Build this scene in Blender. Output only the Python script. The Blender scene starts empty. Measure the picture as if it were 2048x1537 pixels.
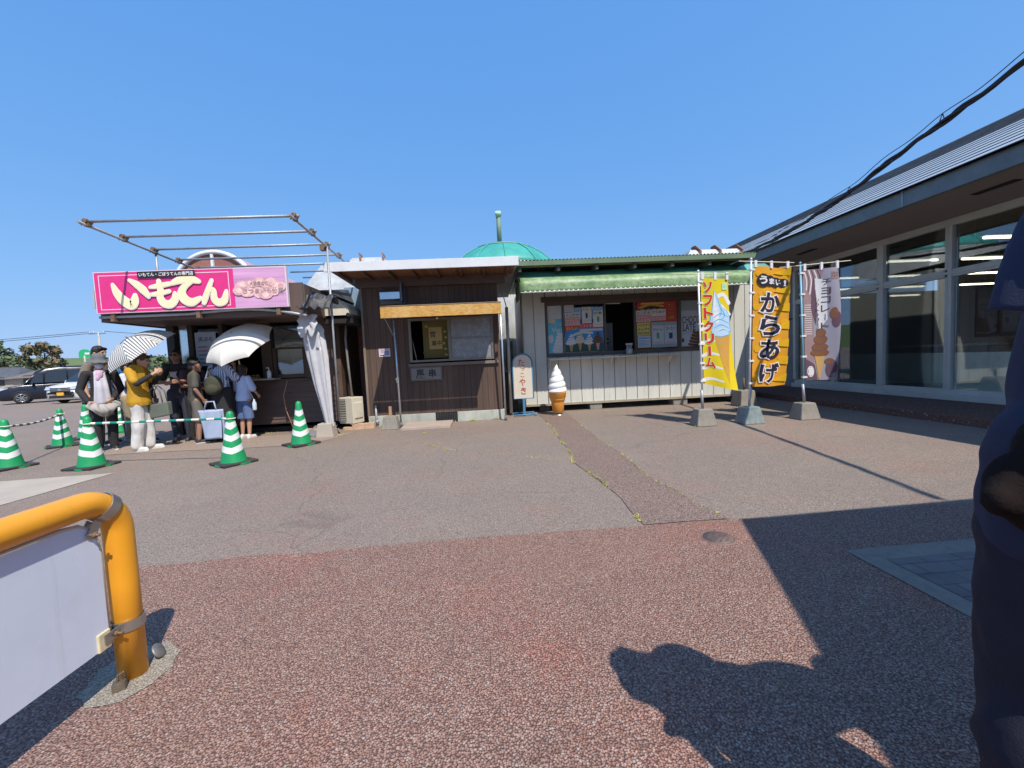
import bpy, bmesh, math, random
from mathutils import Vector, Matrix, noise, geometry
random.seed(7)
R = math.radians
V = Vector
scene = bpy.context.scene
COL = scene.collection

# ---------------------------------------------------------------- camera
F_PX, PITCH, ROLL, YAW, EYE = 817.2, -0.06032, -0.047538, 0.054041, 1.2
cam_d = bpy.data.cameras.new("camera")
cam = bpy.data.objects.new("camera", cam_d)
COL.objects.link(cam)
cam_d.sensor_fit = 'HORIZONTAL'
cam_d.sensor_width = 36
cam_d.lens = 36 * F_PX / 2048
cam_d.clip_start = 0.05
cam_d.clip_end = 3000
_cp, _sp, _cy, _sy = math.cos(PITCH), math.sin(PITCH), math.cos(YAW), math.sin(YAW)
_F = V((_sy * _cp, _cy * _cp, _sp)); _R0 = V((_cy, -_sy, 0)); _U0 = _R0.cross(_F)
_RR = _R0 * math.cos(ROLL) + _U0 * math.sin(ROLL)
_UU = _U0 * math.cos(ROLL) - _R0 * math.sin(ROLL)
cam.matrix_world = Matrix(((_RR.x, _UU.x, -_F.x, 0), (_RR.y, _UU.y, -_F.y, 0), (_RR.z, _UU.z, -_F.z, EYE), (0, 0, 0, 1)))
scene.camera = cam

# ---------------------------------------------------------------- sky and sun
SUN = V((0.48, -1.0, 1.55)).normalized()
world = bpy.data.worlds.new("World")
scene.world = world
world.use_nodes = True
wn = world.node_tree
wn.nodes.clear()
sky = wn.nodes.new('ShaderNodeTexSky'); sky.sky_type = 'NISHITA'; sky.sun_disc = False
sky.sun_elevation = math.asin(SUN.z); sky.sun_rotation = math.atan2(SUN.x, SUN.y)
sky.air_density = 1.0; sky.dust_density = 0.6; sky.ozone_density = 2.2; sky.altitude = 0
bg = wn.nodes.new('ShaderNodeBackground'); bg.inputs['Strength'].default_value = 0.1
wo = wn.nodes.new('ShaderNodeOutputWorld')
# camera response of the clear sky: per-channel gain and gamma on the physical sky
sp_ = wn.nodes.new('ShaderNodeSeparateColor'); cb_ = wn.nodes.new('ShaderNodeCombineColor')
wn.links.new(sky.outputs[0], sp_.inputs[0])
for i_, (p_, k_) in enumerate(((0.62, 1.34), (0.36, 2.92), (0.16, 6.6))):
    a_ = wn.nodes.new('ShaderNodeMath'); a_.operation = 'POWER'; a_.inputs[1].default_value = p_
    m_ = wn.nodes.new('ShaderNodeMath'); m_.operation = 'MULTIPLY'; m_.inputs[1].default_value = k_
    wn.links.new(sp_.outputs[i_], a_.inputs[0]); wn.links.new(a_.outputs[0], m_.inputs[0]); wn.links.new(m_.outputs[0], cb_.inputs[i_])
wn.links.new(cb_.outputs[0], bg.inputs[0]); wn.links.new(bg.outputs[0], wo.inputs[0])
sun_d = bpy.data.lights.new("sun", 'SUN'); sun_d.energy = 5.0; sun_d.angle = R(0.5); sun_d.color = (1.0, 0.92, 0.81)
sun = bpy.data.objects.new("sun", sun_d); COL.objects.link(sun)
sun.rotation_euler = SUN.to_track_quat('Z', 'Y').to_euler()
scene.view_settings.view_transform = 'Standard'
scene.view_settings.look = 'None'
scene.view_settings.exposure = 0.08
scene.view_settings.gamma = 1
scene.cycles.max_bounces = 6
scene.cycles.use_denoising = True

# ---------------------------------------------------------------- materials
def srgb(r, g, b):
    f = lambda c: (c / 255 / 12.92) if c / 255 <= 0.04045 else ((c / 255 + 0.055) / 1.055) ** 2.4
    return (f(r), f(g), f(b))

class N:
    """small node-graph helper"""
    def __init__(s, name):
        s.m = bpy.data.materials.new(name); s.m.use_nodes = True
        s.t = s.m.node_tree; s.t.nodes.clear()
        s.out = s.t.nodes.new('ShaderNodeOutputMaterial')
        s.b = s.t.nodes.new('ShaderNodeBsdfPrincipled')
        s.t.links.new(s.b.outputs[0], s.out.inputs[0])
        s.tc = s.t.nodes.new('ShaderNodeTexCoord')
    def n(s, kind, **kw):
        x = s.t.nodes.new('ShaderNode' + kind)
        for k, v in kw.items():
            if k in x.bl_rna.properties: setattr(x, k, v)
            else: x.inputs[k.replace('_', ' ')].default_value = v
        return x
    def l(s, a, b): s.t.links.new(a, b)
    def coord(s, scale=(1, 1, 1), world=False):
        mp = s.n('Mapping'); mp.inputs['Scale'].default_value = scale
        if world:
            g = s.n('NewGeometry'); s.l(g.outputs['Position'], mp.inputs[0])
        else: s.l(s.tc.outputs['Object'], mp.inputs[0])
        return mp.outputs[0]
    def noise(s, scale, detail=4, rough=0.6, vec=None):
        x = s.n('TexNoise'); x.inputs['Scale'].default_value = scale
        x.inputs['Detail'].default_value = detail; x.inputs['Roughness'].default_value = rough
        s.l(vec if vec else s.coord(), x.inputs['Vector']); return x.outputs[0]
    def ramp(s, fac, stops):
        x = s.n('ValToRGB'); e = x.color_ramp.elements
        while len(e) < len(stops): e.new(0.5)
        for i, (p, c) in enumerate(stops):
            e[i].position = p; e[i].color = (c[0], c[1], c[2], 1) if not isinstance(c, (int, float)) else (c, c, c, 1)
        s.l(fac, x.inputs[0]); return x.outputs[0]
    def mix(s, fac, a, b, mode='MIX'):
        x = s.n('Mix', data_type='RGBA', blend_type=mode)
        for sock, val in ((0, fac), (6, a), (7, b)):
            if isinstance(val, (int, float)): x.inputs[sock].default_value = val
            elif isinstance(val, tuple): x.inputs[sock].default_value = (val[0], val[1], val[2], 1)
            else: s.l(val, x.inputs[sock])
        return x.outputs[2]
    def math(s, op, a, b=0.5, c=None):
        x = s.n('Math', operation=op)
        for i, val in enumerate((a, b, c)):
            if val is None: continue
            if isinstance(val, (int, float)): x.inputs[i].default_value = val
            else: s.l(val, x.inputs[i])
        return x.outputs[0]
    def bump(s, h, strength=0.3, dist=0.01, prev=None):
        x = s.n('Bump'); x.inputs['Strength'].default_value = strength; x.inputs['Distance'].default_value = dist
        s.l(h, x.inputs['Height'])
        if prev: s.l(prev, x.inputs['Normal'])
        return x.outputs[0]
    def set(s, color=None, rough=None, metal=None, normal=None, spec=None):
        for k, v in (('Base Color', color), ('Roughness', rough), ('Metallic', metal), ('Normal', normal), ('Specular IOR Level', spec)):
            if v is None: continue
            if isinstance(v, (int, float)): s.b.inputs[k].default_value = v
            elif isinstance(v, tuple): s.b.inputs[k].default_value = (v[0], v[1], v[2], 1)
            else: s.l(v, s.b.inputs[k])
        return s.m

_mats = {}
def mat(name, col, rough=0.6, metal=0.0, var=0.18, vs=2.5, bump=0.15, bs=40, dirt=0.0, dcol=(0.06, 0.05, 0.04), stretch=(1, 1, 1), spec=None, streak=0.0, scol=(0.2, 0.11, 0.06), scuff=0.0):
    if name in _mats: return _mats[name]
    g = N(name)
    n1 = g.noise(vs, 6, 0.65, g.coord(stretch))
    c = g.mix(g.ramp(n1, [(0.3, 0), (0.7, 1)]), tuple(x * (1 - var) for x in col), tuple(min(1, x * (1 + var)) for x in col))
    if dirt > 0:
        n2 = g.noise(vs * 2.3, 8, 0.7, g.coord((stretch[0] * 1.3, stretch[1], stretch[2] * 0.7)))
        c = g.mix(g.ramp(n2, [(0.62 - dirt * 0.35, 0), (0.75, dirt)]), c, dcol)
    if streak > 0:   # rain and rust streaks running down
        n4 = g.noise(1.0, 6, 0.7, g.coord((14, 14, 0.9)))
        c = g.mix(g.ramp(n4, [(0.6, 0), (0.72, streak)]), c, scol)
    if scuff > 0:    # small chips and scuffs
        n5 = g.noise(38, 8, 0.75, g.coord((1, 1, 0.5)))
        c = g.mix(g.ramp(n5, [(0.64, 0), (0.7, scuff)]), c, dcol)
    n3 = g.noise(bs, 4, 0.6, g.coord(stretch))
    g.set(color=c, rough=g.ramp(n1, [(0.2, max(0, rough - 0.1)), (0.8, min(1, rough + 0.1))]), metal=metal, spec=spec,
          normal=g.bump(n3, bump, 0.01) if bump else None)
    _mats[name] = g.m
    return g.m

def flat(name, col, rough=0.55, spec=None):
    return mat(name, col, rough, var=0.06, vs=6, bump=0.03, spec=spec)

# ---------------------------------------------------------------- mesh builder
class MB:
    def __init__(s):
        s.v, s.f, s.m, s.sm = [], [], [], []
        s.cur = 0
    def add(s, verts, faces, smooth=False, mi=None):
        o = len(s.v); s.v += [V(p) for p in verts]
        for f in faces:
            s.f.append([i + o for i in f]); s.m.append(s.cur if mi is None else mi); s.sm.append(smooth)
        return s
    def box(s, x0, x1, y0, y1, z0, z1, mi=None):
        p = [(x, y, z) for x in (x0, x1) for y in (y0, y1) for z in (z0, z1)]
        return s.add(p, [(0, 1, 3, 2), (4, 6, 7, 5), (0, 4, 5, 1), (2, 3, 7, 6), (0, 2, 6, 4), (1, 5, 7, 3)], mi=mi)
    def obox(s, c, size, rot=(0, 0, 0), mi=None):
        from mathutils import Euler
        m = Euler(rot).to_matrix(); c = V(c); h = V(size) / 2
        p = [c + m @ V((x * h.x, y * h.y, z * h.z)) for x in (-1, 1) for y in (-1, 1) for z in (-1, 1)]
        return s.add(p, [(0, 1, 3, 2), (4, 6, 7, 5), (0, 4, 5, 1), (2, 3, 7, 6), (0, 2, 6, 4), (1, 5, 7, 3)], mi=mi)
    def hexa(s, b, t, mi=None):
        """bottom quad and top quad, 4 points each"""
        return s.add(list(b) + list(t), [(3, 2, 1, 0), (4, 5, 6, 7), (0, 1, 5, 4), (1, 2, 6, 5), (2, 3, 7, 6), (3, 0, 4, 7)], mi=mi)
    def bar(s, p0, p1, w, d, up=(0, 0, 1), mi=None):
        p0, p1 = V(p0), V(p1); a = (p1 - p0).normalized(); u = V(up)
        if abs(a.dot(u)) > 0.98: u = V((0, 1, 0))
        x = a.cross(u).normalized() * w / 2; y = x.cross(a).normalized() * d / 2
        q = lambda p: [p - x - y, p + x - y, p + x + y, p - x + y]
        return s.hexa(q(p0), q(p1), mi)
    def tube(s, pts, r, n=10, cap=True, mi=None, closed=False):
        pts = [V(p) for p in pts]; k = len(pts)
        rs = r if isinstance(r, (list, tuple)) else [r] * k
        vs, fs = [], []; prev = None
        for i, p in enumerate(pts):
            if closed: t = pts[(i + 1) % k] - pts[i - 1]
            else: t = pts[min(i + 1, k - 1)] - pts[max(i - 1, 0)]
            t.normalize()
            if prev is None:
                u = V((0, 0, 1)) if abs(t.z) < 0.9 else V((1, 0, 0)); x = t.cross(u).normalized()
            else: x = (prev - t * prev.dot(t)).normalized()
            prev = x; y = t.cross(x)
            vs += [p + (x * math.cos(2 * math.pi * j / n) + y * math.sin(2 * math.pi * j / n)) * rs[i] for j in range(n)]
        for i in range(k if closed else k - 1):
            a, b = i * n, ((i + 1) % k) * n
            fs += [(a + j, a + (j + 1) % n, b + (j + 1) % n, b + j) for j in range(n)]
        s.add(vs, fs, True, mi)
        if cap and not closed:
            o = len(s.v) - len(vs)
            s.f += [[o + j for j in range(n)][::-1], [o + (k - 1) * n + j for j in range(n)]]
            s.m += [s.cur if mi is None else mi] * 2; s.sm += [False] * 2
        return s
    def lathe(s, prof, c=(0, 0, 0), n=24, mi=None, axis=None, smooth=True):
        """profile of (r, z) round a vertical axis at c; axis = direction to use instead of +Z"""
        c = V(c); q = V(axis).to_track_quat('Z', 'Y').to_matrix() if axis else Matrix.Identity(3)
        vs = [c + q @ V((r * math.cos(2 * math.pi * j / n), r * math.sin(2 * math.pi * j / n), z)) for r, z in prof for j in range(n)]
        fs = [(i * n + j, i * n + (j + 1) % n, (i + 1) * n + (j + 1) % n, (i + 1) * n + j) for i in range(len(prof) - 1) for j in range(n)]
        s.add(vs, fs, smooth, mi)
        o = len(s.v) - len(vs); k = len(prof)
        s.f += [[o + j for j in range(n)][::-1], [o + (k - 1) * n + j for j in range(n)]]
        s.m += [s.cur if mi is None else mi] * 2; s.sm += [False] * 2
        return s
    def prism(s, pts, ext, mi=None):
        """polygon of 3-D points extruded by vector ext"""
        pts = [V(p) for p in pts]; e = V(ext); k = len(pts)
        tri = geometry.tessellate_polygon([pts])
        vs = pts + [p + e for p in pts]
        fs = [tuple(t) for t in tri] + [tuple(i + k for i in reversed(t)) for t in tri]
        fs += [(i, (i + 1) % k, (i + 1) % k + k, i + k) for i in range(k)]
        return s.add(vs, fs, mi=mi)
    def grid(s, fn, nu, nv, smooth=True, mi=None, thick=None):
        vs = [V(fn(i / nu, j / nv)) for j in range(nv + 1) for i in range(nu + 1)]
        fs = [(j * (nu + 1) + i, j * (nu + 1) + i + 1, (j + 1) * (nu + 1) + i + 1, (j + 1) * (nu + 1) + i) for j in range(nv) for i in range(nu)]
        s.add(vs, fs, smooth, mi)
        return s
    def mesh(s, name, inv=None):
        me = bpy.data.meshes.new(name)
        if inv and EYE_SCALE: inv = inv @ EYE_SCALE
        vs = [inv @ v for v in s.v] if inv else s.v
        me.from_pydata([tuple(v) for v in vs], [], s.f)
        me.polygons.foreach_set('use_smooth', s.sm)
        me.polygons.foreach_set('material_index', s.m)
        me.validate(); me.update()
        return me

EYE_SCALE = None   # scale about the camera, applied to whatever is built while set
W = {}   # world matrices of things
def put(o, parent=None, mw=None):
    COL.objects.link(o)
    if parent:
        o.parent = parent; W[o.name] = W[parent.name]
    else: W[o.name] = mw or Matrix.Identity(4)
    return o

def tag(o, label=None, cat=None, group=None, kind=None):
    for k, v in (('label', label), ('category', cat), ('group', group), ('kind', kind)):
        if v: o[k] = v
    return o

def thing(name, label, cat, loc=(0, 0, 0), rz=0, group=None):
    o = bpy.data.objects.new(name, None); o.empty_display_size = 0.2
    m = Matrix.Translation(EYE_SCALE @ V(loc) if EYE_SCALE else loc) @ Matrix.Rotation(rz, 4, 'Z')
    o.matrix_world = m
    put(o, None, m)
    return tag(o, label, cat, group)

def part(name, mb, mats, parent, bevel=0, local=False, solid=0):
    """link a builder as ONE mesh; coordinates are world ones unless local"""
    inv = None if local else W[parent.name].inverted()
    me = mb.mesh(name, inv) if isinstance(mb, MB) else mb
    for m in (mats if isinstance(mats, (list, tuple)) else [mats]): me.materials.append(m)
    o = bpy.data.objects.new(name, me)
    put(o, parent)
    mods(o, bevel, solid)
    return o

def mods(o, bevel=0, solid=0):
    if solid:
        m = o.modifiers.new('solid', 'SOLIDIFY'); m.thickness = solid; m.offset = 0
    if bevel:
        m = o.modifiers.new('bevel', 'BEVEL'); m.width = bevel; m.segments = 2; m.limit_method = 'ANGLE'; m.angle_limit = R(35)

def single(name, mb, mats, label, cat, loc=(0, 0, 0), rz=0, group=None, bevel=0, kind=None, local=False, solid=0):
    m = Matrix.Translation(EYE_SCALE @ V(loc) if EYE_SCALE and not local else loc) @ Matrix.Rotation(rz, 4, 'Z')
    me = mb.mesh(name, None if local else m.inverted()) if isinstance(mb, MB) else mb
    for x in (mats if isinstance(mats, (list, tuple)) else [mats]): me.materials.append(x)
    o = bpy.data.objects.new(name, me); o.matrix_world = m
    put(o, None, m); mods(o, bevel, solid)
    return tag(o, label, cat, group, kind)

def structure(name, mb, mats, bevel=0):
    return single(name, mb, mats, None, None, kind='structure', bevel=bevel)

def copy_tree(o, loc=None, rz=None, label=None, parent=None):
    c = o.copy(); COL.objects.link(c)
    if parent: c.parent = parent
    else:
        m = Matrix.Translation(loc) @ Matrix.Rotation(rz or 0, 4, 'Z'); c.matrix_world = m; W[c.name] = m
    if label: c['label'] = label
    for ch in list(o.children): copy_tree(ch, parent=c)
    return c

# ---------------------------------------------------------------- flat graphics (print, paint, lettering)
_txt = {}
def text_tris(body, bold=0.0):
    key = (body, bold)
    if key not in _txt:
        c = bpy.data.curves.new('t', 'FONT'); c.body = body; c.offset = bold; c.resolution_u = 3
        o = bpy.data.objects.new('t', c); COL.objects.link(o); bpy.context.view_layer.update()
        me = bpy.data.meshes.new_from_object(o.evaluated_get(bpy.context.evaluated_depsgraph_get()))
        me.calc_loop_triangles()
        vs = [(v.co.x, v.co.y) for v in me.vertices]; fs = [tuple(t.vertices) for t in me.loop_triangles]
        bpy.data.objects.remove(o); bpy.data.curves.remove(c); bpy.data.meshes.remove(me)
        _txt[key] = (vs, fs)
    return _txt[key]

class G2:
    """2-D print laid on a surface: fn(u, v, height) -> point; every shape gets a slightly higher layer"""
    def __init__(s, mb, fn, step=0.0007, maxedge=None, base=0.001):
        s.mb, s.fn, s.h, s.step, s.me = mb, fn, base, step, maxedge
    def tris(s, vs, fs, mi):
        if s.me:
            vs = list(vs); todo = [tuple(f) for f in fs]; out = []; mid = {}
            def mp(a, b):
                k = (min(a, b), max(a, b))
                if k not in mid: vs.append(((vs[a][0] + vs[b][0]) / 2, (vs[a][1] + vs[b][1]) / 2)); mid[k] = len(vs) - 1
                return mid[k]
            while todo:
                f = todo.pop()
                if len(f) == 4: todo += [(f[0], f[1], f[2]), (f[0], f[2], f[3])]; continue
                d = [math.dist(vs[f[i]], vs[f[(i + 1) % 3]]) for i in range(3)]; k = d.index(max(d))
                if d[k] > s.me:
                    a, b, c = f[k], f[(k + 1) % 3], f[(k + 2) % 3]; m = mp(a, b); todo += [(a, m, c), (m, b, c)]
                else: out.append(f)
            fs = out
        s.mb.add([s.fn(u, v, s.h) for u, v in vs], fs, bool(s.me), mi)
        s.h += s.step
    def rect(s, x0, y0, x1, y1, mi): s.tris([(x0, y0), (x1, y0), (x1, y1), (x0, y1)], [(0, 1, 2, 3)], mi)
    def poly(s, pts, mi):
        tri = geometry.tessellate_polygon([[V((x, y, 0)) for x, y in pts]])
        s.tris(pts, [tuple(t) for t in tri], mi)
    def ell(s, cx, cy, rx, ry, mi, n=20, a0=0):
        s.poly([(cx + rx * math.cos(a0 + 2 * math.pi * i / n), cy + ry * math.sin(a0 + 2 * math.pi * i / n)) for i in range(n)], mi)
    def frame(s, x0, y0, x1, y1, w, mi):
        s.tris([(x0, y0), (x1, y0), (x1, y1), (x0, y1), (x0 + w, y0 + w), (x1 - w, y0 + w), (x1 - w, y1 - w), (x0 + w, y1 - w)],
               [(0, 1, 5, 4), (1, 2, 6, 5), (2, 3, 7, 6), (3, 0, 4, 7)], mi)
    def text(s, body, cx, cy, w, h, mi, bold=0.0, shear=0.0):
        """fits the lettering to the box w x h centred on (cx, cy); w None keeps proportions"""
        vs, fs = text_tris(body, bold); v0, _ = text_tris(body, 0.0)
        x0, x1 = min(p[0] for p in v0), max(p[0] for p in v0); y0, y1 = min(p[1] for p in v0), max(p[1] for p in v0)
        sy = h / max(y1 - y0, 0.05); sx = (w / max(x1 - x0, .05)) if w else sy
        if body in 'ーっ・': sy = sx
        s.tris([(cx + (p[0] - (x0 + x1) / 2) * sx + shear * (p[1] - (y0 + y1) / 2) * sy, cy + (p[1] - (y0 + y1) / 2) * sy) for p in vs], fs, mi)
    def stroke(s, pts, wd, mi, n=5, grow=0.0):
        """brush stroke through pts; wd = width or list of widths"""
        k = len(pts); ws = wd if isinstance(wd, (list, tuple)) else [wd] * k
        P, Wd = [], []
        for i in range(k - 1):
            p = [pts[max(i - 1, 0)], pts[i], pts[i + 1], pts[min(i + 2, k - 1)]]
            for j in range(n + (i == k - 2)):
                t = j / n
                f = lambda c: 0.5 * (2 * p[1][c] + (p[2][c] - p[0][c]) * t + (2 * p[0][c] - 5 * p[1][c] + 4 * p[2][c] - p[3][c]) * t * t + (3 * p[1][c] - p[0][c] - 3 * p[2][c] + p[3][c]) * t ** 3)
                P.append((f(0), f(1))); Wd.append(ws[i] * (1 - t) + ws[i + 1] * t + 2 * grow)
        L, Rr = [], []
        for i, (x, y) in enumerate(P):
            a, b = P[max(i - 1, 0)], P[min(i + 1, len(P) - 1)]
            dx, dy = b[0] - a[0], b[1] - a[1]; d = math.hypot(dx, dy) or 1; nx, ny = -dy / d, dx / d
            L.append((x + nx * Wd[i] / 2, y + ny * Wd[i] / 2)); Rr.append((x - nx * Wd[i] / 2, y - ny * Wd[i] / 2))
        m = len(P); vs = L + Rr; fs = [(i, i + 1, m + i + 1, m + i) for i in range(m - 1)]
        for e, (a, b) in ((0, (P[0], P[1])), (m - 1, (P[-1], P[-2]))):
            dx, dy = a[0] - b[0], a[1] - b[1]; ang = math.atan2(dy, dx); r = Wd[e] / 2
            o = len(vs); vs.append(a)
            vs += [(a[0] + r * math.cos(ang + math.pi * (q / 6 - 0.5)), a[1] + r * math.sin(ang + math.pi * (q / 6 - 0.5))) for q in range(7)]
            fs += [(o, o + 1 + q, o + 2 + q) for q in range(6)]
        s.tris(vs, fs, mi)

def plane_fn(o, r, u, nrm=None):
    o, r, u = V(o), V(r).normalized(), V(u).normalized(); nn = V(nrm) if nrm else r.cross(u)
    return lambda x, y, h: o + r * x + u * y + nn * h

# ---------------------------------------------------------------- organic shapes
def capsule(mb, a, ra, b, rb, n=14, flat=1.0, fdir=None):
    a, b = V(a), V(b); d = b - a; L = d.length
    if L < 1e-5: d = V((0, 0, 1e-4)); L = 1e-4
    t = d / L; u = V(fdir) if fdir else (V((0, 1, 0)) if abs(t.y) < 0.9 else V((1, 0, 0)))
    x = t.cross(u).normalized(); y = t.cross(x).normalized()
    rings = []
    for i in range(4): q = math.pi / 2 * (1 - i / 4); rings.append((a - t * ra * math.sin(q), ra * math.cos(q) + 1e-4))
    rings += [(a, ra), (b, rb)]
    for i in range(1, 5): q = math.pi / 2 * i / 4; rings.append((b + t * rb * math.sin(q), rb * math.cos(q) + 1e-4))
    vs = [c + (x * math.cos(2 * math.pi * j / n) + y * math.sin(2 * math.pi * j / n) * flat) * r for c, r in rings for j in range(n)]
    k = len(rings)
    fs = [(i * n + j, i * n + (j + 1) % n, (i + 1) * n + (j + 1) % n, (i + 1) * n + j) for i in range(k - 1) for j in range(n)]
    fs += [tuple(range(n))[::-1], tuple((k - 1) * n + j for j in range(n))]
    mb.add(vs, fs, True)

def blob(mb, c, r, rot=None, n=14):
    c = V(c); r = V(r) if not isinstance(r, (int, float)) else V((r, r, r)); rot = rot or Matrix.Identity(3)
    vs, fs = [], []
    for i in range(n + 1):
        a = math.pi * (0.02 + 0.96 * i / n)
        for j in range(n): b = 2 * math.pi * j / n; vs.append(c + rot @ V((r.x * math.sin(a) * math.cos(b), r.y * math.sin(a) * math.sin(b), -r.z * math.cos(a))))
    fs = [(i * n + j, i * n + (j + 1) % n, (i + 1) * n + (j + 1) % n, (i + 1) * n + j) for i in range(n) for j in range(n)]
    fs += [tuple(range(n))[::-1], tuple(n * n + j for j in range(n))]
    mb.add(vs, fs, True)

def fuse(mb, voxel=0.012, smooth=4, fold=0.0, fscale=(9, 9, 5), dec=None):
    """union overlapping closed shapes into one continuous surface"""
    me = mb.mesh('tmp'); o = bpy.data.objects.new('tmp', me); COL.objects.link(o)
    m = o.modifiers.new('r', 'REMESH'); m.mode = 'VOXEL'; m.voxel_size = voxel; m.use_smooth_shade = True
    if smooth: s_ = o.modifiers.new('s', 'SMOOTH'); s_.factor = 0.5; s_.iterations = smooth
    bpy.context.view_layer.update()
    out = bpy.data.meshes.new_from_object(o.evaluated_get(bpy.context.evaluated_depsgraph_get()))
    bpy.data.objects.remove(o); bpy.data.meshes.remove(me)
    if fold:
        seed = random.random() * 50
        ns = [v.normal.copy() for v in out.vertices]
        for v, nn in zip(out.vertices, ns):
            p = v.co
            q = V((p.x * fscale[0] + seed, p.y * fscale[1], p.z * fscale[2]))
            v.co = p + nn * (noise.noise(q) + 0.5 * noise.noise(q * 2.3)) * fold
    out.polygons.foreach_set('use_smooth', [True] * len(out.polygons)); out.update()
    return out
# ---------------------------------------------------------------- ground
def aggregate(name, cols, cell=95, gap=(0.05, 0.045, 0.045), red=0.0, bumpd=0.006, stain=0.5, crack=0.0):
    g = N(name); co = g.coord(world=True)
    vo = g.n('TexVoronoi'); vo.inputs['Scale'].default_value = cell; vo.inputs['Randomness'].default_value = 1
    g.l(g.mix(0.012, co, g.n('TexNoise').outputs[1]) if False else co, vo.inputs['Vector'])
    sep = g.n('SeparateColor'); g.l(vo.outputs['Color'], sep.inputs[0])
    k = len(cols)
    c = g.ramp(sep.outputs[0], [(i / (k - 1) * 0.96 + 0.02, cc) for i, cc in enumerate(cols)])
    big = g.noise(0.55, 5, 0.6, co); mid = g.noise(3.2, 6, 0.7, co)
    c = g.mix(g.ramp(big, [(0.3, 0), (0.72, stain)]), c, g.mix(1.0, c, (0.78, 0.8, 0.84), 'MULTIPLY'))
    c = g.mix(g.ramp(mid, [(0.35, 0), (0.7, 0.45)]), c, g.mix(1.0, c, (1.22, 1.17, 1.12), 'MULTIPLY'))
    if red: c = g.mix(g.ramp(g.noise(0.9, 5, 0.7, g.coord((1, 1, 1), True)), [(0.5, 0), (0.66, red)]), c, g.mix(1.0, c, (1.28, 0.82, 0.76), 'MULTIPLY'))
    ed = g.ramp(vo.outputs['Distance'], [(0.42, 1), (0.75, 0)])
    c = g.mix(g.math('MULTIPLY', g.math('SUBTRACT', 1, ed), 0.75), c, gap)
    if crack:
        wv = g.n('TexNoise'); wv.inputs['Scale'].default_value = 1.3; wv.inputs['Detail'].default_value = 6; g.l(co, wv.inputs['Vector'])
        dv = g.n('VectorMath', operation='MULTIPLY_ADD'); dv.inputs[1].default_value = (0.9, 0.9, 0); g.l(wv.outputs[1], dv.inputs[0]); g.l(co, dv.inputs[2])
        vc = g.n('TexVoronoi', feature='DISTANCE_TO_EDGE'); vc.inputs['Scale'].default_value = 0.42; g.l(dv.outputs[0], vc.inputs['Vector'])
        ck = g.math('MULTIPLY', g.ramp(vc.outputs['Distance'], [(0.002, 1), (0.007, 0)]), g.ramp(g.noise(0.8, 3, 0.6, co), [(0.42, 0), (0.58, crack)]))
        c = g.mix(ck, c, (0.075, 0.06, 0.05))
        oil = g.ramp(g.noise(2.1, 7, 0.75, g.coord((1, 0.7, 1), True)), [(0.58, 0), (0.74, 0.45)]); c = g.mix(oil, c, g.mix(1.0, c, (0.66, 0.64, 0.64), 'MULTIPLY'))
        drift = g.ramp(g.noise(0.33, 6, 0.65, g.coord((1, 1.8, 1), True)), [(0.5, 0), (0.66, 0.5)]); c = g.mix(drift, c, g.mix(1.0, c, (1.2, 1.16, 1.1), 'MULTIPLY'))
    sp = g.ramp(sep.outputs[1], [(0.965, 0), (0.985, 1)])
    c = g.mix(g.math('MULTIPLY', sp, 0.55), c, (0.5, 0.47, 0.43))
    hgt = g.math('ADD', g.math('MULTIPLY', ed, 0.8), g.math('MULTIPLY', sep.outputs[2], 0.7))
    g.set(color=c, rough=0.82, normal=g.bump(hgt, 0.9, bumpd), spec=0.35)
    return g.m
M_asph = aggregate("asphalt", [(0.235, 0.187, 0.155), (0.3, 0.245, 0.205), (0.36, 0.3, 0.252), (0.262, 0.21, 0.174)], 140, (0.13, 0.1, 0.082), red=0.35, bumpd=0.003, crack=0.28)
M_red = aggregate("red_asphalt", [(0.235, 0.125, 0.095), (0.33, 0.19, 0.15), (0.42, 0.27, 0.21), (0.285, 0.157, 0.12), (0.48, 0.335, 0.27)], 130, (0.075, 0.045, 0.038), red=0.6, bumpd=0.0055, crack=0.35)
M_trench = aggregate("patch_asphalt", [(0.25, 0.17, 0.138), (0.31, 0.22, 0.182), (0.37, 0.272, 0.23), (0.26, 0.195, 0.162)], 100, (0.05, 0.035, 0.03), bumpd=0.006)
M_apron = aggregate("apron_tile", [(0.13, 0.07, 0.055), (0.16, 0.085, 0.065), (0.19, 0.1, 0.08)], 60, (0.07, 0.04, 0.035), bumpd=0.002)
M_conc = mat("concrete", (0.27, 0.25, 0.215), 0.85, var=0.2, vs=3, bump=0.4, bs=90, dirt=0.5, dcol=(0.12, 0.11, 0.1))
M_concL = mat("pale_concrete", (0.42, 0.37, 0.31), 0.85, var=0.12, vs=2, bump=0.4, bs=120, dirt=0.3, dcol=(0.2, 0.17, 0.15))
structure('ground', MB().add([(-1500, -200, 0), (1500, -200, 0), (1500, 2500, 0), (-1500, 2500, 0)], [(0, 1, 2, 3)]), M_asph)

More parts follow.
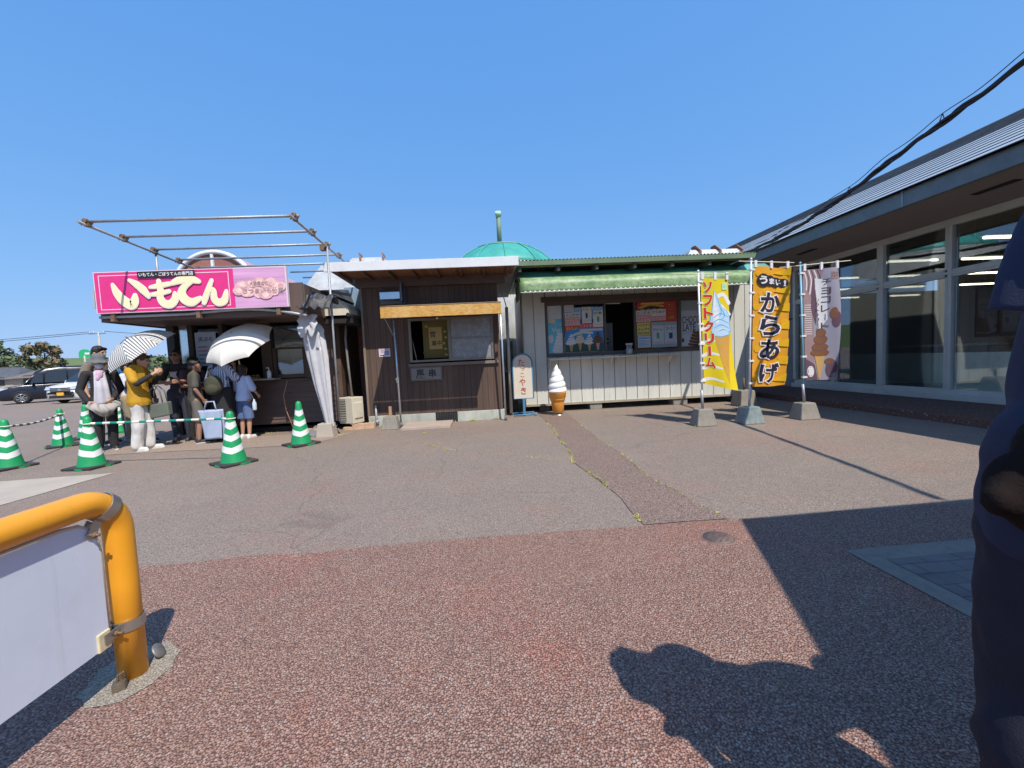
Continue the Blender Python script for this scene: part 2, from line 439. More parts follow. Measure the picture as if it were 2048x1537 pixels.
def sheet(name, pts, z, m, wob=0.0, step=0.25):
    P = []
    for i, a in enumerate(pts):
        b = pts[(i + 1) % len(pts)]; d = math.dist(a, b); k = max(1, int(d / step)) if wob else 1
        for j in range(k):
            t = j / k; x, y = a[0] + (b[0] - a[0]) * t, a[1] + (b[1] - a[1]) * t
            if wob and j: w_ = noise.noise(V((x * 2.2, y * 2.2, z * 50))) * wob; x += w_; y += w_
            P.append((x, y, z))
    tri = geometry.tessellate_polygon([[V(p) for p in P]])
    return structure(name, MB().add(P, [tuple(t) for t in tri]), m)
sheet('red_pavement', [(-14, -8), (6.46, -8), (6.46, 2.73), (1.7, 2.72), (0, 2.73), (-0.7, 2.70), (-2.35, 2.66), (-8, 2.5), (-14, 2.4)], 0.004, M_red, 0.035, 0.08)
sheet('patched_trench', [(1.02, 2.735), (1.04, 3.3), (0.98, 3.9), (0.9, 4.5), (0.97, 5.2), (1.03, 7.5), (0.98, 8.7), (1.6, 8.7), (1.56, 7.6), (1.52, 5.7), (1.53, 4.6), (1.5, 3.9), (1.57, 3.1), (1.64, 2.735)], 0.006, M_trench, 0.03)
sheet('concrete_pad', [(-4.79, 5.38), (-6.0, 5.28), (-9.0, 5.6), (-9.0, 3.1), (-6.2, 3.65), (-4.88, 4.2)], 0.005, M_concL, 0.03)
sheet('trampled_strip', [(-6.4, 6.7), (-2.9, 6.6), (-2.75, 6.9), (-2.5, 7.55), (-6.6, 8.1)], 0.005, aggregate("dusty_asphalt", [(0.3, 0.225, 0.18), (0.36, 0.28, 0.225), (0.4, 0.315, 0.26)], 120, (0.17, 0.13, 0.1), bumpd=0.002), 0.06)
# right hand paving inset
M_kerb = mat("blue_grey_kerb", (0.25, 0.21, 0.175), 0.85, var=0.2, vs=5, bump=0.35, bs=110, dirt=0.4)
sheet('kerb_strip', [(2.0, 2.19), (3.9, 2.24), (3.9, 0.2), (2.0, 0.2)], 0.008, M_kerb)
def paver_mat():
    g = N('pavers'); co = g.coord((1, 1, 1), True)
    br = g.n('TexBrick'); br.offset = 0.5; g.l(co, br.inputs['Vector'])
    for k_, v_ in (('Scale', 1.0), ('Mortar Size', 0.004), ('Brick Width', 0.2), ('Row Height', 0.1)): br.inputs[k_].default_value = v_
    br.inputs['Color1'].default_value = (0.15, 0.115, 0.11, 1); br.inputs['Color2'].default_value = (0.2, 0.16, 0.15, 1); br.inputs['Mortar'].default_value = (0.06, 0.055, 0.05, 1)
    c = g.mix(g.ramp(g.noise(9, 6, 0.7, co), [(0.35, 0), (0.75, 0.6)]), br.outputs[0], (0.25, 0.22, 0.21))
    g.set(color=c, rough=0.85, normal=g.bump(br.outputs['Fac'], -0.6, 0.004)); return g.m
sheet('paving_blocks', [(2.12, 2.06), (3.78, 2.11), (3.78, 0.32), (2.12, 0.32)], 0.011, paver_mat())

# manhole cover
def manhole():
    mb = MB(); mb.lathe([(0.0, 0.004), (0.09, 0.004), (0.09, 0.009), (0.0, 0.009)], (0, 0, 0), 40)
    for i in range(-5, 6):
        for j in range(-5, 6):
            if i * i + j * j < 13 and (i + j) % 2 == 0: mb.obox((i * 0.019, j * 0.019, 0.0095), (0.013, 0.013, 0.004), (0, 0, 0.4))
    t = thing('manhole_cover', 'small round iron manhole cover set in the red paving', 'manhole cover', (1.40, 2.46, 0.0))
    part('lid', mb, mat('cast_iron', (0.17, 0.12, 0.105), 0.7, metal=0.3, var=0.3, vs=20), t, local=True)
    rim = MB(); rim.tube([(0.097 * math.cos(a * math.pi / 16), 0.097 * math.sin(a * math.pi / 16), 0.003) for a in range(32)], 0.006, 6, closed=True)
    part('rim', rim, mat('cast_iron_rim', (0.2, 0.14, 0.12), 0.7), t, local=True)
manhole()

# weeds in the cracks
def weeds():
    mb = MB()
    lines = [([(1.02, 2.8), (1.04, 3.3), (0.98, 3.9), (0.9, 4.5), (0.97, 5.2), (1.03, 7.5)], 950, 0.02),
             ([(1.64, 2.8), (1.57, 3.1), (1.5, 3.9), (1.53, 4.6), (1.52, 5.7), (1.56, 7.6)], 300, 0.015),
             ([(-1.24, 7.4), (-1.03, 6.13), (-0.6, 5.55), (-0.18, 5.33), (0.4, 4.9), (0.85, 4.55)], 260, 0.012),
             ([(-1.18, 7.4), (-1.05, 6.2)], 160, 0.015),
             ([(-2.4, 8.14), (0.2, 8.24)], 90, 0.015), ([(0.05, 8.2), (0.2, 8.25)], 150, 0.03), ([(-0.45, 8.2), (-0.3, 8.2)], 60, 0.03),
             ([(-2.8, 7.35), (-2.6, 7.4)], 60, 0.02), ([(-5.6, 8.0), (-3.3, 8.0)], 220, 0.05), ([(3.1, 6.2), (3.5, 6.2)], 30, 0.01)]
    for pts, cnt, sp in lines:
        seg = [math.dist(pts[i], pts[i + 1]) for i in range(len(pts) - 1)]; tot = sum(seg)
        for _ in range(cnt):
            d = random.random() * tot; i = 0
            while d > seg[i] and i < len(seg) - 1: d -= seg[i]; i += 1
            t = d / seg[i]; x = pts[i][0] + (pts[i + 1][0] - pts[i][0]) * t; y = pts[i][1] + (pts[i + 1][1] - pts[i][1]) * t
            if noise.noise(V((x * 3.1, y * 3.1, 5))) < -0.12: continue
            wv = noise.noise(V((x * 2.2, y * 2.2, 0.3))) * 0.03
            x += random.gauss(0, sp * 0.5) + wv; y += random.gauss(0, sp * 0.5) + wv
            hgt = random.uniform(0.01, 0.03) * (1.6 if y > 7.9 else 1); a = random.random() * 6.28; w = random.uniform(0.003, 0.008)
            dx, dy = math.cos(a) * w, math.sin(a) * w; lx, ly = random.gauss(0, 0.012), random.gauss(0, 0.012)
            mb.add([(x - dx, y - dy, 0.005), (x + dx, y + dy, 0.005), (x + lx, y + ly, hgt)], [(0, 1, 2)])
    single('weeds', mb, mat('weed', (0.42, 0.4, 0.12), 0.8, var=0.35, vs=4, bump=0), None, None, kind='stuff')
weeds()

# ---------------------------------------------------------------- far scenery on the left
def leafmat(name, c, d):
    g = N(name); n1 = g.noise(0.5, 3, 0.6, g.coord()); n2 = g.noise(6, 5, 0.7, g.coord())
    cc = g.mix(g.ramp(n1, [(0.35, 0), (0.65, 1)]), c, d)
    cc = g.mix(g.ramp(n2, [(0.4, 0), (0.7, 0.5)]), cc, tuple(x * 1.6 for x in c))
    g.set(color=cc, rough=0.75, normal=g.bump(n2, 0.8, 0.3)); return g.m
M_hill = leafmat('wooded_hill', (0.055, 0.085, 0.04), (0.04, 0.07, 0.035))
M_grass = leafmat('field_green', (0.1, 0.16, 0.05), (0.13, 0.17, 0.06))
def hill(name, x0, x1, y0, y1, prof, m, nx=70, ny=16, rough=1.0):
    def fn(u, v):
        x = x0 + (x1 - x0) * u; y = y0 + (y1 - y0) * v
        e = prof(u) * math.sin(math.pi * min(v * 0.75 + 0.02, 1)) if v > 0 else -0.5
        e += (noise.noise(V((x * 0.11, y * 0.11, 2))) * 1.6 + noise.noise(V((x * 0.4, y * 0.4, 9))) * 1.0) * rough * (1 if v > 0.08 else 0)
        return (x, y, max(e, -0.5))
    structure(name, MB().grid(fn, nx, ny), m)
hill('hills', -330, -196, 185, 260, lambda u: 21 * (1 - u) ** 0.8 * (0.7 + 0.3 * math.sin(u * 9)) + 3, M_hill, 90, 18, 1.6)
hill('far_hills', -230, -60, 215, 300, lambda u: 8 + 21 * max(0, u - 0.22) * (1 - 0.3 * u), M_hill, 90, 18, 1.3)
hill('green_slope', -230, -40, 130, 190, lambda u: 9.2 + 1.0 * math.sin(u * 7), M_grass, 80, 12, 0.5)

def tree(loc, h, rx, cols, label, seed, group=None, nl=1600, leaf=0.28):
    rnd = random.Random(seed); t = thing('tree', label, 'tree', loc, 0, group)
    tr = MB(); tr.tube([(0, 0, 0), (0.1, 0, h * 0.25), (-0.05, 0.1, h * 0.5), (0, 0, h * 0.8)], [h * 0.035, h * 0.03, h * 0.02, h * 0.006], 8)
    for i in range(9):
        a = i * 2.4; z = h * (0.3 + 0.045 * i)
        tr.tube([(0, 0, z), (rx * 0.35 * math.cos(a), rx * 0.35 * math.sin(a), z + h * 0.12), (rx * 0.7 * math.cos(a), rx * 0.7 * math.sin(a), z + h * 0.2)], [h * 0.014, h * 0.009, h * 0.003], 6)
    part('trunk', tr, mat('bark', (0.12, 0.09, 0.065), 0.9, var=0.3, vs=4), t, local=True)
    cr = MB(); cl = []
    for i in range(26):
        a = rnd.random() * 6.28; z = h * rnd.uniform(0.3, 0.93); q = math.sqrt(max(0.05, 1 - ((z / h - 0.55) / 0.45) ** 2)) * rx
        rr = q * math.sqrt(rnd.random()); cl.append((rr * math.cos(a), rr * math.sin(a), z, rnd.uniform(0.2, 0.34) * rx))
    for i in range(nl):
        c = rnd.choice(cl); d = V((rnd.gauss(0, 1), rnd.gauss(0, 1), rnd.gauss(0, 0.8))).normalized() * c[3] * rnd.uniform(0.6, 1.08)
        p = V(c[:3]) + d; s_ = leaf * rnd.uniform(0.6, 1.4)
        u = V((rnd.gauss(0, 1), rnd.gauss(0, 1), rnd.gauss(0, 1))).normalized(); w = u.cross(d).normalized()
        cr.add([p - u * s_, p + w * s_ * 0.6, p + u * s_, p - w * s_ * 0.6], [(0, 1, 2, 3)], mi=0 if rnd.random() < 0.5 + 0.4 * noise.noise(p * 0.5) else 1)
    part('crown', cr, cols, t, local=True)
L1, L2, L3 = mat('leaf_dark', (0.065, 0.095, 0.045), 0.7, bump=0), mat('leaf_mid', (0.12, 0.165, 0.075), 0.7, bump=0), mat('leaf_bronze', (0.22, 0.16, 0.08), 0.7, bump=0)
tree((-71.2, 70, 0), 7.4, 2.8, [L1, L3], 'round tree with a bronze green crown above the parked vans', 3)
for i, (x, y, h, r_) in enumerate([(-100.5, 88, 9.2, 4.4), (-95, 86, 6.6, 3.6), (-89.5, 84, 4.8, 2.6)]):
    tree((x, y, 0), h, r_, [L1, L2], ['tall dark tree at the left edge of the photo behind the black van', 'mid-size dark tree right of the tallest one behind the black van', 'low dark tree beside the bronze-crowned one'][i], 11 + i, 'dark trees behind the car park', 1200, 0.35)
for i, (x, y, h, r_) in enumerate([(-57.5, 66, 4.2, 2.2), (-48, 62, 4.0, 2.2)]):
    tree((x, y, 0), h, r_, [L2, L1], ['low bushy tree left of the hatted person, far behind', 'low bushy tree below the utility pole, far behind'][i], 31 + i, 'low trees near the shop row', 900, 0.25)

M_tile = mat('dark_roof_tile', (0.09, 0.095, 0.105), 0.6, var=0.3, vs=3, bump=0.4, bs=12)
M_plaster = mat('house_plaster', (0.4, 0.36, 0.3), 0.85, dirt=0.3)
M_winD = mat('far_window', (0.04, 0.05, 0.06), 0.2)
def house(x, y, w, d, h, label, rz=0.0, roofm=None, kind='house'):
    t = thing(kind, label, 'house', (x, y, 0), rz, 'far houses with tiled roofs' if kind == 'house' else None)
    part('wall', MB().box(-w / 2, w / 2, -d / 2, d / 2, 0, h), M_plaster, t, local=True)
    rf = MB(); o = 0.5
    b = [(-w / 2 - o, -d / 2 - o, h), (w / 2 + o, -d / 2 - o, h), (w / 2 + o, d / 2 + o, h), (-w / 2 - o, d / 2 + o, h)]
    rf.hexa(b, [(-w * 0.3, -0.1, h + d * 0.26), (w * 0.3, -0.1, h + d * 0.26), (w * 0.3, 0.1, h + d * 0.26), (-w * 0.3, 0.1, h + d * 0.26)])
    rf.bar((-w * 0.3, 0, h + d * 0.265), (w * 0.3, 0, h + d * 0.265), 0.3, 0.2)
    part('roof', rf, roofm or M_tile, t, local=True)
    for i in range(3): part('window', MB().box(-w * 0.36 + i * w * 0.27, -w * 0.2 + i * w * 0.27, -d / 2 - 0.03, -d / 2 + 0.05, 0.9, 2.0), M_winD, t, local=True)
house(-73, 62, 9, 6, 1.9, 'far house with a dark tiled roof, at the left edge of the photo')
house(-65.5, 58.5, 8, 6, 1.7, 'far dark tiled house in front of the bronze-crowned tree', 0.2)
house(-62, 66, 7, 5, 2.0, 'far dark tiled house right of the bronze-crowned tree', -0.1)
house(-50.5, 52, 8, 4, 1.7, 'long low brown-roofed building beyond the car park', 0.05, mat('brown_roof', (0.16, 0.13, 0.115), 0.8), 'long_building')
# small green dome-topped sign behind the queue
t = thing('shop_sign', 'green and white round-topped sign far behind the black-haired head', 'sign', (-37.2, 40, 0))
part('post', MB().tube([(0, 0, 0), (0, 0, 3.4)], 0.07), mat('post_grey', (0.4, 0.4, 0.4)), t, local=True)
mb = MB(); mb.prism([(-0.5, 0, 3.2)] + [(0.5 * math.cos(a * math.pi / 10), 0, 3.6 + 0.4 * math.sin(a * math.pi / 10)) for a in range(11)][::-1] + [(0.5, 0, 3.2)], (0, 0.15, 0))
part('panel', mb, flat('sign_green', (0.02, 0.42, 0.16)), t, local=True)
part('white_stripe', MB().box(0.05, 0.45, -0.02, 0.0, 3.5, 3.68), flat('white_paint', (0.75, 0.75, 0.72)), t, local=True)
# utility pole and wires
t = thing('utility_pole', 'slim concrete utility pole with crossarm far behind the queue', 'utility pole', (-53.2, 59.5, 0))
part('shaft', MB().tube([(0, 0, 0), (0, 0, 7.6)], [0.2, 0.13], 10), mat('pole_concrete', (0.4, 0.39, 0.37)), t, local=True)
part('crossarm', MB().box(-1.3, 0.9, -0.06, 0.06, 7.35, 7.47), mat('arm_steel', (0.25, 0.26, 0.27), 0.5, 0.4), t, local=True)
for x in (-1.1, -0.6, 0.7): part('insulator', MB().lathe([(0.05, 7.47), (0.09, 7.55), (0.05, 7.62), (0.08, 7.68), (0.03, 7.74)], (x, 0, 0), 10), flat('porcelain', (0.6, 0.6, 0.58)), t, local=True)
for k_, (x, z, lab) in enumerate([(-1.1, 7.7, 'upper power line running left from the far utility pole'), (-0.6, 7.5, 'lower power line running left from the far utility pole'), (0.7, 7.7, 'power line running right from the far utility pole to behind the striped umbrella')]):
    ex = (-130, 66, 8.3 - 0.4 * k_) if k_ < 2 else (-20, 64, 7.2)
    a = V((-53.2 + x, 59.5, z)); b = V(ex)
    pts = [a.lerp(b, q / 24) - V((0, 0, 1.1 * math.sin(math.pi * q / 24))) for q in range(25)]
    single('power_line', MB().tube(pts, 0.035, 6), mat('wire_black', (0.03, 0.03, 0.035), 0.6, bump=0), lab, 'power line', group='far power lines')

# ---------------------------------------------------------------- vans in the car park
def van(loc, rz, paint, label, L=4.7, Wd=1.72, H=1.87, plate=(0.7, 0.68, 0.6), dark_glass=(0.02, 0.025, 0.03), name='minivan'):
    """local frame: nose towards -X, side facing -Y"""
    t = thing(name, label, 'minivan', loc, rz, 'vans in the car park')
    P = mat('paint_' + name + str(paint), paint, 0.22, 0.1, var=0.03, bump=0, spec=0.6)
    G = mat('car_glass' + str(dark_glass), dark_glass, 0.06, bump=0, var=0.05, spec=0.9)
    hw = Wd / 2
    # stations: x, z bottom, z belt/top of lower body, half width bottom / top
    st = [(0.0, 0.32, 0.62, 0.80), (0.06, 0.22, 0.80, 0.92), (0.22, 0.2, 0.93, 0.97), (0.55, 0.2, 1.0, 1.0), (0.95, 0.2, 1.06, 1.0), (1.5, 0.2, 1.08, 1.0), (3.6, 0.2, 1.1, 1.0), (L - 0.2, 0.24, 1.1, 0.98), (L, 0.34, 1.08, 0.93)]
    vs, fs = [], []
    for x, zb, zt, k in st:
        w = hw * k; m_ = (zb + zt) / 2
        ring = [(-w * 0.92, zb), (-w, zb + 0.1), (-w * 1.0, m_), (-w * 0.985, zt - 0.06), (-w * 0.93, zt), (w * 0.93, zt), (w * 0.985, zt - 0.06), (w, m_), (w, zb + 0.1), (w * 0.92, zb)]
        vs += [(x, y, z) for y, z in ring]
    n = 10
    for i in range(len(st) - 1): fs += [(i * n + j, i * n + (j + 1) % n, (i + 1) * n + (j + 1) % n, (i + 1) * n + j) for j in range(n)]
    fs += [tuple(range(n)), tuple((len(st) - 1) * n + j for j in range(n))[::-1]]
    body = MB().add(vs, fs, True)
    part('body', body, P, t, local=True)
    # cabin: lofted, glass below a painted roof
    cs = [(0.98, 1.07, 1.09, 0.93, 0.93), (1.45, 1.07, H - 0.28, 0.93, 0.84), (1.85, 1.07, H - 0.08, 0.93, 0.78), (2.4, 1.08, H - 0.02, 0.94, 0.77), (3.6, 1.09, H - 0.03, 0.94, 0.77), (L - 0.25, 1.09, H - 0.1, 0.92, 0.75), (L - 0.04, 1.08, 1.3, 0.9, 0.86)]
    vs, fs, n = [], [], 8
    for x, zb, zt, wb, wt in cs:
        vs += [(x, -hw * wb, zb), (x, -hw * (wb * 0.4 + wt * 0.6), zb + (zt - zb) * 0.62), (x, -hw * wt, zt - (zt - zb) * 0.1), (x, -hw * wt * 0.9, zt), (x, hw * wt * 0.9, zt), (x, hw * wt, zt - (zt - zb) * 0.1), (x, hw * (wb * 0.4 + wt * 0.6), zb + (zt - zb) * 0.62), (x, hw * wb, zb)]
    for i in range(len(cs) - 1): fs += [(i * n + j, i * n + (j + 1) % n, (i + 1) * n + (j + 1) % n, (i + 1) * n + j) for j in range(n)]
    fs += [tuple(range(n)), tuple((len(cs) - 1) * n + j for j in range(n))[::-1]]
    part('cabin', MB().add(vs, fs, True), P, t, local=True)
    # windscreen
    y0, y1 = -hw * 0.86, hw * 0.86
    ws = MB().grid(lambda u, v: V((1.03 + 0.78 * v - 0.05, (y0 + (y1 - y0) * u) * (1 - 0.12 * v), 1.12 + (H - 1.22) * (v ** 0.93) + 0.035)), 8, 6)
    part('windscreen', ws, G, t, local=True)
    for sd in (-1, 1):
        for x0, x1, xt0 in ((1.2, 1.72, 1.5), (1.78, 2.65, 1.86), (2.72, 3.6, 2.72), (3.67, L - 0.28, 3.67)):
            yb, yt = sd * hw * 0.955, sd * hw * 0.835
            zt = H - 0.23 if x1 > 1.75 else H - 0.36
            part('side_window', MB().prism([(x0, yb, 1.14), (x1, yb, 1.14), (x1, yt, zt), (max(xt0, x0 + 0.02), yt, zt)], (0, sd * 0.02, 0)), G, t, local=True)
        for wx in (0.85, L - 0.95):
            wh = part('wheel', MB().lathe([(0.2, -0.1), (0.31, -0.11), (0.33, -0.06), (0.33, 0.06), (0.31, 0.11), (0.2, 0.1)], (wx, sd * (hw - 0.1), 0.33), 24, axis=(0, sd, 0)), mat('tyre', (0.025, 0.025, 0.027), 0.8, bump=0), t, local=True)
            rim = MB(); rim.lathe([(0.02, 0.05), (0.2, 0.06), (0.215, 0.11), (0.2, 0.11), (0.19, 0.08), (0.02, 0.09)], (wx, sd * (hw - 0.1), 0.33), 24, axis=(0, sd, 0))
            for a in range(7):
                c_, s_ = math.cos(a * 0.897), math.sin(a * 0.897); rim.bar((wx, sd * (hw + 0.005), 0.33), (wx + 0.2 * c_, sd * (hw + 0.005), 0.33 + 0.2 * s_), 0.035, 0.03, up=(0, 1, 0))
            part('rim', rim, mat('alloy', (0.5, 0.5, 0.52), 0.3, 0.8, bump=0), wh, local=True)
            arch = MB(); arch.tube([(wx + 0.37 * math.cos(a * math.pi / 12), sd * (hw - 0.0), 0.33 + 0.37 * math.sin(a * math.pi / 12)) for a in range(13)], 0.03, 6)
            part('wheel_arch', arch, mat('arch_dark', (0.02, 0.02, 0.022), 0.7, bump=0), t, local=True)
        part('headlight', MB().prism([(0.0, sd * hw * 0.5, 0.72), (0.0, sd * hw * 0.92, 0.74), (0.42, sd * hw * 1.0, 0.9), (0.1, sd * hw * 0.9, 0.9), (0.03, sd * hw * 0.5, 0.84)], (-0.03, 0, 0.02)), mat('lamp_glass', (0.55, 0.6, 0.65), 0.1, 0.3, bump=0), t, local=True)
        mr = MB(); blob(mr, (1.32, sd * (hw + 0.12), 1.13), (0.07, 0.12, 0.09)); mr.tube([(1.36, sd * hw * 0.93, 1.08), (1.33, sd * (hw + 0.08), 1.1)], 0.025)
        part('mirror', mr, P, t, local=True)
        for sx_ in (1.74, 2.68): part('door_seam', MB().box(sx_, sx_ + 0.012, sd * hw * 1.002 - 0.004, sd * hw * 1.002 + 0.004, 0.32, 1.06), mat('seam', (0.02, 0.02, 0.02), 0.8, bump=0), t, local=True)
    gr = MB(); gr.box(-0.035, 0.03, -0.5, 0.5, 0.62, 0.84)
    part('grille', gr, mat('grille_dark', (0.07, 0.08, 0.1), 0.3, 0.6, bump=0), t, local=True)
    part('grille_trim', MB().box(-0.05, 0.0, -0.5, 0.5, 0.75, 0.775).box(-0.05, 0.0, -0.5, 0.5, 0.68, 0.7).box(-0.055, 0.0, -0.07, 0.07, 0.69, 0.8), mat('chrome', (0.7, 0.72, 0.74), 0.15, 0.9, bump=0), t, local=True)
    part('lower_intake', MB().box(-0.015, 0.1, -0.6, 0.6, 0.3, 0.44), mat('intake', (0.02, 0.02, 0.022), 0.6, bump=0), t, local=True)
    part('number_plate', MB().box(-0.04, 0.0, -0.17, 0.17, 0.43, 0.59), flat('plate' + str(plate), plate), t, local=True)
    return t
van((-27.6, 24.6, 0), R(41), (0.012, 0.014, 0.028), 'black minivan parked at the left edge of the photo', L=4.9, H=2.08)
van((-22.3, 22.5, 0), R(88), (0.78, 0.8, 0.8), 'white minivan with a yellow number plate facing the camera', L=4.3, plate=(0.85, 0.45, 0.03), H=1.75)
van((-22.6, 31.0, 0), R(41), (0.015, 0.018, 0.035), 'dark blue minivan parked behind the white one', H=1.95, L=4.9)
van((-16.6, 18.6, 0), R(122), (0.16, 0.19, 0.24), 'blue-grey car half hidden behind the hatted person', H=1.5, plate=(0.75, 0.75, 0.72))
# ================================================================ SWEET POTATO STALL (left)
M_sid = mat('brown_siding', (0.095, 0.062, 0.052), 0.6, var=0.25, vs=3, bump=0.2, bs=60, stretch=(0.5, 1, 3), dirt=0.2)
M_dk = mat('dark_wood', (0.055, 0.038, 0.032), 0.65, var=0.25, vs=4, stretch=(1, 1, 0.4))
M_in = mat('dark_interior', (0.02, 0.018, 0.017), 0.9, bump=0)  # near-black, puts the shade of unlit insides and gaps into the colour
M_galv = mat('galvanised', (0.36, 0.38, 0.4), 0.5, 0.4, var=0.15, vs=6, dirt=0.35, dcol=(0.18, 0.13, 0.1))
M_rust = mat('rusty_clamp', (0.2, 0.13, 0.08), 0.75, 0.3, var=0.5, vs=12, bump=0.4)
def mirror_glass(name, tint, refl=0.25, rough=0.03, alpha=0.35):
    g = N(name); t = g.t
    tr = g.n('BsdfTransparent'); tr.inputs[0].default_value = (tint[0], tint[1], tint[2], 1)
    gl = g.n('BsdfGlossy'); gl.inputs['Roughness'].default_value = rough; gl.inputs[0].default_value = (0.9, 0.95, 1, 1)
    fr = g.n('Fresnel'); fr.inputs[0].default_value = 1.5
    fac = g.math('ADD', g.math('MULTIPLY', fr.outputs[0], 0.9), refl)
    mx = g.n('MixShader'); g.l(fac, mx.inputs[0]); g.l(tr.outputs[0], mx.inputs[1]); g.l(gl.outputs[0], mx.inputs[2])
    g.l(mx.outputs[0], g.out.inputs[0]); return g.m
M_glass = mirror_glass('window_glass', (0.85, 0.88, 0.88), 0.03)
M_glassS = mirror_glass('sky_glass', (0.35, 0.42, 0.42), 0.16, 0.08)

stall = thing('food_stall', 'brown weatherboarded food stall with a serving hatch under the pink sign', 'food stall', (-4.6, 8.1, 0))
def siding(x0, x1, z0, z1, y, mb, hgt=0.1):
    z = z0
    while z < z1 - 0.01:
        t = min(z + hgt, z1); mb.hexa([(x0, y - 0.022, z), (x1, y - 0.022, z), (x1, y + 0.03, z), (x0, y + 0.03, z)], [(x0, y - 0.004, t), (x1, y - 0.004, t), (x1, y + 0.03, t), (x0, y + 0.03, t)]); z += hgt
    return mb
w = MB(); siding(-5.98, -3.0, 0.17, 1.03, 8.1, w)
w.box(-5.98, -3.0, 8.13, 8.2, 0.17, 1.03)
part('lower_wall', w, M_sid, stall)
sh = MB()
sh.box(-5.98, -5.9, 8.2, 10.4, 0.17, 1.05); sh.box(-3.08, -3.0, 8.2, 10.4, 0.17, 2.2); sh.box(-5.9, -3.08, 10.3, 10.4, 0.17, 2.3); sh.box(-5.9, -3.08, 8.2, 10.3, 0.1, 0.2)
sh.box(-5.56, -5.52, 8.2, 10.3, 0.2, 2.3)
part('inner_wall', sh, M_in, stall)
part('skirt', MB().box(-5.9, -3.05, 8.2, 8.26, 0.0, 0.17), M_in, stall)  # near-black strip painting the shade in the gap below the siding
for x0, x1 in ((-6.0, -5.86), (-5.62, -5.53), (-5.06, -4.98), (-4.30, -4.12), (-3.5, -3.36)):
    part('post', MB().box(x0, x1, 8.04, 8.18, 1.03 if x0 > -5.9 else 0.05, 2.2), M_dk, stall, bevel=0.004)
part('wall_panel', MB().box(-3.36, -3.0, 8.1, 8.18, 1.03, 2.2), M_sid, stall)
part('side_window', MB().box(-5.86, -5.62, 8.12, 8.128, 1.2, 2.08), mirror_glass('bright_glass', (0.6, 0.62, 0.55), 0.45, 0.12), stall)
part('window', MB().box(-4.12, -3.5, 8.12, 8.128, 1.12, 2.05), M_glassS, stall)
wf = MB(); wf.box(-4.12, -3.5, 8.08, 8.14, 1.05, 1.12); wf.box(-4.12, -3.5, 8.08, 8.14, 1.6, 1.635); wf.box(-4.12, -4.06, 8.08, 8.14, 1.12, 1.6); wf.box(-3.56, -3.5, 8.08, 8.14, 1.12, 1.6)
part('window_frame', wf, M_dk, stall)
part('menu_window', MB().box(-5.53, -5.06, 8.12, 8.128, 1.1, 2.05), M_glassS, stall)
part('counter', MB().box(-5.35, -4.0, 7.84, 8.1, 1.03, 1.06), mat('counter_grey', (0.3, 0.29, 0.28), 0.5, dirt=0.3), stall, bevel=0.004)
cur = MB().grid(lambda u, v: (-4.98 + 0.68 * u, 8.16 - 0.03 * math.sin(u * 26), 2.08 - (0.10 + 0.13 * math.sin(math.pi * u) + 0.22 * v * (0.4 + math.sin(math.pi * u)))), 30, 8)
part('curtain', cur, mat('black_net', (0.1, 0.1, 0.11), 0.9), stall)
# canopy
cn = MB(); cn.box(-6.15, -2.98, 6.98, 8.75, 2.12, 2.2); cn.box(-6.15, -2.98, 6.95, 6.99, 2.1, 2.62); cn.box(-6.17, -6.13, 6.97, 8.7, 2.1, 2.6)
cn.box(-6.13, -2.98, 6.99, 8.7, 2.56, 2.6); cn.box(-3.0, -2.96, 6.97, 8.7, 2.12, 2.6)
part('canopy', cn, mat('canopy_brown', (0.11, 0.075, 0.065), 0.7, dirt=0.3), stall, bevel=0.004)
sd_ = MB(); sd_.box(-6.2, -6.172, 6.9, 8.7, 2.32, 2.6)
part('side_trim', sd_, mat('trim_grey', (0.4, 0.41, 0.42), 0.5, dirt=0.3), stall)
rf = MB(); rf.hexa([(-6.1, 7.6, 2.6), (-2.9, 7.6, 2.6), (-2.9, 10.6, 2.6), (-6.1, 10.6, 2.6)], [(-6.0, 9.3, 2.9), (-3.0, 9.3, 2.9), (-3.0, 9.9, 2.9), (-6.0, 9.9, 2.9)])
part('roof', rf, M_tile, stall)
gut = MB().tube([(-6.12 + 3.2 * i / 14, 6.9, 2.17 - 0.0 * i + 0.045 * math.sin(math.pi * max(0, (i - 6) / 8)) - 0.10 * max(0, (i - 9) / 5) ** 2) for i in range(15)], 0.022, 8)
part('gutter', gut, M_galv, stall)
# sign
M_pink = flat('sign_pink', (0.72, 0.035, 0.22), 0.35); M_cream = flat('letter_cream', (0.86, 0.8, 0.5), 0.4); M_white = flat('sign_white', (0.82, 0.8, 0.8), 0.4)
M_black = flat('ink_black', (0.02, 0.02, 0.022), 0.5); M_lil = mat('photo_lilac', (0.62, 0.34, 0.55), 0.4, var=0.25, vs=2.2, stretch=(0.3, 1, 7), bump=0)
M_pk1 = mat('chips_pink', (0.8, 0.42, 0.42), 0.4, var=0.35, vs=14, bump=0); M_pk2 = mat('chips_pale', (0.84, 0.6, 0.55), 0.4, var=0.25, vs=18, bump=0)
M_lilW = flat('lettering_grey', (0.3, 0.22, 0.24), 0.5)
sg = thing('shop_sign', 'long pink sign with big cream lettering above the stall canopy', 'sign', (-4.64, 6.86, 2.2))
SW, SH = 2.94, 0.645
bd = MB().box(-6.11, -3.17, 6.84, 6.9, 2.22, 2.22 + SH)
part('board', bd, flat('board_edge', (0.7, 0.6, 0.66)), sg, bevel=0.003)
pr = MB(); g2 = G2(pr, plane_fn((-6.11, 6.84, 2.22), (1, 0, 0), (0, 0, 1)), 0.0003)
PM = [M_pink, M_cream, M_white, M_black, M_lil, M_pk1, M_pk2, M_lilW]
PW = 2.12
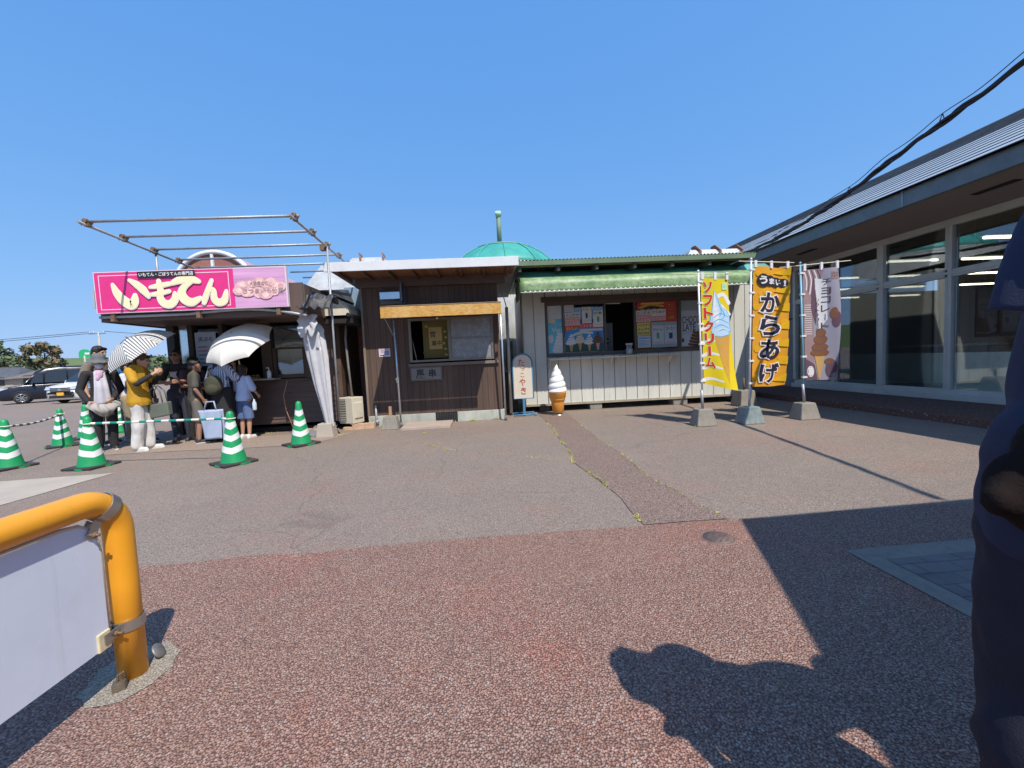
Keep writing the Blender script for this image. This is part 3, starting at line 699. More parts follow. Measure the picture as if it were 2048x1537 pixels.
g2.rect(0.015, 0.012, PW, SH - 0.012, 0); g2.rect(PW, 0.012, SW - 0.02, SH - 0.015, 4)
g2.frame(0.075, 0.055, PW - 0.075, SH - 0.055, 0.009, 2)
for i in range(26):   # photo of sweet potato slices
    a = i * 2.4; rr = 0.27 * math.sqrt((i + 0.5) / 26)
    g2.ell(PW + 0.41 + rr * 1.32 * math.cos(a), 0.31 + rr * 0.42 * math.sin(a), 0.075 + 0.02 * (i % 3), 0.06 + 0.015 * (i % 2), 5 if i % 3 else 6, 12, a)
    g2.ell(PW + 0.41 + rr * 1.32 * math.cos(a), 0.31 + rr * 0.42 * math.sin(a), 0.052, 0.045, 6 if i % 3 else 5, 12, a)
g2.text('大津産の甘い', PW + 0.42, 0.385, 0.34, 0.062, 7, 0.012)
g2.text('さつまいも使用', PW + 0.45, 0.265, 0.62, 0.078, 7, 0.012)
BS = [  # big brush letters: points in sign metres, widths
    ([(0.28, 0.47), (0.33, 0.34), (0.41, 0.22), (0.53, 0.13), (0.585, 0.19), (0.605, 0.285)], [0.03, 0.095, 0.125, 0.13, 0.12, 0.05]),
    ([(0.54, 0.53), (0.64, 0.46), (0.74, 0.36), (0.81, 0.25)], [0.03, 0.085, 0.1, 0.04]),
    ([(0.985, 0.50), (1.0, 0.36), (0.985, 0.24), (1.03, 0.145), (1.13, 0.12), (1.205, 0.19), (1.215, 0.3)], [0.05, 0.075, 0.085, 0.1, 0.11, 0.1, 0.035]),
    ([(0.85, 0.405), (0.97, 0.42), (1.15, 0.45)], [0.03, 0.065, 0.05]),
    ([(0.835, 0.285), (0.96, 0.295), (1.13, 0.33)], [0.03, 0.06, 0.045]),
    ([(1.185, 0.455), (1.3, 0.5), (1.45, 0.52), (1.6, 0.47)], [0.05, 0.1, 0.12, 0.05]),
    ([(1.52, 0.5), (1.37, 0.39), (1.32, 0.28), (1.37, 0.18), (1.47, 0.14), (1.6, 0.2)], [0.05, 0.08, 0.115, 0.12, 0.11, 0.05]),
    ([(1.8, 0.48), (1.74, 0.34), (1.68, 0.2), (1.655, 0.12)], [0.04, 0.065, 0.075, 0.05]),
    ([(1.685, 0.2), (1.755, 0.32), (1.81, 0.31), (1.82, 0.18), (1.88, 0.12), (1.97, 0.15), (2.015, 0.3)], [0.03, 0.06, 0.07, 0.085, 0.1, 0.1, 0.035])]
def shrink(p): return [(0.02 + x * 0.985, y * 0.97 - 0.012) for x, y in p]

for p, wd in BS: g2.stroke(shrink(p), wd, 2, 6, grow=0.013)
for p, wd in BS: g2.stroke(shrink(p), wd, 1, 6, grow=0.002)
g2.rect(0.68, SH - 0.112, 1.55, SH - 0.02, 3)
g2.text('いもてん・ごぼうてんの専門店', 1.115, SH - 0.066, 0.82, 0.058, 2, 0.018)
part('print', pr, PM, sg)
for x in (-5.9, -4.6, -3.35):
    part('bracket', MB().box(x - 0.03, x + 0.03, 6.86, 6.94, 2.1, 2.24), M_rust, sg)

# scaffold frame
fr = thing('scaffold', 'galvanised scaffold pipe frame standing over the pink sign', 'pipe frame', (-4.3, 7.3, 0))
ZS = 3.3
lf = [(-5.36, 5.95), (-5.93, 9.9)]; rt = [(-2.60, 5.9), (-2.90, 10.6)]
def side(p, y): t = (y - p[0][1]) / (p[1][1] - p[0][1]); return p[0][0] + (p[1][0] - p[0][0]) * t
for p in (lf, rt): part('side_pipe', MB().tube([(p[0][0], p[0][1] - 0.08, ZS), (p[1][0], p[1][1], ZS)], 0.019, 10), M_galv, fr)
for y in (6.02, 6.7, 7.4, 8.1, 8.75, 9.4, 10.0, 10.6):
    xl = side(lf, min(y, 9.9)) if y < 9 else -4.2; xr = side(rt, y)
    part('cross_pipe', MB().tube([(xl - 0.06, y, ZS + 0.05), (xr + 0.06, y, ZS + 0.05)], 0.019, 10), M_galv, fr)
    for x in ((xl, xr) if y < 9 else (xr,)):
        c = MB(); c.obox((x, y, ZS + 0.02), (0.055, 0.065, 0.085)); c.tube([(x - 0.05, y - 0.04, ZS - 0.01), (x + 0.03, y - 0.04, ZS + 0.075)], 0.012, 6); c.tube([(x, y - 0.055, ZS + 0.05), (x, y + 0.055, ZS + 0.05)], 0.034, 8)
        part('clamp', c, M_rust, fr, bevel=0.006)
part('post', MB().tube([(side(rt, 7.3), 7.36, 0.25), (side(rt, 7.3), 7.36, ZS)], 0.019, 10), M_galv, fr)
part('post', MB().tube([(side(lf, 7.4), 7.42, 2.6), (side(lf, 7.4), 7.42, ZS)], 0.019, 10), M_galv, fr)
c = MB(); c.obox((-2.76, 7.36, ZS - 0.03), (0.08, 0.09, 0.09)); part('clamp', c, M_rust, fr, bevel=0.006)

def block(loc, w, d, h, top, m, label, rz=0, group='concrete base blocks', cat='concrete block'):
    t = MB(); t.hexa([(-w / 2, -d / 2, 0), (w / 2, -d / 2, 0), (w / 2, d / 2, 0), (-w / 2, d / 2, 0)], [(-w / 2 * top, -d / 2 * top, h), (w / 2 * top, -d / 2 * top, h), (w / 2 * top, d / 2 * top, h), (-w / 2 * top, d / 2 * top, h)])
    return single('concrete_block', t, m, label, cat, loc, rz, group, bevel=0.012, local=True)
block((-2.9, 7.3, 0), 0.3, 0.26, 0.24, 0.78, M_concL, 'pale concrete block at the foot of the folded grey tarpaulin')

# tarpaulin tied round the post
def tarp_fn(u, v):
    z = 2.14 - 1.96 * v; a = 2 * math.pi * u
    xc = -3.04 + 0.21 * v
    prof = [(0, 0.02), (0.05, 0.07), (0.16, 0.165), (0.2, 0.15), (0.27, 0.155), (0.4, 0.15), (0.6, 0.12), (0.8, 0.09), (1.0, 0.06)]
    for q in range(len(prof) - 1):
        if prof[q][0] <= v <= prof[q + 1][0]:
            t = (v - prof[q][0]) / (prof[q + 1][0] - prof[q][0]); wd = prof[q][1] * (1 - t) + prof[q + 1][1] * t
    f = 1 + 0.2 * math.sin(6 * a + 2 * v) + 0.1 * noise.noise(V((3 * math.cos(a), 3 * math.sin(a), 4 * v)))
    return (xc + wd * f * math.cos(a), 7.28 + wd * 0.6 * f * math.sin(a), z + 0.05 * math.sin(2 * a + 0.6) * (1 if 0.1 < v < 0.3 else 0.3))
mb = MB().grid(tarp_fn, 64, 60)
tp = thing('tarpaulin', 'bundled grey tarpaulin hanging down the frame post beside the stall', 'tarpaulin', (-2.95, 7.28, 0.2))
M_tarp = mat('tarp_grey', (0.5, 0.5, 0.52), 0.6, var=0.12, vs=3, bump=0.3, bs=25, dirt=0.25, dcol=(0.25, 0.24, 0.24))
part('sheet', mb, M_tarp, tp)
fl = MB().grid(lambda u, v: (-3.03 - 0.13 + 0.30 * u + 0.02 * math.sin(12 * v), 7.13 - 0.03 * math.sin(math.pi * u * 3) - 0.05 * v, 2.12 - 0.24 * v - 0.16 * abs(math.sin(math.pi * u * 2)) * v), 24, 12)
part('top_flap', fl, M_tarp, tp, solid=0.004)
part('tie_rope', MB().tube([(-3.04 + 0.03 * math.cos(a), 7.27 + 0.03 * math.sin(a), 2.1 + a * 0.004) for a in [i * 0.5 for i in range(26)]], 0.006, 5), mat('rope', (0.45, 0.3, 0.22), 0.9), tp)
gf = MB().grid(lambda u, v: (-3.2 + 0.4 * u - 0.08 * v, 7.55 - 0.25 * v + 0.02 * math.sin(9 * u), 0.02 + 0.16 * (1 - v) * (0.6 + 0.4 * math.sin(5 * u + 2)) + 0.015 * math.sin(14 * u * v)), 18, 12)
part('trailing_edge', gf, mat('tarp_dark', (0.14, 0.14, 0.16), 0.7), tp, solid=0.004)
# black netting heaped on the right of the canopy
def net_fn(u, v):
    x = -3.2 + 0.62 * u; a = math.pi * (0.02 + 0.9 * v)
    r_ = 0.28 * (1 - 0.5 * abs(u - 0.35)) * (1 + 0.25 * noise.noise(V((u * 6, v * 5, 1))))
    return (x, 7.15 - r_ * math.cos(a) * 0.8 + 0.15 * v, 2.28 + r_ * math.sin(a) * 0.95 - 0.1 * (1 - v) + 0.05 * noise.noise(V((u * 9, v * 9, 4))))
single('black_netting', MB().grid(net_fn, 50, 40), mat('black_sheet', (0.05, 0.05, 0.055), 0.55, var=0.4, vs=8, bump=0.5, bs=18, stretch=(1, 1, 4)), 'black crumpled netting heaped at the right end of the stall canopy', 'netting', (-2.9, 7.3, 2.2), solid=0.004)
# cream barrel hood on the corner
hd = thing('canopy_hood', 'cream curved hood with dark underside at the right corner of the stall', 'canopy', (-2.8, 8.0, 2.2))
hb = MB().grid(lambda u, v: (-3.0 + 0.46 * math.sin(math.pi / 2 * u), 7.75 + 0.02 * u + 0.9 * v, 2.14 + 0.34 * math.cos(math.pi / 2 * u) + 0.04), 14, 4)
part('cover', hb, mat('cream_vinyl', (0.6, 0.56, 0.44), 0.5, dirt=0.3), hd, solid=0.01)
part('end_panel', MB().prism([(-3.0, 7.76, 2.16)] + [(-3.0 + 0.46 * math.sin(math.pi / 2 * i / 8), 7.76, 2.16 + 0.34 * math.cos(math.pi / 2 * i / 8)) for i in range(9)], (0, 0.02, 0)), mat('cream_vinyl', (0, 0, 0)), hd)
part('edge_tube', MB().tube([(-2.53, 7.7, 2.16), (-2.5, 8.7, 2.14)], 0.035, 8), M_black, hd)
part('underside', MB().box(-3.0, -2.5, 7.8, 8.7, 2.02, 2.12), M_in, hd)

# goods on the stall
bt = thing('pump_bottle', 'white pump dispenser bottle on the stall counter', 'bottle', (-4.13, 7.93, 1.06))
part('bottle_body', MB().lathe([(0.0, 0.0), (0.036, 0.0), (0.038, 0.01), (0.038, 0.11), (0.03, 0.135), (0.014, 0.145), (0.014, 0.16)], n=16), flat('soap_white', (0.62, 0.68, 0.7), 0.3), bt, local=True)
part('pump', MB().tube([(0, 0, 0.155), (0, 0, 0.2)], 0.006, 8).tube([(0.0, 0, 0.2), (-0.045, 0, 0.195), (-0.05, 0, 0.185)], 0.007, 8), M_white, bt, local=True)
mb = MB(); mb.box(-5.5, -5.12, 8.06, 8.066, 1.35, 1.98)
g3 = G2(mb, plane_fn((-5.5, 8.06, 1.35), (1, 0, 0), (0, 0, 1)))
g3.text('天ぷら', 0.19, 0.5, 0.26, 0.08, 1, 0.03)
for i in range(5): g3.rect(0.05, 0.05 + i * 0.075, 0.1 + 0.22 * random.random() + 0.03, 0.066 + i * 0.075, 1 if i != 3 else 2)
single('menu_poster', mb, [flat('paper_blue_white', (0.45, 0.52, 0.6)), flat('ink_blue', (0.05, 0.07, 0.15)), flat('ink_red', (0.5, 0.05, 0.06))], 'white menu sheet taped inside the stall window behind the white umbrella', 'poster', (-5.3, 8.06, 1.35))
tr_ = MB(); tr_.box(-4.75, -4.35, 7.95, 8.05, 1.06, 1.1)
for i in range(5): blob(tr_, (-4.7 + i * 0.08, 8.0, 1.12), (0.035, 0.03, 0.02))
single('food_tray', tr_, mat('fried_food', (0.3, 0.18, 0.08), 0.6), 'low tray of fried food on the stall counter', 'tray', (-4.55, 8.0, 1.06))
# bent cane leaning on siding
single('leaning_rod', MB().tube([(-3.82, 7.95, 1.0), (-3.9, 7.93, 0.72), (-3.86, 7.9, 0.45), (-3.72, 7.86, 0.05)], 0.008, 6), mat('cane', (0.4, 0.22, 0.14), 0.6), 'thin bent tan rod leaning on the siding behind the rightmost cone', 'rod', (-3.75, 7.9, 0))
# downpipe, planks, bricks, AC unit in the gap
M_brown = mat('brown_sheet', (0.1, 0.06, 0.045), 0.6, dirt=0.3)
gp = thing('stall_side_wall', 'dark brown side wall of the stall beyond the grey tarpaulin', 'wall', (-2.85, 8.8, 0))
part('cladding', MB().box(-3.0, -2.9, 8.22, 10.2, 0.2, 2.1), M_brown, gp)
single('drain_hose', MB().tube([(-2.72, 8.12, 2.0), (-2.74, 8.1, 1.75), (-2.72, 8.1, 1.2), (-2.69, 8.12, 0.55)], 0.022, 8), mat('hose_grey', (0.2, 0.2, 0.19), 0.6), 'grey hose hanging down to the air conditioning unit', 'hose', (-2.7, 8.1, 0.5))
for i in range(4):
    x = -2.66 + i * 0.06
    single('stored_board', MB().bar((x + 0.1, 8.6 + 0.05 * i, 0.1), (x - 0.02, 8.9 + 0.06 * i, 1.45 - 0.06 * i), 0.06, 0.03), mat('board_dark' + str(i % 2), (0.07 + 0.04 * (i % 2), 0.07 + 0.04 * (i % 2), 0.075 + 0.045 * (i % 2)), 0.6), ['leftmost of the dark boards stored in the gap', 'second dark board from the left in the gap', 'third dark board from the left in the gap', 'rightmost of the dark boards stored in the gap'][i], 'board', (x, 8.8, 0), group='boards stored in the gap')
ac = thing('air_conditioner', 'cream outdoor air conditioning unit beside the grey tarpaulin', 'air conditioner', (-2.72, 8.05, 0.12), R(-28))
M_ac = mat('ac_cream', (0.6, 0.56, 0.45), 0.5, var=0.08, dirt=0.3, dcol=(0.3, 0.26, 0.2))
part('casing', MB().box(-0.16, 0.2, -0.14, 0.14, 0.0, 0.5), M_ac, ac, bevel=0.012, local=True)
gl_ = MB()
for i in range(13): gl_.box(-0.14, 0.02, -0.156, -0.142, 0.05 + i * 0.033, 0.063 + i * 0.033)
part('grille', gl_, mat('ac_grille', (0.5, 0.47, 0.38), 0.5), ac, local=True)
part('grille_back', MB().box(-0.145, 0.025, -0.1425, -0.1405, 0.04, 0.47), M_in, ac, local=True)
part('side_cover', MB().box(0.2, 0.22, -0.1, 0.1, 0.1, 0.4), M_ac, ac, bevel=0.01, local=True)
M_brk = mat('pale_brick', (0.5, 0.33, 0.22), 0.85, var=0.2, vs=9, bump=0.4)
for i, (x, y, r_) in enumerate([(-3.3, 7.62, 0.1), (-3.08, 7.52, 0), (-3.1, 7.5, 0), (-2.56, 7.92, 0.3), (-2.37, 7.98, 0.2), (-2.72, 7.9, 0.0)]):
    z = 0.065 if i == 2 else 0
    single('brick', MB().box(-0.1, 0.1, -0.05, 0.05, 0, 0.06 if i in (1, 2) else (0.11 if i != 5 else 0.06)), M_brk, ['pale brick left of the lying pair, against the siding', 'lower of two bricks stacked left of the pale concrete block', 'upper of two bricks stacked left of the pale concrete block', 'brick under the right front of the air conditioner', 'rightmost brick, beside the shed foundation', 'flat brick under the left of the air conditioner'][i], 'brick', (x, y, z), r_, 'loose pale bricks', bevel=0.004, local=True)

# ---------------------------------------------------------------- brick red building behind
bk = thing('brick_building', 'red brick building with a white-framed arch behind the pink sign', 'building', (-5, 10.6, 0))
def brickmat():
    g = N('red_brick'); co = g.n('Mapping'); g.l(g.tc.outputs['Object'], co.inputs[0]); co.inputs['Rotation'].default_value = (R(90), 0, 0)
    br = g.n('TexBrick'); g.l(co.outputs[0], br.inputs['Vector'])
    for k_, v_ in (('Scale', 1.0), ('Mortar Size', 0.006), ('Brick Width', 0.21), ('Row Height', 0.07)): br.inputs[k_].default_value = v_
    br.inputs['Color1'].default_value = (0.3, 0.11, 0.085, 1); br.inputs['Color2'].default_value = (0.36, 0.15, 0.12, 1); br.inputs['Mortar'].default_value = (0.2, 0.13, 0.11, 1)
    g.set(color=br.outputs[0], rough=0.85, normal=g.bump(br.outputs['Fac'], -0.4, 0.004)); return g.m
M_brick = brickmat()
part('wall', MB().box(-7.3, -2.35, 10.7, 15, 0, 2.75), M_brick, bk)
part('roof', MB().box(-7.5, -2.3, 10.5, 15.2, 2.76, 2.9), M_tile, bk)
aw = MB().prism([(-7.55, 10.4, 2.9)] + [(-6.5 - 1.0 * math.cos(math.pi * i / 24), 10.4, 2.92 + 1.15 * math.sin(math.pi * i / 24)) for i in range(25)] + [(-5.45, 10.4, 2.9)], (0, 0.08, 0))
part('arch_wall', aw, M_brick, bk)
part('arch_frame', MB().tube([(-6.5 - 1.04 * math.cos(math.pi * i / 28), 10.37, 2.92 + 1.19 * math.sin(math.pi * i / 28)) for i in range(29)], 0.055, 8), mat('arch_white', (0.68, 0.7, 0.72), 0.5), bk)
part('mullion', MB().box(-6.53, -6.47, 10.34, 10.39, 2.9, 4.07), mat('arch_white', (0, 0, 0)), bk)
vt = MB().grid(lambda u, v: (-6.5 - 1.06 * math.cos(math.pi * u), 10.42 + 3.4 * v, 2.92 + 1.21 * math.sin(math.pi * u)), 28, 2)
part('barrel_roof', vt, mat('barrel_rose', (0.5, 0.3, 0.32), 0.5, dirt=0.3), bk)
part('blue_panel', MB().box(-3.1, -2.4, 9.3, 9.35, 2.3, 2.95), mat('panel_blue', (0.22, 0.3, 0.38), 0.5), bk)
part('brick_wing', MB().box(-3.1, -2.42, 9.4, 10.6, 0, 2.3), M_brick, bk)

# ================================================================ BROWN SHED (middle)
def plankmat(name, c1, c2, wplank=0.115, ax=0):
    g = N(name); co = g.coord((1, 1, 1)); sx = g.n('SeparateXYZ'); g.l(co, sx.inputs[0])
    fr_ = g.math('FRACT', g.math('DIVIDE', g.math('ADD', sx.outputs[ax], 50), wplank)); idx = g.math('FLOOR', g.math('DIVIDE', g.math('ADD', sx.outputs[ax], 50), wplank))
    wn_ = g.n('TexWhiteNoise', noise_dimensions='1D'); g.l(idx, wn_.inputs['W'])
    st_ = g.noise(1.0, 6, 0.7, g.coord((22, 22, 1.6) if ax == 0 else (22, 22, 1.6)))
    lo = g.noise(1.4, 4, 0.6, g.coord((1, 1, 0.5)))
    c = g.mix(wn_.outputs[0], c1, c2); c = g.mix(g.ramp(st_, [(0.35, 0), (0.7, 0.7)]), c, g.mix(1.0, c, (1.5, 1.4, 1.35), 'MULTIPLY'))
    c = g.mix(g.ramp(lo, [(0.45, 0), (0.7, 0.5)]), c, g.mix(1.0, c, (1.35, 1.25, 1.2), 'MULTIPLY'))
    ed = g.math('LESS_THAN', fr_, 0.045); c = g.mix(ed, c, (0.012, 0.009, 0.008))
    g.set(color=c, rough=0.75, normal=g.bump(g.math('SUBTRACT', st_, g.math('MULTIPLY', ed, 2)), 0.5, 0.004), spec=0.3); return g.m
M_plank = plankmat('shed_planks', (0.074, 0.052, 0.042), (0.102, 0.071, 0.057))
shed = thing('food_shed', 'dark brown plank shed with a yellow board awning, between the two stalls', 'food stall', (-1.1, 8.25, 0))
X0, X1, YS = -2.42, 0.24, 8.25
WX0, WX1, WZ0, WZ1 = -1.56, 0.12, 1.2, 2.12
sw = MB(); sw.box(X0, WX0, YS, YS + 0.06, 0.2, 2.84); sw.box(WX1, X1, YS, YS + 0.06, 0.2, 2.84); sw.box(WX0, WX1, YS, YS + 0.06, 0.2, WZ0); sw.box(WX0, WX1, YS, YS + 0.06, WZ1, 2.84)
part('front_wall', sw, M_plank, shed)
so = MB(); so.box(X0, X0 + 0.06, YS + 0.06, 10.6, 0.2, 2.84); so.box(X1 - 0.06, X1, YS + 0.06, 10.6, 0.2, 2.84); so.box(X0 + 0.06, X1 - 0.06, 10.5, 10.6, 0.2, 2.84); so.box(X0 + 0.06, X1 - 0.06, YS + 0.06, 10.5, 0.2, 0.24)
part('side_wall', so, plankmat('shed_planks_side', (0.085, 0.055, 0.042), (0.115, 0.075, 0.058), ax=1), shed)
part('corner_board', MB().box(X0 - 0.03, X0 + 0.01, YS - 0.025, YS, 0.2, 2.82), mat('corner_tan', (0.22, 0.17, 0.13), 0.7), shed)
fd = MB(); fd.box(X0 - 0.02, -1.12, YS - 0.03, YS + 0.1, 0, 0.2); fd.box(-0.68, X1 + 0.04, YS - 0.03, YS + 0.1, 0, 0.2)
part('foundation', fd, mat('foundation_pale', (0.42, 0.44, 0.39), 0.85, dirt=0.35), shed, bevel=0.005)
vg = MB()
for i in range(12): vg.box(-1.1 + i * 0.034, -1.08 + i * 0.034, YS - 0.01, YS + 0.01, 0.02, 0.19)
part('floor_vent', vg, mat('vent_dark', (0.06, 0.06, 0.065), 0.5, 0.4), shed)
part('vent_recess', MB().box(-1.12, -0.68, YS + 0.02, YS + 0.06, 0.0, 0.2), M_in, shed)
# roof
rs = MB(); rs.hexa([(-2.76, 7.42, 2.93), (0.6, 7.42, 2.93), (0.6, 10.9, 2.84), (-2.76, 10.9, 2.84)], [(-2.76, 7.42, 2.985), (0.6, 7.42, 2.985), (0.6, 10.9, 2.9), (-2.76, 10.9, 2.9)])
roof = part('roof', rs, mat('roof_sheet', (0.4, 0.41, 0.42), 0.6), shed)
part('fascia', MB().box(-2.78, 0.62, 7.38, 7.415, 2.87, 3.03), mat('fascia_white', (0.66, 0.68, 0.7), 0.5, var=0.06, dirt=0.2, dcol=(0.4, 0.4, 0.4), streak=0.3), roof, bevel=0.003)
part('soffit', MB().box(-2.72, 0.56, 7.43, 8.24, 2.9, 2.925), plankmat('soffit_wood', (0.18, 0.09, 0.05), (0.26, 0.14, 0.08), 0.09), roof)
part('wall_plate', MB().box(-2.5, 0.4, 8.17, 8.245, 2.72, 2.9), mat('plate_brown', (0.12, 0.09, 0.075), 0.8), roof, bevel=0.004)
for i in range(8): part('rafter', MB().box(-2.6 + i * 0.43, -2.56 + i * 0.43, 7.45, 8.2, 2.84, 2.9), mat('rafter', (0.14, 0.085, 0.06), 0.8), roof)
# awning board
aw = MB().grid(lambda u, v: (-1.80 + 2.06 * u, 8.25 - 1.1 * v, 2.36 - 0.16 * v), 8, 4)
awn = part('awning', aw, mat('awning_under', (0.2, 0.14, 0.09), 0.8), shed, solid=0.02)
def osb():
    g = N('board_yellow'); n1 = g.noise(14, 5, 0.7, g.coord((1, 1, 3.2))); n2 = g.noise(3, 3, 0.6)
    c = g.mix(g.ramp(n1, [(0.4, 0), (0.62, 1)]), (0.62, 0.36, 0.085), (0.42, 0.2, 0.045)); c = g.mix(g.ramp(n2, [(0.45, 0), (0.7, 0.5)]), c, (0.7, 0.5, 0.22))
    g.set(color=c, rough=0.7, normal=g.bump(n1, 0.3, 0.004)); return g.m
part('fascia_board', MB().box(-1.80, 0.26, 7.12, 7.148, 2.0, 2.185), osb(), awn, bevel=0.004)
part('knob', MB().lathe([(0.001, 0), (0.02, 0.005), (0.02, 0.03), (0.001, 0.035)], (-0.85, 7.16, 1.95)), mat('brass_knob', (0.5, 0.35, 0.15), 0.4, 0.5), awn)
M_poleb = mat('pole_silver', (0.5, 0.55, 0.62), 0.3, 0.7, var=0.1, bump=0)
for xt, yt, zt, xb, yb in ((-1.72, 7.75, 2.1, -1.73, 7.86), (0.27, 7.9, 2.3, 0.28, 8.02)):
    p = part('awning_pole', MB().tube([(xb, yb, 0.0), (xt, yt, zt)], 0.019, 10), M_poleb, shed)
    part('foot', MB().tube([(xb, yb, 0.0), (xb, yb, 0.1)], 0.028, 10), mat('foot_grey', (0.15, 0.15, 0.15), 0.6), p)
    part('coupling', MB().tube([(xb, yb - 0.01, zt * 0.72), (xb, yb - 0.02, zt * 0.72 + 0.06)], 0.028, 10), mat('foot_grey', (0, 0, 0)), p)
part('strut', MB().tube([(-1.72, 7.78, 1.68), (-1.85, 7.5, 2.1)], 0.008, 6), M_galv, shed)
part('lock_chain', MB().tube([(-1.735, 7.83, 0.98), (-1.76, 7.8, 0.93), (-1.745, 7.8, 0.86), (-1.73, 7.83, 0.9)], 0.008, 6), M_galv, shed)
# windows
M_fr = mat('window_frame_bronze', (0.2, 0.18, 0.15), 0.45, 0.4)
for x0, x1, nm in ((WX0, -0.74, 'open'), (-0.78, WX1, 'closed')):
    wfm = MB(); y = YS + (0.0 if nm == 'closed' else 0.02)
    zz0, zz1 = WZ0 + 0.03, WZ1 - 0.02
    wfm.box(x0, x0 + 0.05, y - 0.02, y + 0.04, zz0, zz1); wfm.box(x1 - 0.05, x1, y - 0.021, y + 0.041, zz0, zz1); wfm.box(x0 + 0.05, x1 - 0.05, y - 0.019, y + 0.039, zz1 - 0.05, zz1); wfm.box(x0 + 0.05, x1 - 0.05, y - 0.019, y + 0.039, zz0, zz0 + 0.04)
    if nm == 'closed': wfm.box(x0 + 0.05, x1 - 0.05, y - 0.01, y + 0.03, 1.66, 1.685)
    wd_ = part('window', wfm, M_fr, shed)
    if nm == 'closed': part('pane', MB().box(x0 + 0.05, x1 - 0.05, y + 0.005, y + 0.012, zz0 + 0.04, zz1 - 0.05), mat('frosted_pane', (0.22, 0.24, 0.26), 0.25, var=0.3, vs=9, bump=0.2, bs=30), wd_)
part('window_sill', MB().box(WX0 - 0.03, WX1 + 0.08, YS - 0.05, YS + 0.0, WZ0 - 0.06, WZ0 + 0.0), mat('sill_brown', (0.17, 0.14, 0.12), 0.7), shed, bevel=0.004)
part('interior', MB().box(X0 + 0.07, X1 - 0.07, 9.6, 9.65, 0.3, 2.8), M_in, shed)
nr = MB(); nr.box(-1.3, -0.8, YS + 0.13, YS + 0.135, 1.3, 2.08)
gq = G2(nr, plane_fn((-1.3, YS + 0.13, 1.3), (1, 0, 0), (0, 0, 1)))
gq.rect(0.12, 0.18, 0.38, 0.62, 1); gq.text('営', 0.2, 0.48, None, 0.12, 2, .02); gq.text('業中', 0.27, 0.3, None, 0.1, 2, .02)
for i in range(12): gq.ell(random.choice((0.05, 0.44)) + random.uniform(-.04, .04), 0.06 + i * 0.058, 0.03, 0.025, 3 if i % 2 else 1, 8)
single('door_curtain', nr, [mat('noren_olive', (0.13, 0.11, 0.03), 0.8), mat('noren_tan', (0.4, 0.3, 0.12), 0.8), M_black, mat('noren_green', (0.09, 0.12, 0.03), 0.8)], 'olive and gold cloth hanging inside the open shed window', 'curtain', (-1.05, YS + 0.13, 1.3))
single('leaning_stick', MB().tube([(-1.44, YS + 0.1, 1.25), (-1.52, YS + 0.12, 1.7)], 0.01, 6), mat('pale_stick', (0.4, 0.36, 0.3)), 'thin pale stick leaning inside the left of the shed window', 'stick', (-1.48, YS + 0.1, 1.25))
# wooden sign
sb = MB(); sb.box(-1.56, -0.94, YS - 0.05, YS - 0.02, 0.86, 1.13)
gs = G2(sb, plane_fn((-1.56, YS - 0.05, 0.86), (1, 0, 0), (0, 0, 1)))
gs.frame(0.01, 0.01, 0.61, 0.26, 0.008, 1); gs.text('馬', 0.19, 0.145, None, 0.15, 1, 0.03); gs.text('串', 0.43, 0.145, None, 0.15, 1, 0.03)
for i in range(5): gs.rect(0.11 + i * 0.035, 0.045 + (i % 2) * 0.005, 0.135 + i * 0.035, 0.06 + (i % 2) * 0.005, 1)
single('wooden_sign', sb, [mat('sign_wood_grey', (0.2, 0.19, 0.18), 0.7, stretch=(0.5, 1, 8), vs=6), M_black], 'small grey wooden sign with two black characters under the shed window', 'sign', (-1.25, YS - 0.04, 0.86))
# range hood vent
hv = thing('vent_hood', 'steel vent hood high on the shed front above the yellow awning board', 'vent', (-1.82, YS, 2.4))
part('hood_box', MB().hexa([(-2.02, YS - 0.22, 2.46), (-1.64, YS - 0.22, 2.46), (-1.64, YS, 2.46), (-2.02, YS, 2.46)], [(-2.02, YS - 0.22, 2.6), (-1.64, YS - 0.22, 2.6), (-1.64, YS, 2.78), (-2.02, YS, 2.78)]), mat('steel_mirror', (0.45, 0.5, 0.55), 0.18, 0.9, bump=0), hv, bevel=0.006)
part('side_flange', MB().box(-1.636, -1.6, YS - 0.2, YS - 0.01, 2.42, 2.78), mat('steel_dark', (0.1, 0.12, 0.13), 0.4, 0.6), hv)
part('back_plate', MB().box(-2.06, -1.58, YS - 0.012, YS - 0.002, 2.4, 2.82), mat('steel_dark', (0, 0, 0)), hv)
ps = MB().box(-2.16, -1.94, YS - 0.006, YS - 0.002, 1.37, 1.53)
gp_ = G2(ps, plane_fn((-2.16, YS - 0.006, 1.37), (1, 0, 0), (0, 0, 1)))
gp_.ell(0.07, 0.1, 0.04, 0.03, 1, 12); gp_.rect(0.12, 0.03, 0.2, 0.12, 2); gp_.rect(0.02, 0.02, 0.1, 0.035, 3); gp_.rect(0.02, 0.135, 0.19, 0.15, 1)
single('small_poster', ps, [flat('paper_pale', (0.6, 0.6, 0.66)), flat('p_pink', (0.55, 0.3, 0.4)), flat('p_blue', (0.2, 0.25, 0.5)), M_black], 'small white and blue notice pinned on the shed wall', 'poster', (-2.05, YS - 0.004, 1.37))
single('electric_conduit', MB().tube([(-2.28, 8.2, 0.0), (-2.28, 8.2, 0.42)], 0.02, 8).tube([(-2.28, 8.2, 0.1), (-2.24, 8.17, 0.08)], 0.03, 8), mat('conduit', (0.4, 0.42, 0.44), 0.5), 'short grey conduit rising at the left foot of the shed', 'pipe', (-2.28, 8.2, 0))
t = block((-1.9, 7.78, 0), 0.32, 0.28, 0.24, 0.72, M_conc, 'rounded weathered concrete block with a wooden stub in front of the shed')
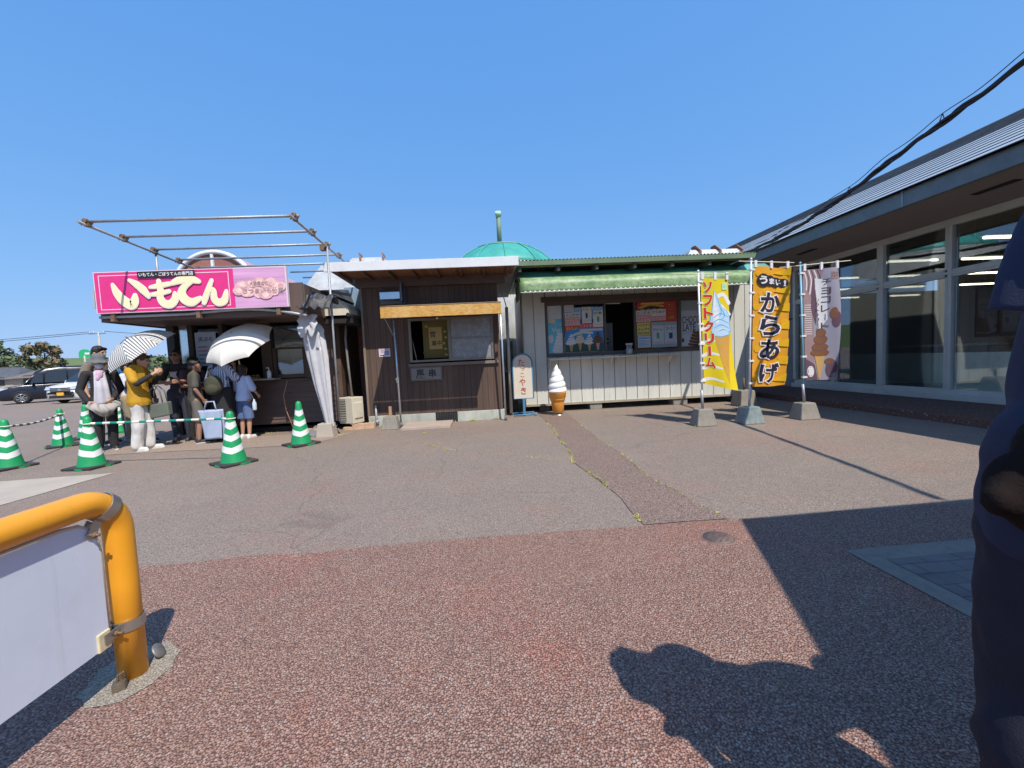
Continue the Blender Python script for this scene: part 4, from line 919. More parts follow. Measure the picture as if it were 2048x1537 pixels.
single('wooden_stake', MB().box(-1.93, -1.88, 7.79, 7.83, 0.24, 0.42), mat('stake_wood', (0.4, 0.24, 0.13), 0.8), 'short wooden stake standing in the weathered block before the shed', 'stake', (-1.9, 7.8, 0.24))
st_ = MB(); st_.hexa([(-1.66, 7.45, 0.0), (-0.76, 7.45, 0.0), (-0.76, 8.1, 0.0), (-1.66, 8.1, 0.0)], [(-1.66, 7.45, 0.05), (-0.76, 7.45, 0.05), (-0.76, 8.1, 0.06), (-1.66, 8.1, 0.06)])
single('step_board', st_, mat('worn_board', (0.4, 0.32, 0.27), 0.85, stretch=(0.4, 4, 1), vs=5, dirt=0.2), 'pale worn board lying on the ground below the shed sign', 'board', (-1.2, 7.8, 0), bevel=0.005)
# gap between shed and container
single('white_downpipe', MB().tube([(0.43, 8.7, 0.05), (0.43, 8.7, 2.3)], 0.035, 10).tube([(0.43, 8.7, 2.3), (0.36, 8.7, 2.6), (0.3, 8.6, 2.85)], 0.012, 6), mat('pipe_white', (0.5, 0.5, 0.46), 0.5, dirt=0.4), 'dirty white downpipe in the gap between shed and white container', 'pipe', (0.43, 8.7, 0))
single('gap_junk', MB().box(0.36, 0.62, 9.2, 9.5, 0, 0.9).box(0.4, 0.55, 9.1, 9.3, 0.95, 1.6).bar((0.36, 9.0, 0.1), (0.6, 9.0, 0.7), 0.04, 0.03), mat('junk', (0.08, 0.08, 0.07), 0.8, var=0.5, vs=9), 'dark stacked junk in the gap between shed and container', 'junk', (0.5, 9.2, 0))
# roof ventilators
def ventilator(x0, x1, y, z, label, ends):
    t = thing('roof_ventilator', label, 'roof vent', (x0, y, z), 0, 'rusty sheet metal roof vents')
    part('ridge_cover', MB().hexa([(x0, y - 0.3, z), (x1, y - 0.3, z), (x1, y + 0.3, z), (x0, y + 0.3, z)], [(x0 + 0.15, y - 0.12, z + 0.2), (x1 - 0.1, y - 0.12, z + 0.2), (x1 - 0.1, y + 0.12, z + 0.2), (x0 + 0.15, y + 0.12, z + 0.2)]), mat('weathered_sheet', (0.45, 0.47, 0.48), 0.6, 0.3, dirt=0.4, dcol=(0.2, 0.12, 0.08)), t)
    for x in ends:
        part('rusty_flange', MB().prism([(x - 0.02, y - 0.32, z), (x + 0.02, y - 0.26, z + 0.14), (x - 0.06, y - 0.1, z + 0.32), (x - 0.06, y + 0.1, z + 0.32), (x, y + 0.3, z)], (0.03, 0, 0)), mat('rust_sheet', (0.22, 0.1, 0.06), 0.85, var=0.5, vs=7), t)
ventilator(-3.35, -2.35, 10.5, 3.66, 'rusty-edged roof vent rising behind the left end of the shed roof', (-3.0, -2.45))
ventilator(5.4, 7.0, 11.0, 3.7, 'long rusty roof vent behind the right end of the green roof', (5.75, 6.3, 6.9))
part_cap = single('roof_slope', MB().hexa([(-4.2, 9.6, 2.9), (-2.0, 9.6, 2.9), (-2.0, 11.6, 2.9), (-4.2, 11.6, 2.9)], [(-3.9, 10.2, 3.66), (-2.1, 10.2, 3.66), (-2.1, 10.9, 3.66), (-3.9, 10.9, 3.66)]), mat('weathered_sheet', (0, 0, 0)), 'grey sheet metal roof behind the left end of the shed', 'roof', (-3, 10.5, 2.9))
# teal dome
dm = thing('domed_roof', 'turquoise domed roof with a green flue rising behind the stalls', 'dome', (0.65, 14, 0))
prof = [(1.9, 4.06), (1.72, 4.3), (1.42, 4.57), (1.13, 4.76), (0.95, 4.85), (0.92, 4.91), (0.5, 4.97), (0.01, 5.0)]
part('dome', MB().lathe(prof[:5], (0.65, 14, 0), 48), mat('teal_sheet', (0.05, 0.33, 0.28), 0.5, var=0.2, vs=2, dirt=0.2, dcol=(0.15, 0.4, 0.33)), dm)
part('cap', MB().lathe(prof[4:], (0.65, 14, 0), 48), mat('teal_cap', (0.12, 0.3, 0.27), 0.6), dm)
for i in range(12):
    a = i * math.pi / 6
    part('rib', MB().tube([(0.65 + r_ * math.cos(a), 14 + r_ * math.sin(a), z + 0.02) for r_, z in prof[:5]], 0.02, 6), mat('teal_rib', (0.07, 0.36, 0.3), 0.6), dm)
part('flue', MB().tube([(0.55, 13.6, 5.0), (0.55, 13.6, 5.9)], [0.075, 0.075], 12), mat('flue_green', (0.16, 0.26, 0.17), 0.6, dirt=0.3), dm)
part('flue_cap', MB().tube([(0.55, 13.6, 5.88), (0.54, 13.52, 5.98)], 0.1, 14), mat('flue_pale', (0.4, 0.6, 0.4), 0.6), dm)
part('drum', MB().lathe([(1.9, 0), (1.9, 4.1)], (0.65, 14, 0), 48), mat('drum_wall', (0.4, 0.4, 0.38), 0.8), dm)
# ================================================================ WHITE CONTAINER KIOSK
M_cont = mat('container_paint', (0.6, 0.61, 0.56), 0.5, var=0.07, vs=1.5, bump=0.08, bs=8, dirt=0.35, dcol=(0.4, 0.38, 0.33), streak=0.5, scol=(0.27, 0.2, 0.14), scuff=0.4, stretch=(1.5, 1, 0.5))
M_contF = mat('container_frame', (0.2, 0.2, 0.19), 0.6, dirt=0.4)
EYE_SCALE = Matrix.Translation((0, 0, 0.092)) @ Matrix.Scale(0.923, 4)  # kiosk, its goods, posters and awning scaled down about the camera position
kiosk = thing('kiosk', 'white panelled container kiosk under a green awning, with posters in its windows', 'kiosk', (3.6, 9.7, 0))
KX0, KX1, KY, KZ0, KZ1 = 0.84, 6.42, 9.7, 0.09, 2.95
OX0, OX1, OZ0, OZ1 = 1.40, 5.32, 1.20, 2.50      # window band
w = MB(); x = KX0; pw = 0.272
w.box(KX0, OX0, KY + 0.012, KY + 0.06, KZ0, KZ1); w.box(OX1, KX1, KY + 0.012, KY + 0.06, KZ0, KZ1); w.box(OX0, OX1, KY + 0.012, KY + 0.06, KZ0, OZ0); w.box(OX0, OX1, KY + 0.012, KY + 0.06, OZ1, KZ1)
part('backing', w, mat('panel_joint', (0.1, 0.1, 0.1), 0.8), kiosk)
w = MB()
while x < KX1 - 0.02:
    a, b = x + 0.006, min(x + pw, KX1) - 0.006
    if b <= OX0 or a >= OX1: w.box(a, b, KY, KY + 0.012, KZ0, KZ1)
    else:
        for (p, q) in ((a, min(b, OX0)), (max(a, OX1), b)):
            if q - p > 0.02: w.box(p, q, KY, KY + 0.012, KZ0, KZ1)
        p, q = max(a, OX0), min(b, OX1)
        w.box(p, q, KY, KY + 0.012, KZ0, OZ0); w.box(p, q, KY, KY + 0.012, OZ1, KZ1)
    x += pw
part('front_wall', w, M_cont, kiosk, bevel=0.004)
sd_ = MB(); sd_.box(KX0, KX0 + 0.05, KY + 0.06, 12.1, KZ0, KZ1); sd_.box(KX1 - 0.05, KX1, KY + 0.06, 12.1, KZ0, KZ1); sd_.box(KX0 + 0.05, KX1 - 0.05, 12.05, 12.1, KZ0, KZ1); sd_.box(KX0 + 0.05, KX1 - 0.05, KY + 0.06, 12.05, KZ0, KZ0 + 0.05)
part('side_wall', sd_, M_cont, kiosk)
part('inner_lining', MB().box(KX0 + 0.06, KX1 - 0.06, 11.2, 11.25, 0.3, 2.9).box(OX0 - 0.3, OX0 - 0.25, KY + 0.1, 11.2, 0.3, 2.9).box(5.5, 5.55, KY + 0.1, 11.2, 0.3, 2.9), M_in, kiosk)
bm_ = MB(); bm_.box(KX0 - 0.02, KX1 + 0.02, KY - 0.03, KY + 0.05, 0.05, 0.1)
part('base_rail', bm_, mat('rail_tan', (0.33, 0.29, 0.22), 0.7, dirt=0.3), kiosk)
for x0, x1 in ((2.39, 2.68), (4.45, 4.8)): part('foot_block', MB().box(x0, x1, KY + 0.0, KY + 0.3, -0.1, 0.05), M_conc, kiosk, bevel=0.005)
for x0 in (1.2, 6.1): part('foot_block', MB().box(x0, x0 + 0.25, KY + 0.3, KY + 0.6, -0.1, 0.05), M_conc, kiosk)
part('corner_post', MB().box(KX0 - 0.03, KX0 + 0.0, KY - 0.01, KY + 0.07, 0.1, KZ1), M_contF, kiosk)
# window band
M_frk = mat('frame_brown', (0.1, 0.08, 0.065), 0.5, dirt=0.2)
wb = MB()
wb.box(OX0, OX1, KY - 0.02, KY + 0.08, OZ1 - 0.07, OZ1); wb.box(OX0, OX1, KY - 0.02, KY + 0.08, OZ0, OZ0 + 0.09)
for x0, x1 in ((OX0, OX0 + 0.04), (1.79, 1.83), (2.80, 2.84), (3.53, 3.57), (4.60, 4.68), (OX1 - 0.05, OX1)):
    wb.box(x0, x1, KY - 0.018, KY + 0.078, OZ0 + 0.09, OZ1 - 0.07)
part('window_frame', wb, M_frk, kiosk)
for x0, x1 in ((OX0 + .04, 1.79), (1.83, 2.80), (3.57, 4.60), (4.68, OX1 - .05)):
    part('window_pane', MB().box(x0, x1, KY + 0.03, KY + 0.036, OZ0 + 0.09, OZ1 - 0.07), M_glass, kiosk)
part('header_board', MB().box(1.3, 5.6, KY - 0.03, KY, OZ1, OZ1 + 0.12), mat('header_dark', (0.09, 0.065, 0.05), 0.7), kiosk)
part('counter_shelf', MB().box(1.40, 4.56, 9.34, 9.68, 1.13, 1.165), mat('shelf_pale', (0.55, 0.5, 0.42), 0.5, dirt=0.3), kiosk, bevel=0.005)
for x_ in (1.42, 2.88, 4.30):
    br_ = MB(); br_.box(x_, x_ + 0.03, KY - 0.03, KY - 0.002, 0.85, 1.13); br_.prism([(x_ + .005, KY - 0.03, 0.9), (x_ + .005, KY - 0.03, 1.12), (x_ + .005, 9.4, 1.12)], (0.02, 0, 0))
    part('bracket', br_, M_cont, kiosk)
# ceiling tube at hatch, items on the counter
lt = thing('tube_light', 'white tube light fitting above the open hatch of the kiosk', 'light', (3.1, 9.78, 2.4))
part('fitting', MB().tube([(2.86, 9.76, 2.44), (3.22, 9.76, 2.43)], 0.025, 8), flat('tube_white', (0.5, 0.5, 0.47)), lt)
fp = thing('spoon_pot', 'clear pot of plastic spoons on the kiosk counter', 'pot', (3.32, 9.66, 1.21))
part('pot', MB().lathe([(0.06, 1.165), (0.075, 1.18), (0.08, 1.33), (0.07, 1.33), (0.065, 1.19)], (3.32, 9.5, 0), 16), mat('pot_clear', (0.35, 0.36, 0.36), 0.2), fp)
sp_m = MB()
for i in range(14):
    a = i * 2.4; r_ = 0.05; dx, dy = math.cos(a) * 0.07, math.sin(a) * 0.05
    sp_m.tube([(3.32 + dx * .4, 9.5 + dy * .4, 1.25), (3.32 + dx, 9.5 + dy, 1.42)], 0.004, 5); blob(sp_m, (3.32 + dx, 9.5 + dy, 1.43), (0.013, 0.006, 0.02), n=6)
part('spoons', sp_m, flat('spoon_white', (0.6, 0.6, 0.55)), fp)
cd = MB(); cd.obox((3.28, 9.42, 1.17), (0.42, 0.16, 0.008), (0, 0, 0.05)); cd.obox((3.4, 9.42, 1.18), (0.12, 0.08, 0.006), (0, 0, 0.3), mi=1)
single('menu_card', cd, [flat('card_green', (0.2, 0.28, 0.12)), flat('card_red', (0.4, 0.12, 0.08))], 'green and red laminated card lying on the kiosk counter', 'menu', (3.3, 9.42, 1.17))
im = thing('ice_cream_machine', 'grey machine standing in the dark behind the open kiosk hatch', 'machine', (3.05, 10.2, 1.0))
part('machine_body', MB().box(2.86, 3.16, 10.2, 10.7, 0.9, 2.0), mat('mach_grey', (0.12, 0.13, 0.15), 0.4), im, bevel=0.01)
part('dispenser', MB().tube([(3.0, 10.18, 1.6), (3.0, 10.12, 1.5)], 0.04, 8), mat('mach_steel', (0.3, 0.3, 0.3), 0.3, 0.7), im)
# ---- posters
PMS = dict(white=flat('pp_white', (0.62, 0.62, 0.6)), red=flat('pp_red', (0.55, 0.05, 0.04)), pink=flat('pp_pink', (0.62, 0.25, 0.25)), blue=flat('pp_blue', (0.03, 0.22, 0.55)), sky=flat('pp_sky', (0.12, 0.45, 0.6)),
           cream=flat('pp_cream', (0.62, 0.52, 0.36)), tan=flat('pp_tan', (0.45, 0.28, 0.12)), black=flat('pp_black', (0.03, 0.03, 0.035)), yellow=flat('pp_yellow', (0.65, 0.52, 0.14)), green=flat('pp_green', (0.08, 0.3, 0.12)),
           navy=flat('pp_navy', (0.02, 0.05, 0.2)), grey=flat('pp_grey', (0.32, 0.36, 0.38)), brown=flat('pp_brown', (0.13, 0.06, 0.035)), orange=flat('pp_orange', (0.65, 0.3, 0.04)), pale=flat('pp_pale', (0.5, 0.52, 0.56)), dkgreen=flat('pp_dkgreen', (0.02, 0.07, 0.05)), mint=flat('pp_mint', (0.45, 0.6, 0.5)))
def poster(x0, z0, x1, z1, base, draw, label, y=KY + 0.025, name='poster', group=None):
    keys = list(PMS); mb = MB(); mb.box(x0, x1, y, y + 0.002, z0, z1, mi=keys.index(base))
    g = G2(mb, plane_fn((x0, y, z0), (1, 0, 0), (0, 0, 1)), 0.0004, base=0.0008)
    draw(g, lambda k: keys.index(k), x1 - x0, z1 - z0)
    # keep only the materials used
    used = sorted(set(mb.m)); mb.m = [used.index(i) for i in mb.m]
    single(name, mb, [PMS[keys[i]] for i in used], label, 'poster', ((x0 + x1) / 2, y, z0), group=group)
def swirl(g, k, cx, cy, w, h, col, shade, cone='tan'):
    """soft ice cream: stacked tiers over a cone"""
    g.poly([(cx - w * 0.26, cy + h * 0.42), (cx + w * 0.26, cy + h * 0.42), (cx + w * 0.1, cy), (cx - w * 0.1, cy)], k(cone))
    for i in range(4):
        t = i / 3; ww = w * (0.5 - 0.34 * t); yy = cy + h * (0.46 + 0.13 * i)
        g.stroke([(cx - ww, yy), (cx, yy - h * 0.03), (cx + ww, yy + h * 0.03)], h * (0.15 - 0.025 * i), k(col), 4)
        g.stroke([(cx - ww * 0.9, yy - h * 0.055), (cx, yy - h * 0.085), (cx + ww, yy - h * 0.03)], h * 0.016, k(shade), 4)
    g.poly([(cx - w * 0.12, cy + h * 0.86), (cx + w * 0.14, cy + h * 0.88), (cx + w * 0.02, cy + h * 1.02)], k(col))
def d1(g, k, w, h):
    g.rect(0, h * 0.0, w, h * 0.72, k('sky')); g.ell(0.1, h * 0.68, 0.09, 0.05, k('cream')); g.ell(0.06, h * 0.3, 0.07, 0.1, k('pale'))
    g.text('W', w * 0.85, h * 0.76, 0.1, 0.09, k('white')); g.text('クリーム', w * 0.66, h * 0.62, 0.2, 0.09, k('pale')); g.text('Van', w * 0.62, h * 0.49, 0.24, 0.11, k('white'), 0.01)
    for i in range(6):
        t = i / 5; g.stroke([(w * 0.42 + 0.1 * t, h * (0.05 + 0.07 * i)), (w * 0.98, h * (0.04 + 0.07 * i))], h * 0.1 * (1 - 0.35 * t), k('white'), 2)
        g.stroke([(w * 0.45 + 0.1 * t, h * (0.015 + 0.07 * i)), (w * 0.98, h * (0.0 + 0.07 * i))], h * 0.012, k('pale'), 2)
poster(1.445, 1.3, 1.785, 2.42, 'pale', d1, 'tall blue vanilla soft cream poster at the left end of the kiosk window')
def d2(g, k, w, h):
    g.rect(0, h * 0.3, w, h * 0.82, k('blue')); g.rect(0, 0, w, h * 0.3, k('dkgreen')); g.poly([(0, h * 0.72), (w * 0.35, h * 0.85), (w * 0.35, h), (0, h * 0.92)], k('red')); g.rect(w * 0.35, h * 0.82, w, h * 0.98, k('red'))
    g.rect(w * 0.38, h * 0.72, w * 0.98, h * 0.8, k('pale')); g.text('ソフトクリーム', w * 0.67, h * 0.9, w * 0.56, h * 0.11, k('pale'), 0.03); g.text('おいしい', w * 0.18, h * 0.84, w * 0.28, h * 0.12, k('yellow'), 0.03)
    g.stroke([(w * 0.15, h * 0.55), (w * 0.4, h * 0.68), (w * 0.7, h * 0.65)], h * 0.08, k('mint'), 4)
    swirl(g, k, w * 0.15, h * 0.03, w * 0.22, h * 0.62, 'white', 'pale'); swirl(g, k, w * 0.38, h * 0.05, w * 0.2, h * 0.68, 'cream', 'tan'); swirl(g, k, w * 0.62, h * 0.03, w * 0.2, h * 0.6, 'white', 'pink'); swirl(g, k, w * 0.84, h * 0.05, w * 0.22, h * 0.66, 'brown', 'black', 'pink')
poster(1.85, 1.3, 2.78, 1.98, 'blue', d2, 'blue and red poster showing four soft ice cream cones')
def d3(g, k, w, h):
    g.rect(w * .02, h * 0.05, w * .98, h * 0.52, k('pink')); g.rect(w * .02, h * 0.56, w * .98, h * 0.62, k('red')); g.text('たこ焼き', w * 0.5, h * 0.8, w * 0.85, h * 0.22, k('black'), 0.02)
    g.text('８個入', w * 0.5, h * 0.38, w * 0.8, h * 0.14, k('white'), 0.02); g.text('５００円', w * 0.5, h * 0.17, w * 0.8, h * 0.16, k('white'), 0.02)
poster(1.86, 1.94, 2.22, 2.24, 'white', d3, 'white and pink octopus ball price card in the left kiosk window', KY + 0.015)
def d4(txt, cup):
    def f(g, k, w, h):
        g.text(txt, w * 0.5, h * 0.86, w * 0.82, h * 0.15, k('black'), 0.02); g.poly([(w * 0.36, h * 0.62), (w * 0.64, h * 0.62), (w * 0.6, h * 0.3), (w * 0.4, h * 0.3)], k(cup)); g.rect(w * 0.34, h * 0.6, w * 0.66, h * 0.64, k('grey'))
        g.rect(w * 0.72, h * 0.35, w * 0.9, h * 0.38, k('grey')); g.rect(w * 0.72, h * 0.45, w * 0.88, h * 0.48, k('grey')); g.text('３００円', w * 0.5, h * 0.15, w * 0.7, h * 0.12, k('pink'), 0.02)
    return f
poster(2.27, 1.98, 2.50, 2.36, 'white', d4('コーヒー', 'navy'), 'white iced coffee card with a dark cup in the left kiosk window', KY + 0.014)
poster(2.54, 1.88, 2.78, 2.26, 'white', d4('抹茶', 'green'), 'white card with one dark green cup in the left kiosk window', KY + 0.013)
poster(1.845, 2.26, 2.08, 2.42, 'pale', lambda g, k, w, h: [g.rect(0.01, 0.03 + i * 0.03, w - 0.01, 0.034 + i * 0.03, k('grey')) for i in range(4)], 'pale grey blank sheet above the octopus ball price card', KY + 0.016)
def d5(g, k, w, h):
    g.rect(w * 0.05, h * 0.55, w * 0.7, h * 0.85, k('black')); g.stroke([(w * 0.08, h * 0.75), (w * 0.35, h * 0.88), (w * 0.66, h * 0.78)], h * 0.12, k('orange'), 4); g.rect(w * 0.1, h * 0.9, w * 0.68, h * 0.96, k('yellow'))
    for i in range(4): g.ell(w * (0.14 + 0.15 * i), h * 0.58, 0.07, 0.06, k('tan'))
    g.poly([(w * 0.7, 0), (w, 0), (w, h), (w * 0.74, h)], k('red'))
    for i, c_ in enumerate('たこ焼'): g.text(c_, w * 0.86, h * (0.8 - 0.27 * i), w * 0.16, h * 0.2, k('black'), 0.04); g.text(c_, w * 0.86, h * (0.8 - 0.27 * i), w * 0.16, h * 0.2, k('orange'), 0.0)
poster(3.62, 1.9, 4.59, 2.42, 'red', d5, 'red and black octopus ball poster at the top of the right kiosk window', KY + 0.028)
poster(3.585, 1.95, 3.95, 2.22, 'white', d3, 'left of the two white and pink price cards over the red poster', KY + 0.014)
poster(3.96, 1.97, 4.32, 2.24, 'white', lambda g, k, w, h: (g.rect(w * .02, h * 0.05, w * .98, h * 0.4, k('pink')), g.text('からあげ', w * 0.5, h * 0.75, w * 0.85, h * 0.24, k('red'), 0.03), g.text('４５０円', w * 0.5, h * 0.2, w * 0.8, h * 0.16, k('white'), 0.02)), 'right of the two white and pink price cards over the red poster', KY + 0.012)
poster(3.60, 1.62, 3.93, 1.93, 'yellow', lambda g, k, w, h: [g.text(t_, w * 0.5, h * (0.8 - 0.31 * i), w * 0.86, h * 0.21, k('black'), 0.03) for i, t_ in enumerate(('ソフトクリ', 'カップで', '注文できます'))], 'yellow handwritten note in the right kiosk window', KY + 0.015)
poster(3.61, 1.33, 3.93, 1.61, 'pale', lambda g, k, w, h: (g.rect(w * 0.1, h * 0.78, w * 0.9, h * 0.86, k('blue')), [g.rect(w * 0.1, h * (0.15 + 0.11 * i), w * (0.6 + 0.25 * (i % 2)), h * (0.18 + 0.11 * i), k('blue')) for i in range(5)]), 'small white notice with blue lines below the yellow note', KY + 0.016)
poster(3.95, 1.32, 4.59, 1.93, 'grey', lambda g, k, w, h: (g.rect(0.03, 0.08, w * 0.48, h * 0.86, k('pale')), g.rect(w * 0.52, 0.08, w * 0.97, h * 0.86, k('pale')), g.text('グリーン', w * 0.25, h * 0.7, w * 0.36, h * 0.12, k('black'), 0.02), g.text('コーヒー', w * 0.75, h * 0.74, w * 0.36, h * 0.14, k('black'), 0.02), g.rect(w * 0.2, h * 0.35, w * 0.31, h * 0.58, k('green')), g.rect(w * 0.68, h * 0.33, w * 0.82, h * 0.56, k('navy')), g.rect(w * 0.08, h * 0.17, w * 0.44, h * 0.2, k('pink')), g.rect(w * 0.56, h * 0.17, w * 0.92, h * 0.2, k('pink'))), 'grey sheet with a green cup and a dark cup in the right kiosk window', KY + 0.017)
def d6(g, k, w, h):
    g.rect(0, h * 0.78, w, h, k('grey')); g.text('CHOCO', w * 0.45, h * 0.58, w * 0.78, h * 0.15, k('black'), 0.01); g.text('LATE', w * 0.36, h * 0.42, w * 0.55, h * 0.15, k('black'), 0.01)
    g.rect(w * 0.06, h * 0.31, w * 0.55, h * 0.325, k('grey')); g.rect(w * 0.06, h * 0.27, w * 0.4, h * 0.28, k('grey'))
    g.poly([(w * 0.62, h * 0.2), (w * 0.95, h * 0.2), (w * 0.88, h * 0.48)], k('tan'))
    for i in range(5): g.stroke([(w * (0.36 + 0.05 * i), h * (0.05 + 0.065 * i)), (w * 0.7, h * (0.03 + 0.065 * i)), (w * 0.98, h * (0.07 + 0.065 * i))], h * 0.062, k('brown'), 4); g.stroke([(w * (0.38 + 0.05 * i), h * (0.07 + 0.065 * i)), (w * 0.68, h * (0.05 + 0.065 * i))], h * 0.012, k('tan'), 3)
    g.rect(w * 0.03, h * 0.1, w * 0.12, h * 0.18, k('black'))
poster(4.69, 1.31, 5.26, 2.42, 'pale', d6, 'grey chocolate soft cream poster at the right end of the kiosk windows')

# ---- roof, teal flashing and green awning
M_green = mat('green_roof', (0.13, 0.2, 0.12), 0.55, var=0.2, vs=2, dirt=0.25, dcol=(0.1, 0.12, 0.08))
def corr(fn, nu, nv): return MB().grid(fn, nu, nv)
rf_ = MB().grid(lambda u, v: (0.62 + 5.1 * u + 0.0 * v, 8.4 + 3.9 * v, 3.19 - 0.06 * v + 0.014 * math.sin(2 * math.pi * 5.1 * u / 0.076)), 400, 2)
rfo = part('roof', rf_, M_green, kiosk, solid=0.006)
part('roof_edge', MB().box(0.62, 5.72, 8.395, 8.42, 3.085, 3.175), M_green, rfo)
part('purlin', MB().box(0.65, 5.7, 8.52, 8.57, 3.08, 3.15), mat('purlin_ochre', (0.3, 0.26, 0.12), 0.6), rfo)
for i in range(7): part('rafter', MB().box(0.7 + i * 0.8, 0.76 + i * 0.8, 8.45, 9.75, 2.98, 3.075), mat('rafter_dark', (0.07, 0.08, 0.06), 0.7), rfo)
part('beam', MB().box(0.7, 6.0, 9.0, 9.06, 2.93, 3.05), mat('beam_grey', (0.28, 0.29, 0.28), 0.7, dirt=0.4), kiosk)
M_teal = mat('teal_flashing', (0.12, 0.42, 0.33), 0.5, var=0.2, vs=3, dirt=0.2)
part('teal_flashing', MB().grid(lambda u, v: (0.72 + 5.55 * u, 8.95 - 0.3 * v, 3.07 - 0.2 * v), 4, 3), M_teal, kiosk, solid=0.01)
def awm():
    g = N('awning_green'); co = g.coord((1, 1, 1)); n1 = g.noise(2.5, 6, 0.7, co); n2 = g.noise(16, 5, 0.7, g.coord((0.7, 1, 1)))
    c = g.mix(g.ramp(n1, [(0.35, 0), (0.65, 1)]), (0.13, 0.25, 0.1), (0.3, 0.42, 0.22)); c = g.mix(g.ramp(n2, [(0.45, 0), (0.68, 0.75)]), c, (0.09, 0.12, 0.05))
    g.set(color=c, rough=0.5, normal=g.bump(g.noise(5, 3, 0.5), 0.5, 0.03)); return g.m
M_awn = awm()
def awfn(u, v):
    a = math.pi / 2 * min(1, v * 1.25)
    x = 0.72 + 5.5 * u
    sag = 0.012 * noise.noise(V((x * 1.3, v, 2)))
    if v < 0.8: return (x, 8.62 - 0.27 * math.sin(a) + sag, 2.68 + 0.19 * math.cos(a) + sag)
    return (x, 8.35 + sag, 2.68 - 0.14 * (v - 0.8) / 0.2 + sag)
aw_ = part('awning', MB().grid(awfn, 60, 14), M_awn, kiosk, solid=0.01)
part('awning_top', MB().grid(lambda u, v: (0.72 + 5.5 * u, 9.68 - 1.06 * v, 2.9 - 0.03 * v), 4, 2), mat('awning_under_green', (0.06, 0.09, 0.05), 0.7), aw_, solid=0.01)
part('end_flap', MB().prism([(0.705, 8.36, 2.54), (0.705, 8.36, 2.72), (0.705, 8.62, 2.88), (0.705, 9.6, 2.9), (0.705, 9.6, 2.5), (0.705, 8.7, 2.45)], (0.012, 0, 0)), mat('flap_olive', (0.12, 0.16, 0.07), 0.7), aw_)
tb = MB().tube([(0.72, 8.34, 2.535), (6.22, 8.34, 2.535)], 0.013, 8)
for i in range(56): tb.tube([(0.78 + i * 0.098, 8.335, 2.525), (0.83 + i * 0.098, 8.335, 2.552)], 0.017, 5)
part('lacing_tube', tb, flat('lacing_white', (0.62, 0.62, 0.56)), aw_)

EYE_SCALE = None
# ================================================================ TAKOYAKI SIGN
tk = thing('standing_sign', 'blue-framed arched standing sign with red handwritten lettering', 'sign', (0.7, 8.6, 0), R(3))
tw, tz0, tz1 = 0.21, 0.36, 1.1
arc = [(-tw, 0, tz0), (tw, 0, tz0), (tw, 0, tz1)] + [(tw * math.cos(math.pi * i / 14), 0, tz1 + 0.2 * math.sin(math.pi * i / 14)) for i in range(1, 14)] + [(-tw, 0, tz1)]
M_bluef = mat('sign_blue_frame', (0.07, 0.2, 0.34), 0.5, var=0.15, dirt=0.25)
part('frame', MB().tube(arc, 0.017, 8, closed=True), M_bluef, tk, local=True)
pn = MB(); pn.prism([(p[0] * 0.97, -0.004, p[2]) for p in arc], (0, 0.012, 0))
gt = G2(pn, plane_fn((-tw, -0.004, tz0), (1, 0, 0), (0, 0, 1)), 0.0003)
def hk(strokes, cx, cy, s_):
    for st in strokes: gt.stroke([(cx + (x - 0.5) * s_, cy + (y - 0.5) * s_) for x, y in st], s_ * 0.105, 1, 5)
hk([[(0.1, 0.75), (0.55, 0.8)], [(0.35, 0.98), (0.3, 0.6), (0.12, 0.1)], [(0.52, 0.55), (0.75, 0.52), (0.9, 0.56)], [(0.5, 0.3), (0.55, 0.15), (0.75, 0.1), (0.92, 0.15)]], 0.19, 0.76, 0.15)
hk([[(0.2, 0.6), (0.5, 0.7), (0.8, 0.62), (0.78, 0.4), (0.5, 0.25)]], 0.21, 0.62, 0.1)
hk([[(0.2, 0.8), (0.5, 0.85), (0.78, 0.8)], [(0.15, 0.3), (0.3, 0.12), (0.6, 0.1), (0.88, 0.18)]], 0.2, 0.5, 0.1)
hk([[(0.08, 0.55), (0.5, 0.8), (0.85, 0.72), (0.8, 0.48), (0.6, 0.45)], [(0.5, 1.0), (0.58, 0.78)], [(0.25, 0.9), (0.42, 0.4), (0.55, 0.02)]], 0.2, 0.345, 0.145)
hk([[(0.2, 0.82), (0.8, 0.9)], [(0.15, 0.62), (0.85, 0.7)], [(0.42, 1.0), (0.55, 0.6), (0.78, 0.4)], [(0.25, 0.35), (0.25, 0.12), (0.5, 0.05), (0.8, 0.1)]], 0.21, 0.16, 0.14)
part('panel', pn, [mat('sign_cream', (0.62, 0.56, 0.46), 0.6, var=0.05), flat('sign_red_paint', (0.42, 0.03, 0.025), 0.5)], tk, local=True)
part('post', MB().box(-0.025, 0.025, -0.015, 0.035, 0.02, tz0), M_bluef, tk, local=True)
bs_ = MB(); bs_.tube([(-0.24, -0.16, 0.035), (0.24, -0.16, 0.035)], 0.016, 8); bs_.tube([(-0.24, 0.2, 0.035), (0.24, 0.2, 0.035)], 0.016, 8); bs_.tube([(0, -0.16, 0.035), (0, 0.2, 0.035)], 0.016, 8)
for x in (-0.22, 0.22):
    for y in (-0.16, 0.2): bs_.lathe([(0.001, -0.03), (0.022, -0.03), (0.022, 0.0), (0.001, 0.0)], (x, y, 0.03), 8)
part('foot_frame', bs_, M_bluef, tk, local=True)

